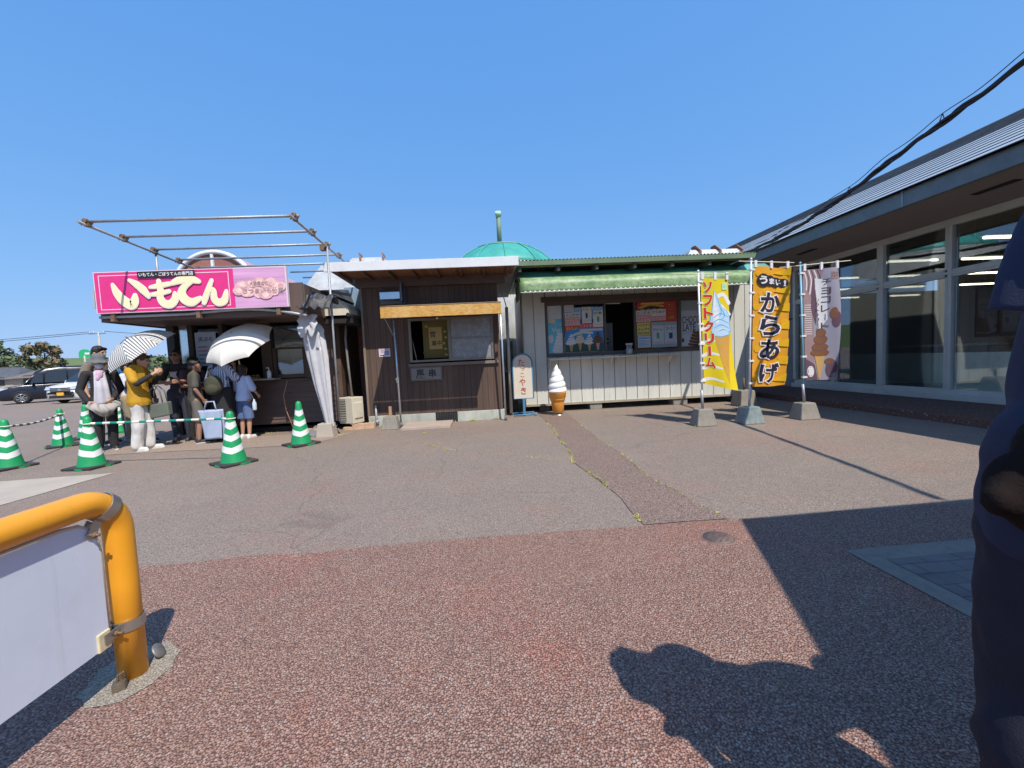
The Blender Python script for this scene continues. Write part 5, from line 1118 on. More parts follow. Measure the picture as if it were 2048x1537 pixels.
# ================================================================ SOFT CREAM MODEL
sc_ = thing('ice_cream_model', 'large white soft ice cream model in an orange cone standing before the kiosk', 'display model', (1.385, 8.38, 0))
cone = MB().lathe([(0.001, 0.05), (0.105, 0.05), (0.112, 0.055), (0.135, 0.26), (0.14, 0.3), (0.15, 0.305), (0.158, 0.345), (0.158, 0.36), (0.172, 0.37), (0.18, 0.455), (0.188, 0.465), (0.188, 0.485), (0.001, 0.485)], n=48)
def conem():
    g = N('wafer_orange'); co = g.coord(); sx = g.n('SeparateXYZ'); g.l(co, sx.inputs[0])
    an = g.math('ARCTAN2', sx.outputs[1], sx.outputs[0]); a = g.math('MULTIPLY', an, 20 / 6.28318); zz = g.math('MULTIPLY', sx.outputs[2], 24)
    f1 = g.math('FRACT', g.math('ADD', g.math('ADD', a, zz), 100)); f2 = g.math('FRACT', g.math('ADD', g.math('SUBTRACT', a, zz), 100))
    ln = g.math('MAXIMUM', g.math('LESS_THAN', f1, 0.14), g.math('LESS_THAN', f2, 0.14)); ln = g.math('MULTIPLY', ln, g.math('LESS_THAN', sx.outputs[2], 0.29))
    n1 = g.noise(5, 3); c = g.mix(n1, (0.72, 0.27, 0.03), (0.8, 0.36, 0.06))
    g.set(color=c, rough=0.4, normal=g.bump(g.math('MULTIPLY', ln, -1), 0.8, 0.006)); return g.m
part('cone', cone, conem(), sc_, local=True)
def soft(u, v):
    a = 2 * math.pi * u; t = v
    tiers = 4.6; ph = (t * tiers - u) % 1
    R0 = 0.185 * max(0, 1 - min(t, 1) ** 1.9) * (1.0 if t > 0.02 else 0.9)
    lump = 0.034 * (1 - t * 0.6) * (abs(math.sin(math.pi * ph)) ** 0.6 - 0.6)
    r_ = max(R0 + lump, 0.002)
    return (r_ * math.cos(a), r_ * math.sin(a), 0.475 + 0.55 * t + 0.03 * t * t)
part('cream', MB().grid(soft, 64, 120), flat('cream_white', (0.8, 0.79, 0.8), 0.35), sc_, local=True)
part('stand', MB().lathe([(0.001, 0), (0.13, 0), (0.135, 0.012), (0.09, 0.02), (0.085, 0.05), (0.001, 0.05)], n=32), mat('stand_steel', (0.35, 0.36, 0.37), 0.3, 0.7), sc_, local=True)

# ================================================================ BANNERS
M_bpole = flat('banner_pole_white', (0.7, 0.7, 0.7), 0.4); M_bpoleB = mat('banner_pole_blue', (0.2, 0.42, 0.52), 0.45, var=0.15)
def banner(x, y, label, draw, mats_, top, w, h, pole_m=M_bpole, rz=0, lean=0, wave=0.045, seed=0, curl=0, base_m=None, bw=0.33, cloth_lift=0.0, rod=(-0.3, 0.62), rod_tilt=-0.03, ntab=6):
    t = thing('banner_flag', label, 'banner', (x, y, 0), rz, 'nobori banners by the white kiosk')
    bm2 = MB(); h0 = 0.27; k = 0.68
    bm2.hexa([(-bw / 2, -bw * .44, 0), (bw / 2, -bw * .44, 0), (bw / 2, bw * .44, 0), (-bw / 2, bw * .44, 0)], [(-bw / 2 * k, -bw * .44 * k, h0), (bw / 2 * k, -bw * .44 * k, h0), (bw / 2 * k, bw * .44 * k, h0), (-bw / 2 * k, bw * .44 * k, h0)])
    part('base', bm2, base_m or M_conc, t, bevel=0.015, local=True)
    pl = MB(); pl.tube([(0, 0, h0), (lean * 0.45, 0, h0 + 0.3)], 0.021, 10); part('socket', pl, M_galv, t, local=True)
    part('pole', MB().tube([(0, 0, h0), (lean, 0, top)], 0.0145, 10).lathe([(0.001, 0), (0.018, 0), (0.018, 0.03), (0.001, 0.04)], (lean, 0, top), 8), pole_m, t, local=True)
    part('cross_rod', MB().tube([(lean + rod[0], 0, top - 0.02 - rod[0] * rod_tilt), (lean + rod[1], 0, top - 0.02 - rod[1] * rod_tilt)], 0.008, 6), flat('rod_cream', (0.68, 0.66, 0.5)), t, local=True)
    z1 = top - 0.09
    def fn(u, v, hh):   # u across from the pole, v up from the bottom
        fx = max(u / w, 0.0); fz = min(v / h, 1.0); px = lean * ((z1 - h + v) / top)
        d = wave * math.sin(2 * math.pi * (0.9 * fx + seed) + 2.2 * fz) * fx ** 0.7 + 0.45 * wave * math.sin(7 * fx + 5 * fz + seed * 9) * fx
        d += curl * (1 - fz) ** 2.5 * fx
        sx = 1 - 0.10 * (1 - fz) * math.sin(seed * 7 + 2) * fx
        xx = px + 0.035 + u * sx - 0.06 * curl * (1 - fz) ** 2 * fx * 2
        zz = z1 - h + v - rod_tilt * 0 - 0.02 * fx * math.sin(3 * fx) + cloth_lift * (1 - fz) ** 3 * (1 - fx) - (-rod_tilt) * 0 - u * rod_tilt * fz * 0.9
        return V((xx, d - hh, zz))
    cl = MB(); cl.grid(lambda a, b: fn(a * w, b * h, 0), 24, 70, mi=0)
    g = G2(cl, fn, 0.00016, maxedge=0.05, base=0.0012)
    draw(g, w, h)
    part('cloth', cl, mats_, t, local=True)
    tabs = MB()
    for i in range(ntab):
        v = h * (0.03 + 0.94 * i / (ntab - 1)); p = fn(0, v, 0); q = V((lean * (p.z / top), 0, p.z))
        tabs.box(q.x - 0.02, p.x + 0.02, -0.02, 0.02, p.z - 0.014, p.z + 0.014)
    for i in range(3):
        u = w * (0.06 + 0.44 * i); p = fn(u, h, 0); tabs.box(p.x - 0.02, p.x + 0.02, p.y * 0.5 - 0.012, p.y * 0.5 + 0.012, p.z - 0.02, top - 0.0 - (p.x - lean) * rod_tilt)
    part('tabs', tabs, flat('tab_white', (0.72, 0.7, 0.7)), t, local=True)
    return t
def cloth(name, col, v=0.08):
    g = N(name); n1 = g.noise(6, 3); c = g.mix(n1, tuple(x * (1 - v) for x in col), tuple(min(1, x * (1 + v)) for x in col))
    g.set(color=c, rough=0.75, normal=g.bump(g.noise(300, 2), 0.1, 0.002), spec=0.2)
    g.b.inputs['Subsurface Weight'].default_value = 0.0
    tl = g.n('BsdfTranslucent'); g.l(c, tl.inputs[0]); mx = g.n('MixShader'); mx.inputs[0].default_value = 0.18
    g.l(g.b.outputs[0], mx.inputs[1]); g.l(tl.outputs[0], mx.inputs[2]); g.l(mx.outputs[0], g.out.inputs[0]); return g.m
C_y, C_w, C_r, C_o, C_b, C_lb, C_gy, C_t = cloth('cl_yellow', (0.78, 0.6, 0.02)), cloth('cl_white', (0.8, 0.8, 0.82)), cloth('cl_red', (0.68, 0.04, 0.03)), cloth('cl_orange', (0.78, 0.36, 0.03)), cloth('cl_blue', (0.1, 0.42, 0.66)), cloth('cl_lblue', (0.5, 0.68, 0.85)), cloth('cl_gyellow', (0.78, 0.46, 0.02)), cloth('cl_tan', (0.6, 0.36, 0.1))
C_k, C_mint = cloth('cl_black', (0.03, 0.028, 0.04)), cloth('cl_mint', (0.5, 0.75, 0.45))
def dA(g, w, h):
    m = dict(y=0, w=1, r=2, b=3, lb=4, t=5, o=6, k=7, m=8)
    for i in range(7):
        z = h * (0.06 + 0.125 * i)
        if i < 5: g.stroke([(0.0, z - 0.03), (w * 0.25, z + 0.02), (w * 0.55, z + 0.0)], [0.06, 0.05, 0.03], m['w'], 4)
    g.stroke([(w * 0.55, h * 0.84), (w * 0.8, h * 0.86), (w * 0.99, h * 0.78)], 0.06, m['w'], 4); g.stroke([(w * 0.7, h * 0.76), (w * 0.99, h * 0.68)], 0.05, m['w'], 3)
    g.poly([(w * 0.36, h * 0.50), (w * 0.97, h * 0.52), (w * 0.74, h * 0.04)], m['k'])
    g.poly([(w * 0.375, h * 0.495), (w * 0.955, h * 0.515), (w * 0.74, h * 0.055)], m['t'])
    for i in range(5): g.stroke([(w * (0.42 + 0.07 * i), h * (0.48 - 0.09 * i)), (w * (0.9 - 0.02 * i), h * (0.46 - 0.07 * i))], 0.006, m['o'], 2); g.stroke([(w * (0.5 + 0.1 * i), h * 0.5), (w * (0.68 + 0.03 * i), h * 0.2)], 0.005, m['o'], 2)
    body = [(0.45, 0.89), (0.52, 0.86), (0.62, 0.8), (0.72, 0.74), (0.88, 0.72), (0.97, 0.66), (0.96, 0.58), (0.99, 0.54), (0.9, 0.5), (0.6, 0.485), (0.38, 0.49), (0.30, 0.53), (0.36, 0.57), (0.28, 0.61), (0.3, 0.66), (0.36, 0.72), (0.4, 0.8)]
    cx_, cy_ = 0.6, 0.65
    g.poly([(w * (cx_ + (x - cx_) * 1.06), h * (cy_ + (y - cy_) * 1.03)) for x, y in body], m['b'])
    g.poly([(w * x, h * y) for x, y in body], m['lb'])
    g.poly([(w * x, h * y) for x, y in [(0.45, 0.88), (0.5, 0.8), (0.58, 0.72), (0.6, 0.64), (0.52, 0.6), (0.4, 0.62), (0.38, 0.7), (0.42, 0.8)]], m['w'])
    for p in ([(0.5, 0.86), (0.62, 0.77), (0.68, 0.71), (0.6, 0.66)], [(0.4, 0.65), (0.65, 0.69), (0.92, 0.66)], [(0.36, 0.6), (0.6, 0.64), (0.94, 0.6)], [(0.4, 0.56), (0.65, 0.59), (0.95, 0.555)], [(0.55, 0.53), (0.75, 0.55), (0.95, 0.52)], [(0.68, 0.74), (0.8, 0.68), (0.7, 0.64)]):
        g.stroke([(w * x, h * y) for x, y in p], [0.006, 0.014, 0.016, 0.006][:len(p)] if len(p) == 4 else [0.006, 0.016, 0.008], m['b'], 5)
    g.stroke([(w * 0.4, h * 0.53), (w * 0.7, h * 0.56), (w * 0.9, h * 0.53)], [0.004, 0.012, 0.004], m['w'], 5)
    txt = 'ソフトクリーム'
    for q, (c_, mi, bo) in enumerate([(0, 'm', 0.085), (0, 'r', 0.045)]):
        for i, ch in enumerate(txt):
            cy = h * (0.92 - 0.115 * i)
            if ch == 'ー': g.rect(w * 0.215 - 0.02 - (0.01 if bo > .05 else 0), cy - 0.075, w * 0.215 + 0.02 + (0.01 if bo > .05 else 0), cy + 0.075, m[mi])
            else: g.text(ch, w * 0.22, cy, w * 0.27, h * 0.088, m[mi], bo)
    g.rect(w * 0.74, h * 0.9, w * 0.93, h * 0.965, m['m']); g.text('氷', w * 0.835, h * 0.932, 0.055, 0.055, m['b'], 0.0)
banner(3.375, 6.32, 'yellow soft cream banner with a blue-white ice cream, leftmost of the three', dA, [C_y, C_w, C_r, C_b, C_lb, C_t, C_o, C_gy, C_mint], 2.42, 0.46, 1.78, lean=-0.03, seed=0.1, curl=-0.18, wave=0.03, cloth_lift=0.12, rod=(-0.42, 0.55), rod_tilt=0.03)
def dB(g, w, h):
    m = dict(o=0, gy=1, k=2, w=3, dk=4)
    rnd = random.Random(5)
    for i in range(26):
        x, y, r_ = rnd.uniform(0.08, 0.92) * w, rnd.uniform(0.04, 0.96) * h, rnd.uniform(0.04, 0.07)
        g.ell(x, y, min(r_, x, w - x), r_, m['gy'], 14); g.ell(x, y, min(r_, x, w - x) * 0.68, r_ * 0.68, m['o'], 12); g.ell(x, y, min(r_, x, w - x) * 0.4, r_ * 0.4, m['gy'], 10)
    for i in range(7): g.poly([(w * 0.55, h * (0.95 - 0.15 * i)), (w, h * (1.0 - 0.15 * i)), (w, h * (0.93 - 0.15 * i))], m['gy'])
    for bo, mi in ((0.03, 'k'),):
        g.ell(w * 0.26, h * 0.885, 0.105, 0.105, m[mi], 24); g.ell(w * 0.45, h * 0.885, 0.1, 0.085, m[mi], 20); g.ell(w * 0.63, h * 0.875, 0.1, 0.08, m[mi], 20); g.ell(w * 0.82, h * 0.868, 0.085, 0.075, m[mi], 20)
    for ch, x, y, s_ in (('う', 0.26, 0.888, 0.115), ('ま', 0.5, 0.882, 0.085), ('い', 0.7, 0.875, 0.08), ('!', 0.88, 0.868, 0.085)): g.text(ch, w * x, h * y, 0.02 if ch == '!' else s_, s_, m['w'], 0.045)
    ys = (0.705, 0.515, 0.315, 0.115)
    for bo, mi in ((0.075, 'w'), (0.03, 'dk')):
        for ch, y in zip('からあげ', ys): g.text(ch, w * 0.47, h * y, w * 0.54, h * 0.155, m[mi], bo, 0.06)
banner(4.12, 6.28, 'orange fried chicken banner with bold black lettering, middle of the three', dB, [C_o, C_gy, C_k, C_w, cloth('cl_ink', (0.035, 0.03, 0.05))], 2.57, 0.6, 1.9, lean=0.06, seed=0.35, curl=0.1, wave=0.05, base_m=mat('block_blue_stain', (0.28, 0.3, 0.28), 0.85, var=0.2, vs=5, bump=0.4, bs=80, dirt=0.75, dcol=(0.03, 0.14, 0.2)), bw=0.34, rod=(-0.2, 0.7), rod_tilt=0.06)
C_pk, C_br, C_lv, C_wn, C_gd = cloth('cl_rose', (0.36, 0.25, 0.26)), cloth('cl_brown', (0.24, 0.11, 0.06)), cloth('cl_lavender', (0.34, 0.33, 0.41)), cloth('cl_wine', (0.15, 0.09, 0.13)), cloth('cl_gold', (0.6, 0.38, 0.14))
def dC(g, w, h):
    m = dict(lv=0, pk=1, br=2, wn=3, gd=4, w=5, tx=6)
    g.rect(0, 0, w * 0.3, h, m['pk']); g.poly([(w * 0.05, h), (w * 0.55, h), (w * 0.35, h * 0.72), (w * 0.2, h * 0.8)], m['pk'])
    for i in range(6): g.stroke([(w * (0.05 + 0.07 * i), h * 0.99), (w * (0.12 + 0.07 * i), h * 0.9), (w * (0.1 + 0.05 * i), h * (0.82 - 0.02 * i))], 0.018, m['wn' if i % 2 else 'w'], 4)
    for i in range(14): g.rect(w * 0.02, h * (0.42 + 0.02 * i), w * 0.24, h * (0.425 + 0.02 * i), m['w'])
    g.poly([(w * 0.3, h * 0.92), (w * 0.42, h * 0.7), (w * 0.36, h * 0.5), (w * 0.22, h * 0.65)], m['wn']); g.poly([(w * 0.34, h * 0.92), (w * 0.6, h * 0.9), (w * 0.66, h * 0.55), (w * 0.45, h * 0.45)], m['w'])
    g.ell(w * 0.88, h * 0.54, w * 0.12, h * 0.07, m['wn']); g.ell(w * 0.8, h * 0.6, w * 0.1, h * 0.05, m['br']); g.rect(w * 0.7, h * 0.9, w * 0.95, h * 0.97, m['pk']); g.text('濃厚', w * 0.82, h * 0.935, w * 0.22, h * 0.045, m['wn'])
    g.poly([(0, 0), (w * 0.4, 0), (w * 0.3, h * 0.14), (0, h * 0.2)], m['wn']); g.ell(w * 0.16, h * 0.08, 0.07, 0.09, m['w']); g.ell(w * 0.82, h * 0.1, w * 0.17, h * 0.08, m['wn']); g.ell(w * 0.74, h * 0.17, 0.08, 0.05, m['br']); g.ell(w * 0.9, h * 0.04, 0.05, 0.04, m['pk'])
    g.poly([(w * 0.3, h * 0.22), (w * 0.62, h * 0.22), (w * 0.48, h * 0.01), (w * 0.43, h * 0.01)], m['gd'])
    for cx, cy, rx, ry in ((0.45, 0.25, 0.29, 0.035), (0.46, 0.3, 0.25, 0.04), (0.48, 0.37, 0.2, 0.045), (0.5, 0.43, 0.14, 0.04)): g.ell(w * cx, h * cy, w * rx, h * ry, m['br'], 20)
    for cx, cy, rx in ((0.45, 0.275, 0.25), (0.48, 0.335, 0.2), (0.5, 0.4, 0.14)): g.stroke([(w * (cx - rx * .8), h * cy), (w * cx, h * (cy - 0.008)), (w * (cx + rx * .8), h * (cy + 0.01))], 0.012, m['wn'], 4)
    for i, ch in enumerate('チョコレート'):
        cy = h * (0.88 - 0.078 * i)
        if ch == 'ー': g.rect(w * 0.6 - 0.005, cy - 0.05, w * 0.6 + 0.006, cy + 0.05, m['tx'])
        else: g.text(ch, w * 0.6, cy, w * 0.2, h * 0.058, m['tx'], 0.005)
    for i, ch in enumerate('ソフトクリーム'):
        cy = h * (0.72 - 0.043 * i)
        if ch == 'ー': g.rect(w * 0.4 - 0.003, cy - 0.025, w * 0.4 + 0.003, cy + 0.025, m['tx'])
        else: g.text(ch, w * 0.4, cy, w * 0.09, h * 0.03, m['tx'], 0.01)
banner(5.12, 6.38, 'pale chocolate soft cream banner on a blue pole, rightmost of the three', dC, [C_lv, C_pk, C_br, C_wn, C_gd, C_w, cloth('cl_text', (0.1, 0.07, 0.08))], 2.5, 0.62, 1.78, pole_m=M_bpoleB, lean=-0.06, seed=0.8, curl=0.05, wave=0.05, bw=0.34, rod=(-0.35, 0.85), rod_tilt=-0.06, cloth_lift=0.0)
eb = thing('empty_banner_base', 'concrete banner base with a bare rusty stub, behind the orange banner', 'concrete base', (5.3, 8.25, 0), 0)
t = MB(); k = 0.75; bw = 0.38
t.hexa([(-bw / 2, -bw / 2, 0), (bw / 2, -bw / 2, 0), (bw / 2, bw / 2, 0), (-bw / 2, bw / 2, 0)], [(-bw / 2 * k, -bw / 2 * k, 0.33), (bw / 2 * k, -bw / 2 * k, 0.33), (bw / 2 * k, bw / 2 * k, 0.33), (-bw / 2 * k, bw / 2 * k, 0.33)])
part('block', t, M_conc, eb, bevel=0.015, local=True)
part('stub', MB().tube([(0, 0, 0.33), (0, 0, 0.58)], 0.02, 8), M_rust, eb, local=True)

# ================================================================ RIGHT HAND HALL
hall = thing('hall_building', 'long glass-fronted hall with a grey metal roof along the right side', 'building', (8.12, 6, 0))
HX = 8.12; HY0, HY1 = -4.0, 10.43
platform = MB().box(6.46, 12.5, -8, 17, -0.2, 0.12)
structure('hall_apron', platform, M_apron, bevel=0.01)
M_frh = mat('frame_grey', (0.52, 0.52, 0.49), 0.5, 0.2, var=0.1, dirt=0.25, dcol=(0.2, 0.19, 0.17))
M_hglass = mirror_glass('hall_glass', (0.9, 0.92, 0.91), 0.03, 0.02)
cols_ = [-3.6, -2.2, -0.4, 1.0, 2.5, 3.9, 5.35, 6.75, 8.0, 9.15, 10.38]
zb, zt0, zt1, ztop = 0.31, 2.27, 2.40, 3.2
part('sill', MB().box(HX - 0.1, HX + 0.1, HY0, HY1 + 0.02, 0.12, 0.22).box(HX - 0.04, HX + 0.08, HY0, HY1 + 0.01, 0.22, 0.31), M_frh, hall, bevel=0.005)
part('transom', MB().box(HX - 0.05, HX + 0.05, HY0, HY1, zt0, zt1).box(HX - 0.07, HX - 0.05, HY0, HY1, zt0 + 0.04, zt0 + 0.09), M_frh, hall, bevel=0.004)
part('head_rail', MB().box(HX - 0.05, HX + 0.05, HY0, HY1, 3.14, 3.26), M_frh, hall, bevel=0.004)
for i, y in enumerate(cols_):
    wd = 0.09 if i % 2 == 0 else 0.06
    part('mullion', MB().box(HX - 0.065, HX + 0.045, y - wd / 2, y + wd / 2, 0.312, 3.138).box(HX - 0.05, HX + 0.03, y + wd / 2 + 0.015, y + wd / 2 + 0.06, 0.312, 3.138), M_frh, hall, bevel=0.003)
for i in range(len(cols_) - 1):
    a, b = cols_[i] + 0.1, cols_[i + 1] - 0.05
    part('window_pane', MB().box(HX, HX + 0.008, a, b, zb, zt0), M_hglass, hall)
    part('upper_pane', MB().box(HX, HX + 0.008, a, b, zt1, 3.14), M_hglass, hall)
    part('frosted_film', MB().box(HX + 0.012, HX + 0.016, a, b, zb, 0.95), mat('film_green_grey', (0.66, 0.74, 0.67), 0.4, bump=0), hall)
part('end_wall', MB().box(HX - 0.06, HX + 0.1, HY1, 17, 0.12, 3.3), mat('hall_wall', (0.2, 0.21, 0.22), 0.7, dirt=0.2), hall)
part('end_wall_groove', MB().box(HX - 0.068, HX - 0.06, HY1, 17, 1.9, 1.93), M_in, hall)
part('gable_wall', MB().prism([(HX, 16.8, 0.12), (24, 16.8, 0.12), (24, 16.8, 3.3), (HX, 16.8, 3.3)], (0, 0.1, 0)), mat('hall_wall', (0, 0, 0)), hall)
M_hin = mat('hall_inside', (0.24, 0.18, 0.15), 0.9, var=0.1, bump=0)
part('inner_floor', MB().box(HX + 0.1, 19.5, -6, 16.8, 0.121, 0.13), mat('hall_floor', (0.1, 0.08, 0.07), 0.4, bump=0), hall)
part('inner_ceiling', MB().box(HX + 0.1, 19.5, -6, 16.8, 3.9, 3.95), M_hin, hall)
part('inner_wall', MB().box(19.5, 19.6, -6, 16.8, 0.12, 3.95).box(HX, 19.6, -6.1, -6, 0.12, 3.95).box(13.4, 13.5, 5.5, 7.9, 0.13, 2.6), M_hin, hall)
part('upper_wall', MB().box(HX + 0.0, HX + 0.08, HY0, 16.8, 3.262, 3.95), M_hin, hall)
# soffit, fascia, roof
EX = 6.5
part('soffit', MB().hexa([(EX + 0.1, -6, 3.28), (HX + 0.02, -6, 3.26), (HX + 0.02, 17, 3.26), (EX + 0.1, 17, 3.28)], [(EX + 0.1, -6, 3.33), (HX + 0.02, -6, 3.31), (HX + 0.02, 17, 3.31), (EX + 0.1, 17, 3.33)]), mat('soffit_taupe', (0.3, 0.24, 0.2), 0.7, var=0.08, vs=0.7), hall)
for y in (2.0, 5.2, 8.6, 12): part('soffit_vent', MB().box(7.1, 7.22, y, y + 0.5, 3.262, 3.272), M_in, hall)
part('fascia', MB().box(EX, EX + 0.09, -6, 17.05, 3.26, 3.5), mat('fascia_slate', (0.13, 0.16, 0.175), 0.5, var=0.15, dirt=0.4, streak=0.4, scol=(0.07, 0.08, 0.08)), hall, bevel=0.01)
for y in (-1, 2.6, 6.1, 9.6, 13.2): part('fascia_joint', MB().box(EX - 0.006, EX, y, y + 0.03, 3.262, 3.498), mat('joint_light', (0.2, 0.24, 0.26), 0.5), hall)
M_rfm = mat('roof_metal', (0.42, 0.46, 0.49), 0.4, 0.1, var=0.12, vs=1.5, dirt=0.2, stretch=(1, 0.3, 1)); M_rfd = mat('roof_old_tile', (0.15, 0.14, 0.135), 0.8, var=0.35, vs=4, bump=0.6, bs=25)
lo = MB(); nst = 8
for i in range(nst):
    xa = EX - 0.04 + i * (2.3 / nst); xb = xa + 2.3 / nst; za = 3.5 + 0.5 * (xa - EX); zc = 3.5 + 0.5 * (xb - EX)
    lo.add([(xa, -6, za + 0.045), (xa, 17.1, za + 0.045), (xb, 17.1, zc + 0.032), (xb, -6, zc + 0.032), (xa, -6, za), (xa, 17.1, za), (xb, 17.1, zc - 0.04), (xb, -6, zc - 0.04)], [(0, 1, 2, 3), (1, 5, 6, 2), (0, 3, 7, 4), (7, 6, 5, 4)])
    lo.add([(xa, -6, za + 0.04), (xa, 17.1, za + 0.04), (xa, 17.1, za + 0.032), (xa, -6, za + 0.032)], [(0, 1, 2, 3)], mi=1)
part('lower_roof', lo, [M_rfm, mat('roof_seam', (0.05, 0.06, 0.07), 0.6)], hall)
up = MB(); nst = 7
for i in range(nst):
    xa = 8.76 + i * (1.4 / nst); xb = xa + 1.4 / nst; za = 4.64 + 0.5 * (xa - 8.76) + (0 if i else 0); zc = za + 0.5 * (xb - xa)
    up.add([(xa, -6, za + 0.05), (xa, 17.1, za + 0.05), (xb, 17.1, zc + 0.01), (xb, -6, zc + 0.01), (xa, -6, za - 0.04), (xa, 17.1, za - 0.04), (xb, 17.1, zc - 0.05), (xb, -6, zc - 0.05)], [(0, 1, 2, 3), (4, 5, 1, 0), (1, 5, 6, 2), (0, 3, 7, 4), (7, 6, 5, 4)])
part('upper_roof', up, M_rfd, hall)
part('ridge_cap', MB().tube([(10.16, -6, 5.36), (10.16, 17.1, 5.36)], 0.05, 8), M_rfd, hall)
part('back_roof', MB().hexa([(10.16, -6, 5.25), (24, -6, 3.3), (24, 17.1, 3.3), (10.16, 17.1, 5.25)], [(10.16, -6, 5.35), (24, -6, 3.4), (24, 17.1, 3.4), (10.16, 17.1, 5.35)]), M_rfd, hall)
part('gable_trim', MB().prism([(EX, 17.1, 3.3), (8.1, 17.1, 3.3), (10.16, 17.1, 5.0), (10.16, 17.1, 5.38), (EX, 17.1, 3.55)], (0, 0.05, 0)), mat('gable_grey', (0.3, 0.33, 0.34), 0.6), hall)
# lit fluorescent tubes inside
em = bpy.data.materials.new('fluorescent'); em.use_nodes = True; em.node_tree.nodes.clear()
e_ = em.node_tree.nodes.new('ShaderNodeEmission'); e_.inputs[0].default_value = (1, 0.9, 0.68, 1); e_.inputs[1].default_value = 5.0
o_ = em.node_tree.nodes.new('ShaderNodeOutputMaterial'); em.node_tree.links.new(e_.outputs[0], o_.inputs[0])
k_ = 0
for xi, x in enumerate((9.6, 11.4, 14.0, 16.5)):
    for yi, y in enumerate((7.0, 8.8, 10.8, 13.0, 15.4)):
        z = 2.98
        l_ = thing('ceiling_light', 'lit tube light in the ' + ['row nearest the glass', 'second row from the glass', 'third row from the glass', 'row farthest from the glass'][xi] + ', ' + ['nearest', 'second nearest', 'third', 'fourth', 'farthest'][yi] + ' along the hall', 'ceiling light', (x, y, z), 0, 'tube lights on the hall ceiling')
        part('tube', MB().tube([(-0.6, 0, 0), (0.6, 0, 0)], 0.024, 8), em, l_, local=True)
        part('batten', MB().box(-0.62, 0.62, -0.05, 0.05, 0.03, 0.08).box(-0.3, -0.29, -0.006, 0.006, 0.08, 0.92).box(0.29, 0.3, -0.006, 0.006, 0.08, 0.92), mat('batten', (0.3, 0.3, 0.28), 0.6), l_, local=True)
# counter and shelves inside
for i, (x, y, lab) in enumerate([(10.2, 8.6, 'low counter inside the hall near its far end'), (10.4, 5.2, 'low counter inside the hall behind the middle panes')]):
    cn = thing('shop_counter', lab, 'counter', (x, y, 0.13))
    part('cabinet', MB().box(-0.3, 0.3, -1.0, 1.0, 0, 0.9), mat('cab_brown', (0.12, 0.08, 0.06), 0.6), cn, bevel=0.01, local=True)
    part('top', MB().box(-0.34, 0.34, -1.05, 1.05, 0.9, 0.94), mat('cab_top', (0.3, 0.34, 0.36), 0.4), cn, local=True)

# ================================================================ OVERHEAD CABLE
import itertools
cpts = [(5.66, 10.0, 3.3), (5.42, 8.6, 3.17), (5.28, 7.0, 3.17), (5.2, 5.8, 3.30), (5.13, 4.8, 3.5), (5.07, 3.9, 3.66), (4.98, 2.6, 3.95), (4.88, 1.2, 4.3), (4.78, -0.2, 4.7)]
def crv(pts, n):
    out = []
    for i in range(len(pts) - 1):
        p = [V(pts[max(i - 1, 0)]), V(pts[i]), V(pts[i + 1]), V(pts[min(i + 2, len(pts) - 1)])]
        for j in range(n):
            t = j / n; out.append(0.5 * (2 * p[1] + (p[2] - p[0]) * t + (2 * p[0] - 5 * p[1] + 4 * p[2] - p[3]) * t * t + (3 * p[1] - p[0] - 3 * p[2] + p[3]) * t ** 3))
    return out + [V(pts[-1])]
base_c = crv(cpts, 12)
M_cab = mat('cable_black', (0.018, 0.017, 0.022), 0.6, bump=0)
cb = thing('cable_bundle', 'thick twisted black overhead cable bundle crossing the sky at the right', 'cable', (5.4, 8.6, 3.1))
for s_ in range(3):
    P_ = []
    for i, p in enumerate(base_c):
        a = i * 0.55 + s_ * 2.09; w_ = 0.017 * (1 + 0.4 * math.sin(i * 0.6)); P_.append(p + V((math.cos(a) * w_, 0, math.sin(a) * w_ - 0.015 * math.sin(i * 0.5) ** 2)))
    part('strand', MB().tube(P_, 0.017, 8), M_cab, cb)
mw = [p + V((0, 0, 0.06 + 0.03 * math.sin(i * 0.32) ** 2)) for i, p in enumerate(base_c)]
part('messenger_wire', MB().tube(mw, 0.005, 5), M_cab, cb)
for i in range(6, len(base_c), 16): part('hanger', MB().tube([base_c[i] + V((0, 0, -0.045)), base_c[i] + V((0.035, 0, 0)), mw[i], base_c[i] + V((-0.035, 0, 0))], 0.006, 5, closed=True), M_cab, cb)
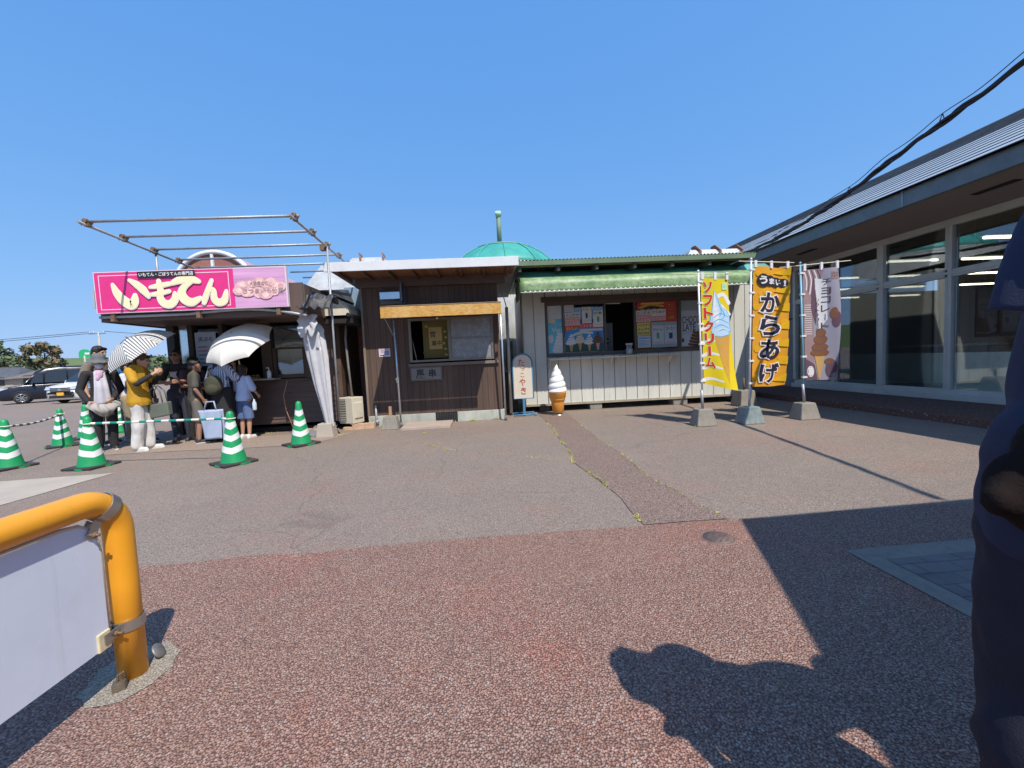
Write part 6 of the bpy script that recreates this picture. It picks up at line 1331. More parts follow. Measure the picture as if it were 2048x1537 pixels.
# ================================================================ TRAFFIC CONES AND BARS
M_cg = mat('cone_green', (0.01, 0.3, 0.1), 0.45, var=0.12, vs=6, dirt=0.3, dcol=(0.05, 0.12, 0.07), bump=0.05, scuff=0.6)
M_cw = mat('cone_white', (0.72, 0.74, 0.74), 0.4, var=0.05, dirt=0.3, dcol=(0.3, 0.29, 0.26), bump=0.02, scuff=0.6)
M_rub = mat('rubber_black', (0.035, 0.035, 0.037), 0.85, dirt=0.4, dcol=(0.12, 0.1, 0.09))
def make_cone(loc, rz, label):
    t = thing('traffic_cone', label, 'traffic cone', loc, rz, 'green and white traffic cones round the queue')
    n = 48; H = 0.7
    rows = [(0.025, 0, 0), (0.05, 0, 0), (0.17, 1, 1), (0.25, 1, 0), (0.33, 1, 1), (0.405, 1, 0), (0.485, 1, 1), (0.56, 0.5, 0), (0.60, 0, 0), (0.655, 0, 0), (0.685, 0, 0), (0.698, 0, 0), (0.7, 0, 0)]
    def rad(z):
        if z < 0.03: return 0.155
        if z <= 0.6: return 0.15 - (z - 0.03) * (0.15 - 0.047) / 0.57
        if z <= 0.655: return 0.047 - (z - 0.6) * 0.08
        return 0.0425 * math.sqrt(max(0.0, 1 - ((z - 0.655) / 0.0451) ** 2)) + 0.001
    mb = MB(); vs, fs, ms = [], [], []
    for z, ch, _ in rows:
        for j in range(n):
            a = 2 * math.pi * j / n; tri = abs(((j / n * 2) % 1) - 0.5) * 2   # two chevrons round
            zz = z + ch * 0.05 * (tri - 0.5); vs.append((rad(zz) * math.cos(a), rad(zz) * math.sin(a), zz))
    for i in range(len(rows) - 1):
        for j in range(n): fs.append((i * n + j, i * n + (j + 1) % n, (i + 1) * n + (j + 1) % n, (i + 1) * n + j)); mb.m.append(rows[i][2]); mb.sm.append(True)
    mb.v = [V(v) for v in vs]; mb.f = [list(f) for f in fs]
    part('cone_body', mb, [M_cg, M_cw], t, local=True)
    bs = MB(); bs.prism([(x, y, 0.008) for x, y in ((-0.19, -0.14), (-0.14, -0.19), (0.14, -0.19), (0.19, -0.14), (0.19, 0.14), (0.14, 0.19), (-0.14, 0.19), (-0.19, 0.14))], (0, 0, 0.02))
    part('flange', bs, M_cg, t, local=True, bevel=0.004)
    rb = MB(); rb.obox((0, 0, 0.02), (0.42, 0.42, 0.03), (0, 0, 0.5)); part('rubber_weight', rb, M_rub, t, local=True, bevel=0.008)
    return t
k0 = make_cone((-5.49, 5.84, 0), 0.95, 'green and white cone on which the left end of the long striped bar rests')
for (x, y, r_, lab) in [(-3.43, 5.54, 0.45, 'green and white cone on which the right end of the long striped bar rests'), (-3.05, 6.64, 0.42, 'rightmost green and white cone, standing alone before the stall'),
                        (-6.84, 6.1, 0.8, 'leftmost green and white cone, cut by the left edge of the photo'), (-7.86, 7.87, 0.3, 'green and white cone left of the hatted person, where the short bar ends'),
                        (-8.25, 8.75, 0.2, 'cone half hidden directly behind the one left of the hatted person'), (-8.2, 9.45, 0.0, 'cone seen between the hatted person and the one in mustard')]:
    copy_tree(k0, (x, y, 0), r_, lab)
def bar(a, b, c1, c2, label, nseg, r_=0.016, sag=0.0):
    a, b = V(a), V(b); t = thing('cone_bar', label, 'barrier bar', a, 0, 'striped bars between cones')
    mb = MB(); P = lambda q: a.lerp(b, q) - V((0, 0, sag * 4 * q * (1 - q)))
    for i in range(nseg): mb.tube([P(i / nseg), P((i + 1) / nseg)], r_, 10, cap=i in (0, nseg - 1), mi=i % 2)
    part('bar', mb, [c1, c2], t)
    for e in (a, b):
        part('ring', MB().tube([e + V((0.057 * math.cos(q * math.pi / 10), 0.057 * math.sin(q * math.pi / 10), 0)) for q in range(20)], 0.007, 6, closed=True), c1, t)
bar((-5.47, 5.84, 0.6), (-3.43, 5.54, 0.6), flat('bar_white', (0.78, 0.74, 0.62)), flat('bar_green', (0.0, 0.25, 0.19)), 'long white and green striped bar across two cones in front of the queue', 19)
bar((-6.82, 6.1, 0.6), (-7.84, 7.87, 0.6), flat('bar_white', (0, 0, 0)), flat('bar_black', (0.04, 0.05, 0.05)), 'short black and white striped bar between the two left cones', 17, sag=0.05)

# ================================================================ UMBRELLAS
def umbrella(apex, axis, rad, depth, label, mats_, stripes, spin=0.0, hand=None, ngore=8, shaft=0.62):
    ax = V(axis).normalized(); q = ax.to_track_quat('Z', 'Y').to_matrix() @ Matrix.Rotation(spin, 3, 'Z')
    t = thing('umbrella', label, 'umbrella', apex)
    A = V(apex)
    def P(r_, a, hh=0):   # r_ 0..1
        z = -depth * (1 - math.cos(r_ * 1.25)) / (1 - math.cos(1.25)); R_ = rad * math.sin(r_ * 1.25) / math.sin(1.25)
        return A + q @ V((R_ * math.cos(a), R_ * math.sin(a), z + hh))
    vs, fs, uv = [], [], []
    for g_ in range(ngore):
        a0, a1 = 2 * math.pi * g_ / ngore, 2 * math.pi * (g_ + 1) / ngore; am = (a0 + a1) / 2; o = len(vs); nr, na = 10, 8
        for i in range(nr + 1):
            r_ = i / nr
            pl, pr_ = P(r_, a0), P(r_, a1)
            for j in range(na + 1):
                f = j / na; p = pl.lerp(pr_, f); ctr = A + q @ V((0, 0, -depth * 0.3))
                # scalloped rim and slight belly between the ribs
                p = p + (p - ctr).normalized() * 0.02 * rad * 4 * f * (1 - f) * math.sin(math.pi * min(1, r_ * 0.9)) - (p - A) * 0.05 * 4 * f * (1 - f) * r_ ** 4
                vs.append(p); uv.append(((f - 0.5) * 2 * r_ * math.sin(math.pi / ngore), r_))
        for i in range(nr):
            for j in range(na): fs.append((o + i * (na + 1) + j, o + i * (na + 1) + j + 1, o + (i + 1) * (na + 1) + j + 1, o + (i + 1) * (na + 1) + j))
    me = bpy.data.meshes.new('canopy'); inv = W[t.name].inverted()
    me.from_pydata([tuple(inv @ v) for v in vs], [], fs); me.polygons.foreach_set('use_smooth', [True] * len(fs))
    ul = me.uv_layers.new(name='UVMap')
    for lp in me.loops: ul.data[lp.index].uv = uv[lp.vertex_index]
    part('canopy', me, mats_, t)
    for g_ in range(ngore):
        a0 = 2 * math.pi * g_ / ngore
        part('rib', MB().tube([P(i / 6, a0, -0.006) for i in range(7)], 0.0035, 5), mat('rib_steel', (0.3, 0.3, 0.3), 0.4, 0.6, bump=0), t)
    end = V(hand) if hand else A - ax * shaft
    part('shaft', MB().tube([A + ax * 0.05, A, end], [0.006, 0.007, 0.007], 8), mat('shaft_pale', (0.4, 0.4, 0.38), 0.4, bump=0), t)
    hd_ = (end - A).normalized()
    part('handle', MB().tube([end, end + hd_ * 0.09], 0.014, 8), mat('handle_pale', (0.5, 0.46, 0.4), 0.5, bump=0), t)
    part('tip', MB().lathe([(0.012, 0), (0.01, 0.02), (0.004, 0.06), (0.001, 0.065)], A, 8, axis=ax), mat('shaft_pale', (0, 0, 0)), t)
    return t
def stripem():
    g = N('umbrella_stripes'); u = g.n('SeparateXYZ'); g.l(g.tc.outputs['UV'], u.inputs[0])
    f = g.math('FRACT', g.math('ADD', g.math('MULTIPLY', u.outputs[0], 17.0), 40.25)); s_ = g.math('LESS_THAN', f, 0.45)
    c = g.mix(s_, (0.82, 0.82, 0.8), (0.16, 0.17, 0.18))
    g.set(color=c, rough=0.7); tl = g.n('BsdfTranslucent'); g.l(c, tl.inputs[0]); mx = g.n('MixShader'); mx.inputs[0].default_value = 0.2
    g.l(g.b.outputs[0], mx.inputs[1]); g.l(tl.outputs[0], mx.inputs[2]); g.l(mx.outputs[0], g.out.inputs[0]); return g.m
umbrella((-5.87, 7.05, 1.845), (-0.42, -0.42, 0.8), 0.57, 0.3, 'grey and white striped umbrella over the person in mustard', stripem(), True, 0.3, hand=(-5.62, 7.12, 1.38))
umbrella((-4.33, 7.22, 1.87), (-0.2, -0.6, 0.76), 0.585, 0.25, 'plain white umbrella before the serving hatch', cloth('umbrella_white', (0.84, 0.82, 0.76)), False, 0.12, hand=(-4.42, 7.52, 1.4))

# ================================================================ PEOPLE
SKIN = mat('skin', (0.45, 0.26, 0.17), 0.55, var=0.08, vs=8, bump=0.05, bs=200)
HAIR = mat('hair_black', (0.018, 0.014, 0.013), 0.45, var=0.3, vs=30, bump=0.5, bs=60, stretch=(4, 4, 0.5))
HAIRB = mat('hair_brown', (0.06, 0.03, 0.018), 0.45, var=0.3, vs=30, bump=0.5, bs=60, stretch=(4, 4, 0.5))
EYE_M, LIP_M = flat('eye_dark', (0.02, 0.015, 0.015)), flat('lip', (0.32, 0.12, 0.1))
def fabric(name, col, rough=0.85): return mat('fab_' + name, col, rough, var=0.1, vs=5, bump=0.25, bs=160)
def hand(mb, wr, dirv, palm, side, s_=1.0, curl=0.5):
    """palm and five separate fingers; wr wrist, dirv along the hand, palm the way the palm faces, side +1 = thumb to the left of dirv seen from the back"""
    d = V(dirv).normalized(); pn = V(palm); pn = (pn - d * pn.dot(d)).normalized(); w = d.cross(pn).normalized() * side
    wr = V(wr)
    capsule(mb, wr, 0.026 * s_, wr + d * 0.035 * s_, 0.030 * s_, 10, 0.6, pn)
    for k, (off, ln) in enumerate(((-0.03, 0.058), (-0.01, 0.074), (0.011, 0.08), (0.031, 0.072))):
        b0 = wr + d * 0.02 * s_ + w * off * 0.7 * s_; b = wr + d * 0.085 * s_ + w * off * s_
        capsule(mb, b0, 0.015 * s_, b, 0.0125 * s_, 8)
        p1 = b + (d * math.cos(curl) + pn * math.sin(curl)) * ln * 0.5 * s_
        p2 = p1 + (d * math.cos(curl * 2.2) + pn * math.sin(curl * 2.2)) * ln * 0.5 * s_
        capsule(mb, b, 0.0105 * s_, p1, 0.0095 * s_, 8); capsule(mb, p1, 0.0095 * s_, p2, 0.0075 * s_, 8)
    t0 = wr + d * 0.02 * s_ + w * 0.022 * s_; t1 = t0 + (w * 0.75 + d * 0.6 + pn * 0.25) * 0.045 * s_; t2 = t1 + (d * 0.85 + w * 0.2 + pn * 0.45) * 0.035 * s_
    capsule(mb, t0, 0.014 * s_, t1, 0.012 * s_, 8); capsule(mb, t1, 0.0115 * s_, t2, 0.009 * s_, 8)

def person(label, loc, face_deg, H=1.65, top=None, bottom=None, shoes=None, hair=None, pose=None, hair_style='short', sleeve='short', hem=0.86, legs='trousers', wide=1.0, mass=1.0,
           skin=SKIN, extra=None, group=None, fold=0.006, tilt=(0, 0), vox=0.011, neck_skin=True, long_hem=False, leg_flare=1.0, child=1.0):
    """local frame: +Y is where the person faces, +X their right-hand side... built for 1.7 m and scaled"""
    s_ = H / 1.7; t = thing('person', label, 'person', loc, R(face_deg) - math.pi / 2, group)
    J = dict(hipL=(-0.09, 0, 0.90), hipR=(0.09, 0, 0.90), kneeL=(-0.1, 0.02, 0.48), kneeR=(0.1, 0.02, 0.48), ankL=(-0.1, -0.01, 0.09), ankR=(0.1, -0.01, 0.09),
             shL=(-0.175, 0, 1.385), shR=(0.175, 0, 1.385), elL=(-0.235, -0.03, 1.11), elR=(0.235, -0.03, 1.11), wrL=(-0.25, 0.05, 0.88), wrR=(0.25, 0.05, 0.88),
             waist=(0, 0, 1.05), chest=(0, 0, 1.27), neck=(0, 0.0, 1.44), head=(0, 0.025, 1.585), palmL=(1, 0, 0), palmR=(-1, 0, 0), curl=0.6)
    J.update(pose or {})
    j = {k: V(v) for k, v in J.items() if k not in ('curl',)}
    S = lambda mb: [mb.v.__setitem__(i, v * s_) for i, v in enumerate(mb.v)]
    hm = Matrix.Rotation(R(tilt[0]), 3, 'X') @ Matrix.Rotation(R(tilt[1]), 3, 'Z'); hc = j['head']
    hp = lambda x, y, z: hc + hm @ V((x, y, z)) * child
    def limbs(mb, g=0.0, part_='all'):
        pass
    b = MB(); M = mass
    # ---- body (one continuous surface)
    blob(b, hc, (0.078 * child, 0.098 * child, 0.115 * child), hm); blob(b, hp(0, 0.03, -0.055), (0.055 * child, 0.062 * child, 0.062 * child), hm)
    blob(b, hp(0, 0.102, -0.022), (0.013, 0.018, 0.022), hm, 8); capsule(b, hp(0, 0.092, 0.015), 0.009, hp(0, 0.106, -0.022), 0.012, 8)
    for sx in (-1, 1):
        blob(b, hp(sx * 0.081, -0.005, -0.01), (0.012, 0.022, 0.032), hm, 8); blob(b, hp(sx * 0.032, 0.083, 0.028), (0.022, 0.014, 0.009), hm, 8)
    blob(b, hp(0, 0.09, -0.062), (0.024, 0.012, 0.009), hm, 8); blob(b, hp(0, 0.075, -0.1), (0.026, 0.022, 0.02), hm, 8)
    capsule(b, j['neck'] - V((0, 0, 0.05)), 0.058, hp(0, -0.015, -0.07), 0.05, 12)
    capsule(b, j['chest'] + V((0, 0, 0.07)), 0.11 * M, j['waist'], 0.115 * M, 16, 0.72, (0, 1, 0)); capsule(b, j['waist'], 0.115 * M, (j['hipL'] + j['hipR']) / 2, 0.13 * M, 16, 0.75, (0, 1, 0))
    for L in 'LR':
        sgn = -1 if L == 'L' else 1
        capsule(b, (j['neck'] + V((0, 0, -0.04))), 0.05, j['sh' + L], 0.05 * M, 10); capsule(b, j['sh' + L], 0.05 * M, j['el' + L], 0.038 * M, 12); capsule(b, j['el' + L], 0.038 * M, j['wr' + L], 0.026, 12)
        hd_ = (j['wr' + L] - j['el' + L]).normalized(); hand(b, j['wr' + L], J.get('hd' + L, hd_), j['palm' + L], sgn, 1.0, J['curl'])
        capsule(b, j['hip' + L], 0.085 * M, j['knee' + L], 0.055 * M, 14); capsule(b, j['knee' + L], 0.055 * M, j['knee' + L].lerp(j['ank' + L], 0.35), 0.052 * M, 12); capsule(b, j['knee' + L].lerp(j['ank' + L], 0.35), 0.052 * M, j['ank' + L], 0.034, 12)
        f = V(J.get('ft' + L, (0, 0.13, 0))); a = j['ank' + L]; capsule(b, V((a.x, a.y - 0.02, 0.045)), 0.034, V((a.x + f.x, a.y + f.y, 0.035)), 0.03, 10)
    S(b); me = fuse(b, vox * 0.85, 3)
    me.materials.append(skin); me.materials.append(EYE_M); me.materials.append(LIP_M)
    ev = [hp(-0.031, 0.092, 0.012) * s_, hp(0.031, 0.092, 0.012) * s_]; mv = hp(0, 0.098, -0.062) * s_
    for p in me.polygons:
        c = p.center
        if min((c - e).length for e in ev) < 0.012 * s_: p.material_index = 1
        elif abs((c - mv).z) < 0.006 * s_ and (c - mv).length < 0.024 * s_: p.material_index = 2
    part('body', me, [], t, local=True)
    # ---- hair
    if hair:
        h = MB()
        if hair_style == 'short':
            blob(h, hp(0, -0.012, 0.032), (0.087, 0.102, 0.1), hm); blob(h, hp(0, -0.045, -0.02), (0.08, 0.07, 0.085), hm); capsule(h, hp(-0.05, 0.062, 0.075), 0.026, hp(0.05, 0.062, 0.08), 0.03, 8)
        elif hair_style == 'crop':
            blob(h, hp(0, -0.012, 0.03), (0.083, 0.1, 0.095), hm); blob(h, hp(0, -0.04, -0.01), (0.077, 0.068, 0.07), hm)
        else:
            blob(h, hp(0, -0.012, 0.03), (0.09, 0.105, 0.1), hm); capsule(h, hp(0, -0.05, 0.0), 0.085, hp(0.0, -0.085, -0.2), 0.07, 12, 0.7, (0, 1, 0)); capsule(h, hp(0, -0.085, -0.2), 0.07, hp(0.01, -0.1, -0.36), 0.035, 12, 0.6, (0, 1, 0))
            for sx in (-1, 1): capsule(h, hp(sx * 0.07, 0.0, 0.02), 0.03, hp(sx * 0.075, -0.02, -0.16), 0.028, 8)
        S(h); me = fuse(h, vox * 0.9, 2, 0.004, (30, 30, 6)); part('hair', me, hair, t, local=True)
    # ---- top
    if top:
        c = MB(); g = 0.014
        capsule(c, j['chest'] + V((0, 0, 0.075)), (0.11 + g) * M * wide, j['waist'], (0.118 + g) * M * wide, 18, 0.76, (0, 1, 0))
        capsule(c, j['waist'], (0.118 + g) * M * wide, V((j['waist'].x * 0.5, j['waist'].y * 0.5, hem + 0.06)), (0.135 + g) * M * wide, 18, 0.8, (0, 1, 0))
        for L in 'LR':
            sh, el, wr = j['sh' + L], j['el' + L], j['wr' + L]
            capsule(c, j['neck'] + V((0, 0, -0.055)), 0.052, sh, (0.052 + g) * M, 12)
            if sleeve == 'short': capsule(c, sh, (0.053 + g) * M, sh.lerp(el, 0.75), (0.05 + g * 1.6) * M, 12)
            elif sleeve == 'half': capsule(c, sh, (0.056 + g) * M, el, (0.055 + g * 1.8) * M, 12)
            else: capsule(c, sh, (0.053 + g) * M, el, (0.043 + g) * M, 12); capsule(c, el, (0.043 + g) * M, el.lerp(wr, 0.93), (0.031 + g * 0.7) * M, 12)
        S(c)
        # cut the rounded ends: a level hem
        me = fuse(c, vox, 3, fold, (8, 8, 3.5)); bm = bmesh.new(); bm.from_mesh(me)
        bmesh.ops.bisect_plane(bm, geom=bm.verts[:] + bm.edges[:] + bm.faces[:], plane_co=(0, 0, hem * s_), plane_no=(0, 0, -1), clear_outer=True)
        bm.to_mesh(me); bm.free(); part('top', me, top, t, local=True)
    # ---- bottom
    if bottom:
        c = MB(); g = 0.012; hipc = (j['hipL'] + j['hipR']) / 2
        capsule(c, hipc + V((0, 0, 0.1)), 0.125 * M, hipc, 0.145 * M, 16, 0.78, (0, 1, 0))
        if legs == 'skirt':
            capsule(c, hipc + V((0, 0, 0.04)), 0.18 * M, V((hipc.x, hipc.y, 0.42)), 0.22 * leg_flare, 18, 0.85, (0, 1, 0))
            cut = 0.3
        else:
            end = dict(trousers=0.97, shorts=0.05)[legs]
            if leg_flare > 1.3 and legs == 'trousers': capsule(c, hipc + V((0, 0, -0.02)), 0.13, hipc + V((0, 0.02, -0.36)), 0.085, 14, 0.85, (0, 1, 0))
            for L in 'LR':
                hip, kn, an = j['hip' + L], j['knee' + L], j['ank' + L]
                capsule(c, hip - V((0, 0, 0.05 if leg_flare > 1.3 else 0)), (0.092 + g - (0.012 if leg_flare > 1.3 else 0)) * M, kn, (0.062 + g) * M * leg_flare, 14)
                if legs == 'trousers': capsule(c, kn, (0.062 + g) * M * leg_flare, kn.lerp(an, 1.0) , (0.048 + g) * M * leg_flare, 14)
            cut = 0.045 if legs == 'trousers' else 0.47
        S(c); me = fuse(c, vox, 3, fold * 1.2, (9, 9, 4)); bm = bmesh.new(); bm.from_mesh(me)
        bmesh.ops.bisect_plane(bm, geom=bm.verts[:] + bm.edges[:] + bm.faces[:], plane_co=(0, 0, cut * s_), plane_no=(0, 0, -1), clear_outer=True)
        bm.to_mesh(me); bm.free(); part('skirt' if legs == 'skirt' else legs, me, bottom, t, local=True)
    if shoes:
        for L in 'LR':
            c = MB(); a = j['ank' + L]; f = V(J.get('ft' + L, (0, 0.13, 0)))
            capsule(c, V((a.x, a.y - 0.025, 0.05)), 0.044, V((a.x + f.x, a.y + f.y, 0.043)), 0.038, 12); blob(c, (a.x, a.y - 0.01, 0.07), (0.042, 0.05, 0.045))
            capsule(c, V((a.x, a.y - 0.03, 0.02)), 0.038, V((a.x + f.x * 1.1, a.y + f.y * 1.1, 0.02)), 0.036, 12)
            S(c); me = fuse(c, 0.009, 2); m1, m2 = shoes if isinstance(shoes, tuple) else (shoes, shoes)
            me.materials.append(m1); me.materials.append(m2)
            for p in me.polygons: p.material_index = 1 if p.center.z < 0.03 * s_ else 0
            for v in me.vertices: v.co.z = max(v.co.z, 0.002)
            part('shoe', me, [], t, local=True)
    t['__s'] = s_; del t['__s']
    return t, (lambda x, y, z: (V((x, y, z)) * s_)), s_, hp, hm

QG = 'people queuing at the food stall'
white_sole = flat('sole_white', (0.7, 0.7, 0.68)); blk_shoe = flat('shoe_black', (0.025, 0.025, 0.03))
# 1. hatted person
M_jk = fabric('charcoal', (0.022, 0.02, 0.022)); M_vest = fabric('pale_denim', (0.52, 0.52, 0.6))
t, P_, s1, hp, hm = person('person in a grey hat and mask with an open black jacket, leftmost of the queue', (-6.42, 7.12, 0), -38, 1.58, M_jk, fabric('black', (0.02, 0.02, 0.022)), (blk_shoe, white_sole), None,
    dict(elR=(0.27, -0.02, 1.1), wrR=(0.2, 0.17, 0.9), elL=(-0.27, -0.04, 1.1), wrL=(-0.1, 0.2, 0.93), palmR=(-0.6, -0.5, 0), palmL=(0.6, -0.5, 0), head=(0, 0.04, 1.575)), sleeve='long', hem=0.84, wide=1.06, group=QG, tilt=(-4, -8), mass=1.0)
v_ = MB(); v_.grid(lambda u, v: ((u - 0.5) * 0.2 * (0.7 + 0.5 * v) + 0.02, (0.135 + 0.012 * math.cos((u - .5) * 3) + 0.006 * math.sin(u * 14)) * (0.72 + 0.42 * min(1, v * 2)) , 1.42 - 0.58 * v), 10, 14)
v_.v = [p * s1 for p in v_.v]; part('vest', v_, M_vest, t, local=True, solid=0.012)
sc = MB(); blob(sc, (0, 0.06, 1.42), (0.085, 0.075, 0.045)); blob(sc, (0.02, 0.12, 1.36), (0.05, 0.03, 0.07)); blob(sc, (0.05, 0.14, 1.3), (0.03, 0.02, 0.05)); sc.v = [p * s1 for p in sc.v]; part('scarf', fuse(sc, 0.011, 2, 0.006), fabric('pink_scarf', (0.55, 0.38, 0.5)), t, local=True)
hh = MB(); hh.lathe([(0.165, -0.03), (0.162, -0.022), (0.125, 0.0), (0.102, 0.022), (0.1, 0.06), (0.095, 0.1), (0.07, 0.125), (0.001, 0.132)], (0, 0, 0), 32)
hh.v = [(hp(0, -0.01, 0.035) + hm @ V((p.x * 0.95, p.y * 1.1, p.z + 0.006 * math.sin(9 * math.atan2(p.y, p.x))))) * s1 for p in hh.v]
part('hat', hh, fabric('grey_hat', (0.13, 0.135, 0.145)), t, local=True)
nb = MB(); blob(nb, hp(0, -0.05, -0.03), (0.085, 0.06, 0.08), hm); nb.v = [p * s1 for p in nb.v]; part('hair', fuse(nb, 0.01, 2), HAIR, t, local=True)
mk = MB(); blob(mk, hp(0, 0.07, -0.055), (0.062, 0.048, 0.052), hm); mk.v = [p * s1 for p in mk.v]; part('mask', fuse(mk, 0.009, 2), fabric('grey_mask', (0.55, 0.55, 0.6)), t, local=True)
bg = MB(); bg.grid(lambda u, v: ((u - 0.5) * (0.30 + 0.16 * math.sin(math.pi * min(1, v * 1.1))) + 0.03, 0.25 + 0.07 * math.sin(math.pi * v) * math.sin(math.pi * u) + 0.014 * math.sin(26 * u + 4 * v), 0.90 - 0.05 * math.sin(math.pi * u) - 0.2 * v * (0.75 + 0.35 * math.sin(math.pi * u))), 40, 24)
bg.grid(lambda u, v: ((u - 0.5) * (0.30 + 0.16 * math.sin(math.pi * min(1, v * 1.1))) + 0.03, 0.24 - 0.06 * math.sin(math.pi * v) * math.sin(math.pi * u), 0.90 - 0.05 * math.sin(math.pi * u) - 0.2 * v * (0.75 + 0.35 * math.sin(math.pi * u))), 40, 24)
bg.v = [t.matrix_world @ (p * s1) for p in bg.v]
bgo = single('tote_bag', bg, fabric('bag_grey', (0.4, 0.38, 0.36)), 'slouchy grey cloth bag held in front of the hatted person', 'bag', solid=0.005)
# 2. tall person behind
person('tall person with thick black hair standing behind the hatted person', (-6.98, 7.75, 0), -10, 1.78, fabric('taupe', (0.2, 0.17, 0.14)), fabric('dark_jean', (0.05, 0.06, 0.09)), (blk_shoe, white_sole), HAIR, hair_style='short', group=QG, tilt=(-5, 10))
# 3. blue shirt
t, P_, s_, hp, hm = person('person in a blue shirt and reddish cap behind the hatted person', (-6.95, 8.3, 0), -60, 1.62, fabric('blue_shirt', (0.03, 0.13, 0.3)), fabric('grey_trouser', (0.12, 0.12, 0.13)), (blk_shoe, white_sole), HAIR, group=QG, sleeve='half')
cp_ = MB(); blob(cp_, hp(0, -0.005, 0.06), (0.092, 0.108, 0.075), hm); capsule(cp_, hp(-0.04, 0.12, 0.045), 0.014, hp(0.04, 0.12, 0.045), 0.014, 8); blob(cp_, hp(0, 0.11, 0.045), (0.07, 0.055, 0.012), hm, 10); cp_.v = [p * s_ for p in cp_.v]
part('cap', fuse(cp_, 0.01, 2), fabric('cap_red', (0.2, 0.1, 0.1)), t, local=True)
# 4. white shirt, khaki
person('person in a white shirt and khaki trousers under the left edge of the striped umbrella', (-6.78, 8.05, 0), 20, 1.5, fabric('white_shirt', (0.62, 0.62, 0.72)), fabric('khaki', (0.3, 0.25, 0.17)), (flat('shoe_pinkish', (0.5, 0.4, 0.36)), white_sole), HAIR, dict(elR=(0.22, 0.08, 1.14), wrR=(0.02, 0.24, 1.15)), group=QG, hem=0.9)
# 5. grey sleeve, blue jeans
person('person in a dark grey top and blue jeans directly behind the one in mustard', (-6.28, 7.72, 0), 0, 1.55, fabric('dkgrey_top', (0.1, 0.09, 0.11)), fabric('blue_jeans', (0.1, 0.2, 0.42)), (blk_shoe, white_sole), HAIR, sleeve='long', group=QG)
# 6. mustard
t, P_, s_, hp, hm = person('person in a mustard top and white trousers holding a phone up under the striped umbrella', (-5.68, 6.93, 0), 12, 1.6, fabric('mustard', (0.5, 0.27, 0.015)), fabric('white_trouser', (0.6, 0.59, 0.57)), (flat('shoe_cream', (0.66, 0.62, 0.55)), white_sole), HAIRB,
    dict(elR=(0.25, 0.1, 1.16), wrR=(0.1, 0.31, 1.33), elL=(-0.25, 0.12, 1.17), wrL=(-0.04, 0.33, 1.34), palmR=(-1, 0, 0.2), palmL=(1, 0, 0.2), head=(0, 0.09, 1.56), curl=0.9, ftR=(0.03, 0.13, 0), ftL=(-0.04, 0.14, 0), hipL=(-0.085, 0, 0.9), hipR=(0.085, 0, 0.9), ankR=(0.1, -0.04, 0.09), ankL=(-0.075, 0.06, 0.09), kneeR=(0.085, 0.0, 0.48), kneeL=(-0.075, 0.05, 0.48)), hem=0.79, wide=1.3, group=QG, legs='trousers', leg_flare=1.33, tilt=(-14, 0), hair_style='short', fold=0.013)
for L in (-1, 1):
    a_ = MB(); el = V((L * 0.25, 0.11, 1.165)); wr = V((0.1, 0.31, 1.33)) if L > 0 else V((-0.04, 0.33, 1.34)); sh = V((L * 0.2, 0.05, 1.26))
    capsule(a_, sh.lerp(el, 0.5), 0.055, el, 0.048); capsule(a_, el, 0.048, el.lerp(wr, 0.75), 0.036); a_.v = [p * s_ for p in a_.v]; part('arm_cover', fuse(a_, 0.01, 2, 0.004), fabric('black', (0, 0, 0)), t, local=True)
mw_ = t.matrix_world
single('phone', MB().obox(mw_ @ (V((0.03, 0.41, 1.42)) * s_), (0.012, 0.085, 0.15), (0.2, 0, R(12))), flat('phone_black', (0.02, 0.02, 0.025), 0.2), 'dark phone held up by the person in mustard', 'phone', tuple(mw_ @ (V((0.03, 0.41, 1.35)) * s_)), bevel=0.006)
tb_ = MB(); c0 = V((-5.46, 7.02, 0.62)); tb_.hexa([(-5.62, 6.97, 0.5), (-5.28, 6.98, 0.55), (-5.28, 7.08, 0.55), (-5.62, 7.08, 0.5)], [(-5.66, 6.96, 0.72), (-5.3, 6.98, 0.78), (-5.3, 7.1, 0.78), (-5.66, 7.1, 0.72)])
tt = thing('handbag', 'grey-green handbag hanging at the side of the person in mustard', 'bag', (-5.46, 7.02, 0.5))
part('pouch', tb_, mat('bag_green', (0.13, 0.15, 0.12), 0.55), tt, bevel=0.02)
for dy in (0.0, 0.1): part('strap', MB().tube([(-5.58, 6.98 + dy, 0.72), (-5.56, 6.98 + dy, 0.95), (-5.48, 7.0 + dy * .6, 1.05), (-5.4, 6.99 + dy, 0.95), (-5.37, 6.99 + dy, 0.76)], 0.009, 6), mat('bag_green', (0, 0, 0)), tt)
fd_ = MB(); fd_.obox((-5.42, 6.78, 0.98), (0.14, 0.09, 0.035), (0, 0, 0.2)); blob(fd_, (-5.42, 6.78, 1.0), (0.05, 0.03, 0.03))
single('food_packet', fuse(fd_, 0.008, 1), mat('packet_tan', (0.55, 0.36, 0.2), 0.7), 'small tan paper packet of food held beside the person in mustard', 'food packet', (-5.42, 6.78, 0.96))
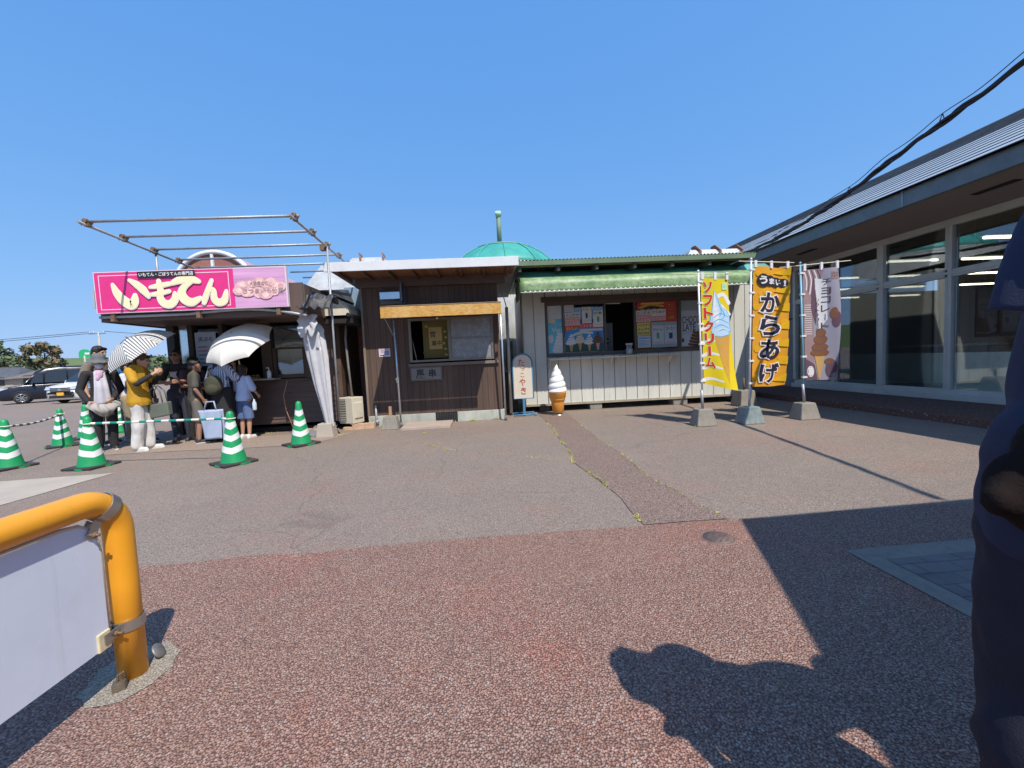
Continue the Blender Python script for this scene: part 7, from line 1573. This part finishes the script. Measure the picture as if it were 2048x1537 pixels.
# 7. sunglasses man in the shade
t, P_, s_, hp, hm = person('person in sunglasses and a black shirt facing the camera in the shade of the stall', (-5.62, 7.72, 0), -75, 1.66, fabric('black_shirt', (0.025, 0.023, 0.028)), fabric('navy_trouser', (0.03, 0.035, 0.06)), (blk_shoe, blk_shoe), HAIR,
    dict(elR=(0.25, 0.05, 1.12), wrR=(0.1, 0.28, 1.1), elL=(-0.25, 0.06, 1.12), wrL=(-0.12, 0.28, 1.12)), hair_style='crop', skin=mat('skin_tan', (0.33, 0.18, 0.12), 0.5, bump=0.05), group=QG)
gg = MB()
for sx in (-1, 1): blob(gg, hp(sx * 0.032, 0.103, 0.012), (0.027, 0.008, 0.02), hm, 10); gg.tube([hp(sx * 0.058, 0.095, 0.015), hp(sx * 0.085, 0.0, 0.01)], 0.004, 5)
gg.tube([hp(-0.01, 0.108, 0.014), hp(0.01, 0.108, 0.014)], 0.004, 5); gg.v = [p * s_ for p in gg.v]; part('sunglasses', gg, flat('lens_black', (0.01, 0.01, 0.012), 0.1), t, local=True)
pt = MB(); g = G2(pt, lambda u, v, h: (V((u - 0.07, 0.145 + h, 1.14 + v)) * s_), 0.001)
for i in range(6): g.stroke([(0.02 + 0.02 * i, 0.02 + 0.01 * i), (0.05 + 0.015 * i, 0.1), (0.03 + 0.02 * i, 0.15)], 0.012, 0, 3)
part('shirt_print', pt, flat('print_white', (0.6, 0.6, 0.6)), t, local=True)
# 8. boy in grey
t, P_, s_, hp, hm = person('boy in a grey T-shirt with orange marks and grey shorts, seen from behind', (-5.10, 7.36, 0), 40, 1.44, fabric('olive_grey', (0.075, 0.07, 0.06)), fabric('shorts_grey', (0.13, 0.12, 0.105)), (blk_shoe, white_sole), HAIR,
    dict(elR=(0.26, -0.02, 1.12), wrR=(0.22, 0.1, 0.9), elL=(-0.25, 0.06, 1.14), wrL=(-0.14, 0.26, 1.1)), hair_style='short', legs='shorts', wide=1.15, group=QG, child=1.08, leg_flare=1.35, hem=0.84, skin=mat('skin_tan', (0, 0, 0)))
om = MB()
g = G2(om, lambda u, v, h: (V((-0.155 - 0.02 * math.sin(u * 9) + 0.5 * u, -0.135 - h + 0.25 * (u - 0.08) ** 2 - 0.02, 0.95 + v)) * s_), 0.001)
for x, z in ((0.02, 0.24), (0.04, 0.08), (0.06, 0.0)): g.poly([(x, z), (x + 0.1, z + 0.01), (x + 0.09, z + 0.06), (x + 0.02, z + 0.07)], 0)
for x, z in ((0.5, 0.2), (0.49, 0.12), (0.5, 0.05)): g.stroke([(x, z), (x + 0.03, z + 0.02), (x + 0.06, z)], 0.014, 1, 3)
part('shirt_print', om, [flat('print_orange', (0.75, 0.16, 0.06)), M_black], t, local=True)
# 9. striped shirt woman under the white umbrella
def stripes_fab():
    g = N('fab_blue_stripe'); w_ = g.n('TexWave'); w_.inputs['Scale'].default_value = 13; w_.inputs['Distortion'].default_value = 2.5; w_.bands_direction = 'X'; g.l(g.coord(), w_.inputs[0])
    g.set(color=g.mix(g.ramp(w_.outputs[0], [(0.45, 0), (0.55, 1)]), (0.09, 0.16, 0.34), (0.55, 0.62, 0.75)), rough=0.8); return g.m
person('person in a blue striped shirt and long black skirt standing under the white umbrella', (-4.74, 7.48, 0), 75, 1.58, stripes_fab(), fabric('black', (0, 0, 0)), (blk_shoe, blk_shoe), HAIR,
    dict(elR=(0.25, 0.08, 1.2), wrR=(0.18, 0.16, 1.4), elL=(-0.27, 0.0, 1.12), wrL=(-0.24, 0.14, 0.98)), hair_style='long', sleeve='half', legs='skirt', group=QG, wide=1.2)
bp = MB(); blob(bp, (-4.73, 7.28, 1.0), (0.15, 0.085, 0.17)); blob(bp, (-4.73, 7.22, 0.93), (0.11, 0.06, 0.09)); bpt = thing('backpack', 'olive backpack on the person in the striped shirt', 'backpack', (-4.73, 7.28, 0.85))
me = fuse(bp, 0.012, 2, 0.006); me.transform(W[bpt.name].inverted()); part('pack', me, fabric('olive_pack', (0.05, 0.05, 0.03)), bpt)
part('strap', MB().tube([(-4.83, 7.3, 1.15), (-4.85, 7.38, 1.28), (-4.84, 7.45, 1.3)], 0.014, 6), fabric('olive_pack', (0, 0, 0)), bpt)
lb = MB().grid(lambda u, v: (-4.99 + 0.36 * u + 0.07 * v * (1 - u), 7.22 + 0.02 * math.sin(7 * u + 3 * v), 0.58 - 0.5 * v), 14, 14)
lb.grid(lambda u, v: (-4.99 + 0.36 * u + 0.07 * v * (1 - u), 7.30 + 0.02 * math.sin(7 * u + 3 * v), 0.58 - 0.5 * v), 14, 14)
lb.tube([(-4.9, 7.24, 0.58), (-4.86, 7.26, 0.72), (-4.74, 7.26, 0.72), (-4.7, 7.24, 0.58)], 0.01, 6)
single('shopping_bag', lb, fabric('pale_blue_bag', (0.36, 0.44, 0.6)), 'large pale blue shopping bag hanging low beside the boy', 'bag', (-4.8, 7.25, 0.1), solid=0.006)
# 10. girl
t, P_, s_, hp, hm = person('girl with long black hair in a pale blue blouse and denim shorts at the hatch', (-4.43, 7.58, 0), 70, 1.33, fabric('pale_blue', (0.45, 0.55, 0.82)), fabric('denim', (0.09, 0.14, 0.28)), (flat('shoe_white', (0.7, 0.68, 0.64)), white_sole), HAIR,
    dict(elR=(0.24, 0.04, 1.16), wrR=(0.2, 0.2, 1.0), elL=(-0.24, 0.06, 1.15), wrL=(-0.15, 0.24, 1.1)), hair_style='long', legs='shorts', wide=1.18, group=QG, child=1.12, leg_flare=1.5, sleeve='half', hem=0.88)
wb_ = MB(); wb_.lathe([(0.001, 0), (0.03, 0.0), (0.034, 0.02), (0.034, 0.13), (0.014, 0.17), (0.014, 0.19), (0.001, 0.19)], (-4.16, 7.42, 0.52), 14)
wt = thing('water_bottle', 'clear and white bottle hanging at the hip of the girl in pale blue', 'bottle', (-4.16, 7.42, 0.52))
part('flask', wb_, mat('bottle_pale', (0.55, 0.62, 0.7), 0.2), wt); part('cord', MB().tube([(-4.16, 7.42, 0.7), (-4.22, 7.46, 0.8), (-4.3, 7.5, 0.9)], 0.004, 5), M_white, wt)
# 11. arms in the shade between mustard and boy
person('person in a dark purple top standing between the one in mustard and the boy', (-5.42, 7.8, 0), -20, 1.52, fabric('plum', (0.09, 0.045, 0.06)), fabric('black', (0, 0, 0)), (blk_shoe, blk_shoe), HAIR,
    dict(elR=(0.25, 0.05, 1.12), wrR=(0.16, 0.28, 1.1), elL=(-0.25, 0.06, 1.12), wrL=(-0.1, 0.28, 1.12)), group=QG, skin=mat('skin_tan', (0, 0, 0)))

# ================================================================ NEAR PERSON AT THE RIGHT EDGE
M_navy = mat('fab_navy_tee', (0.013, 0.019, 0.05), 0.9, var=0.1, vs=4, bump=0.3, bs=400)
M_bag = mat('fab_brown_bag', (0.016, 0.011, 0.01), 0.95, var=0.2, vs=6, bump=0.3, bs=150, spec=0.1)
M_npant = mat('fab_navy_trousers', (0.01, 0.01, 0.022), 0.9, var=0.2, vs=3, bump=0.3, bs=250)
np_ = thing('person', 'person in a navy T-shirt and dark trousers standing close at the right edge', 'person', (1.0, 0.62, 0))
def wfuse(mb, parent, name, m, vox, sm=4, fold=0.0, fs=(6, 6, 3)):
    me = fuse(mb, vox, sm, fold, fs); me.transform(W[parent.name].inverted()); return part(name, me, m, parent)
b = MB()
sh = V((0.945, 0.545, 1.46)); el = V((0.893, 0.585, 1.235)); wr = V((0.97, 0.33, 1.17))
hd = V((1.72, 0.32, 1.56)); nk = V((1.56, 0.36, 1.46)); hip = V((1.0, 0.62, 0.92))
blob(b, hd, (0.08, 0.1, 0.12)); blob(b, hd + V((0.0, 0.1, -0.02)), (0.013, 0.018, 0.02)); capsule(b, nk, 0.058, hd - V((0.03, 0, 0.07)), 0.052)
capsule(b, (1.4, 0.42, 1.34), 0.12, hip + V((0.08, 0, 0)), 0.11, 16, 0.8, (0, 1, 0)); capsule(b, nk, 0.055, (1.2, 0.46, 1.44), 0.05); capsule(b, (1.2, 0.46, 1.44), 0.05, sh, 0.05)
capsule(b, sh, 0.055, el, 0.042); capsule(b, el, 0.042, wr, 0.03); hand(b, wr, wr - el, (0, 0.1, -1), 1, 1.0, 0.8)
capsule(b, nk, 0.06, (1.6, 0.22, 1.32), 0.05); capsule(b, (1.6, 0.22, 1.32), 0.05, (1.66, 0.15, 1.06), 0.04); capsule(b, (1.66, 0.15, 1.06), 0.04, (1.6, 0.2, 0.84), 0.03); hand(b, (1.6, 0.2, 0.84), (0, 0.1, -1), (-1, 0, 0), 1)
for x0, x1, x2, yy in ((1.02, 1.0, 1.0, 0.64), (1.12, 1.16, 1.2, 0.58)): capsule(b, (x0, yy, 0.92), 0.07, (x1, yy, 0.5), 0.055); capsule(b, (x1, yy, 0.5), 0.055, (x2, yy, 0.08), 0.038); capsule(b, (x2, yy - 0.04, 0.05), 0.04, (x2, yy + 0.12, 0.04), 0.035)
wfuse(b, np_, 'body', SKIN, 0.012)
c = MB(); capsule(c, (1.46, 0.42, 1.36), 0.15, (1.2, 0.54, 1.12), 0.15, 20, 0.82, (0, 1, 0)); capsule(c, (1.2, 0.54, 1.12), 0.15, (1.05, 0.62, 0.98), 0.165, 20, 0.82, (0, 1, 0)); capsule(c, (1.05, 0.62, 0.98), 0.165, (1.04, 0.63, 0.88), 0.165, 20, 0.82, (0, 1, 0))
capsule(c, (1.08, 0.6, 1.27), 0.135, (1.07, 0.62, 1.08), 0.135, 20); capsule(c, (1.07, 0.62, 1.08), 0.135, (1.1, 0.62, 1.0), 0.135, 20); capsule(c, (1.1, 0.62, 1.08), 0.135, (1.08, 0.64, 0.95), 0.15, 20); capsule(c, nk, 0.07, (1.2, 0.47, 1.42), 0.08); capsule(c, (1.2, 0.47, 1.42), 0.08, sh, 0.075); capsule(c, (1.24, 0.44, 1.34), 0.11, (1.12, 0.58, 1.1), 0.13); capsule(c, nk, 0.07, (1.6, 0.24, 1.34), 0.09); capsule(c, (1.6, 0.24, 1.34), 0.09, (1.65, 0.17, 1.14), 0.08)
wfuse(c, np_, 'top', M_navy, 0.01, 5, 0.012)
def slv(u, v):   # open sleeve from shoulder to elbow, its dark inside showing from below
    a = 2 * math.pi * u; s0 = sh + V((0.0, 0, 0.03)); d = (el - s0).normalized(); x = V((1, 0, 0)); x = (x - d * x.dot(d)).normalized(); y = d.cross(x)
    r_ = 0.07 + 0.018 * v + 0.005 * math.sin(3 * a + 4 * v) + 0.004 * math.sin(7 * a + 9 * v); p = s0.lerp(el, 0.02 + 0.98 * v)
    return p + x * math.cos(a) * r_ + y * math.sin(a) * r_ * 0.95 + V((0, 0, 0.015 * math.cos(a) * v))
part('sleeve', MB().grid(slv, 48, 30), M_navy, np_, solid=0.003)
c = MB()
capsule(c, (1.06, 0.62, 0.98), 0.15, (1.03, 0.62, 0.86), 0.15, 20, 0.8, (0, 1, 0)); capsule(c, (1.0, 0.64, 0.84), 0.12, (0.985, 0.64, 0.5), 0.1, 18); capsule(c, (0.985, 0.64, 0.5), 0.1, (0.99, 0.64, 0.12), 0.09, 16)
capsule(c, (1.13, 0.59, 0.84), 0.115, (1.17, 0.58, 0.5), 0.1, 18); capsule(c, (1.17, 0.58, 0.5), 0.1, (1.2, 0.58, 0.12), 0.09, 16)
blob(c, (0.955, 0.62, 0.47), (0.105, 0.09, 0.1)); blob(c, (0.93, 0.61, 0.76), (0.05, 0.07, 0.05))
wfuse(c, np_, 'trousers', M_npant, 0.012, 4, 0.016, (10, 10, 8))
for x_, yy in ((0.97, 0.64), (1.2, 0.58)):
    c = MB(); capsule(c, (x_, yy - 0.05, 0.05), 0.05, (x_, yy + 0.13, 0.045), 0.045); wfuse(c, np_, 'shoe', blk_shoe, 0.012)
c = MB(); capsule(c, (0.96, 0.61, 1.04), 0.06, (0.885, 0.6, 0.95), 0.07, 16, 0.6, (0, 1, 0)); capsule(c, (0.88, 0.6, 0.945), 0.072, (1.02, 0.55, 0.96), 0.095, 16, 0.7, (0, 1, 0)); capsule(c, (0.92, 0.585, 1.0), 0.07, (1.1, 0.52, 0.99), 0.09, 16); capsule(c, (0.80, 0.6, 0.94), 0.018, (0.9, 0.6, 0.9), 0.035)
sb_ = thing('shoulder_bag', 'dark brown bag at the waist of the person at the right edge', 'bag', (0.9, 0.6, 0.9))
wfuse(c, sb_, 'pouch', M_bag, 0.01, 3, 0.012, (14, 14, 10))
part('strap', MB().tube([(0.97, 0.53, 1.06), (1.1, 0.47, 1.2), (1.3, 0.38, 1.38), (1.5, 0.34, 1.53)], 0.012, 8), M_bag, sb_)
h = MB(); blob(h, hd + V((0, -0.015, 0.03)), (0.09, 0.105, 0.1)); wfuse(h, np_, 'hair', HAIR, 0.012, 2, 0.004)

# ================================================================ CANOPY ROOF (out of view on the right, its shade falls on the paving)
cpm = mat('canopy_white', (0.55, 0.55, 0.52), 0.7)
cr_ = thing('shade_canopy', 'flat canopy roof whose shade darkens the paving at the lower right', 'canopy', (4.0, -1.0, 0))
part('roof_slab', MB().prism([(2.55, 0.97, 2.6), (6.45, 1.12, 2.6), (6.45, -12, 2.6), (-2.1, -12, 2.6), (2.02, -0.42, 2.6)], (0, 0, 0.12)), cpm, cr_)  # unseen slab, extended far back to keep skylight off the shaded paving
for x, y in ((3.9, 0.4), (2.6, -3.4), (5.9, -3.2), (6.0, 0.6)): part('post', MB().tube([(x, y, 0), (x, y, 2.6)], 0.05, 12), M_galv, cr_)

# ================================================================ YELLOW PIPE RAIL (lower left)
M_yel = mat('rail_yellow', (0.78, 0.34, 0.02), 0.32, var=0.06, vs=3, bump=0.03, bs=60, dirt=0.25, dcol=(0.4, 0.2, 0.05), spec=0.5, streak=0.25, scol=(0.45, 0.24, 0.06), scuff=0.7)
rail = thing('pipe_rail', 'thick yellow pipe rail with a grey panel strapped to it, lower left', 'rail', (-1.49, 1.66, 0))
rr = 0.0475
A0 = V((-1.497, 1.668, 0.0)); dr = V((-0.03, -1.0, 0)).normalized()
pts = [A0, A0 + V((0, 0, 0.4))]
Rb = 0.14; top_z = 0.742
cen = A0 + V((0, 0, top_z - Rb)) + dr * Rb
for i in range(0, 13):
    a = math.pi / 2 * i / 12; pts.append(cen - dr * Rb * math.cos(a) + V((0, 0, Rb * math.sin(a))))
pts += [A0 + dr * 0.5 + V((0, 0, top_z)), A0 + dr * 1.6 + V((0, 0, top_z)), A0 + dr * 2.4 + V((0, 0, top_z))]
for i in range(1, 13):
    a = math.pi / 2 * i / 12; c2 = A0 + dr * 2.4 + V((0, 0, top_z - Rb)); pts.append(c2 + dr * Rb * math.sin(a) + V((0, 0, Rb * math.cos(a))))
pts.append(A0 + dr * (2.4 + Rb))
part('pipe', MB().tube(pts, rr, 32), M_yel, rail)

pl = MB(); xp = -1.500
def on(y, z, off=0.0): q = A0 + dr * ((A0.y - y)); return (q.x + off, y, z)
ctop = [on(1.585, 0.19), on(1.585, 0.55), on(1.575, 0.60), on(1.555, 0.645), on(1.52, 0.672), on(1.46, 0.682), on(-0.6, 0.682), on(-0.6, 0.19)]
pl.prism([(p[0] - 0.008, p[1], p[2]) for p in ctop], (0.016, 0, 0))
part('panel', pl, mat('panel_pale_grey', (0.66, 0.73, 0.86), 0.45, var=0.05, vs=3, dirt=0.25, dcol=(0.45, 0.46, 0.5), bump=0.02, scuff=0.5, streak=0.3, scol=(0.5, 0.5, 0.52)), rail, bevel=0.002)
part('panel_trim', MB().tube([(p[0], p[1], p[2]) for p in ctop[:7]], 0.0095, 8), mat('trim_cream', (0.6, 0.57, 0.48), 0.5), rail)
M_strap = mat('strap_steel', (0.42, 0.42, 0.4), 0.35, 0.8, var=0.15, bump=0.05)
def strap(c, ax, label='strap'):
    c = V(c); ax = V(ax).normalized(); q = ax.to_track_quat('Z', 'Y').to_matrix(); n = 72; vs = []
    for z in (-0.02, 0.02):
        for r_ in (rr + 0.002, rr + 0.006):
            for i in range(n): vs.append(c + q @ V((r_ * math.cos(2 * math.pi * i / n), r_ * math.sin(2 * math.pi * i / n), z)))
    fs = []
    for i in range(n):
        k = (i + 1) % n; fs += [(n + i, n + k, 3 * n + k, 3 * n + i), (i, 2 * n + i, 2 * n + k, k), (i, k, n + k, n + i), (2 * n + i, 3 * n + i, 3 * n + k, 2 * n + k)]
    st = part('strap', MB().add(vs, fs, False), M_strap, rail)
    return st
a_ = math.radians(52); pc = cen - dr * Rb * math.cos(a_) + V((0, 0, Rb * math.sin(a_))); tg = (dr * math.sin(a_) + V((0, 0, math.cos(a_))))
s1_ = strap(pc, tg); inn = (cen - pc).normalized()
lug = MB(); e0 = pc + inn * 0.055; e1 = pc + inn * 0.115
lug.bar(e0 + V((0.012, 0, 0)), e1 + V((0.014, 0, 0)), 0.034, 0.004, up=(1, 0, 0)); lug.bar(e0 + V((-0.014, 0, 0)), e1 + V((-0.012, 0, 0)), 0.034, 0.004, up=(1, 0, 0))
part('lug', lug, M_strap, s1_)
part('bolt', MB().tube([e1 + V((-0.03, 0, 0.01)), e1 + V((0.05, 0, 0.01))], 0.005, 8).lathe([(0.001, 0), (0.011, 0), (0.011, 0.008), (0.001, 0.008)], e1 + V((0.03, 0, 0.01)), 6, axis=(1, 0, 0)), M_rust, s1_)
s2_ = strap(A0 + V((0, 0, 0.225)), (0.0, 0.0, 1))
lug = MB(); lug.box(A0.x + 0.012, A0.x + 0.016, A0.y - 0.115, A0.y - 0.05, 0.208, 0.242).box(A0.x - 0.016, A0.x - 0.012, A0.y - 0.115, A0.y - 0.05, 0.208, 0.242)
part('lug', lug, M_strap, s2_)
part('bolt', MB().tube([(A0.x - 0.03, A0.y - 0.075, 0.225), (A0.x + 0.045, A0.y - 0.075, 0.225)], 0.005, 8).lathe([(0.001, 0), (0.011, 0), (0.011, 0.009), (0.001, 0.009)], (A0.x + 0.018, A0.y - 0.075, 0.225), 6, axis=(1, 0, 0)), M_rust, s2_)
part('corner_block', MB().box(A0.x - 0.012, A0.x + 0.0115, A0.y - 0.135, A0.y - 0.085, 0.185, 0.255), mat('block_cream', (0.7, 0.62, 0.4), 0.5), rail, bevel=0.004)
part('base_lock', MB().obox((A0.x + 0.02, A0.y - 0.085, 0.02), (0.04, 0.03, 0.035), (0, 0, 0.5)).tube([(A0.x + 0.012, A0.y - 0.085, 0.035), (A0.x + 0.014, A0.y - 0.082, 0.06), (A0.x + 0.03, A0.y - 0.075, 0.07), (A0.x + 0.03, A0.y - 0.07, 0.045)], 0.005, 6), mat('lock_brass', (0.16, 0.13, 0.1), 0.5, 0.5, var=0.4, vs=30), rail, bevel=0.004)
part('socket_cap', MB().lathe([(0.001, 0), (0.03, 0.0), (0.033, 0.005), (0.028, 0.009), (0.001, 0.01)], (A0.x + 0.03, A0.y + 0.085, 0.034), 24, axis=(0.75, 0.2, 0.5)), mat('cap_steel', (0.25, 0.24, 0.22), 0.5, 0.6, var=0.3, vs=20), rail)
sheet('concrete_patch', [(-1.53, 1.5), (-1.42, 1.52), (-1.37, 1.6), (-1.36, 1.69), (-1.40, 1.79), (-1.5, 1.86), (-1.62, 1.82), (-1.66, 1.7), (-1.62, 1.56)], 0.007, aggregate("patch_concrete", [(0.3, 0.26, 0.2), (0.37, 0.33, 0.26), (0.43, 0.39, 0.32)], 150, (0.17, 0.14, 0.11), bumpd=0.003), 0.03, 0.03)
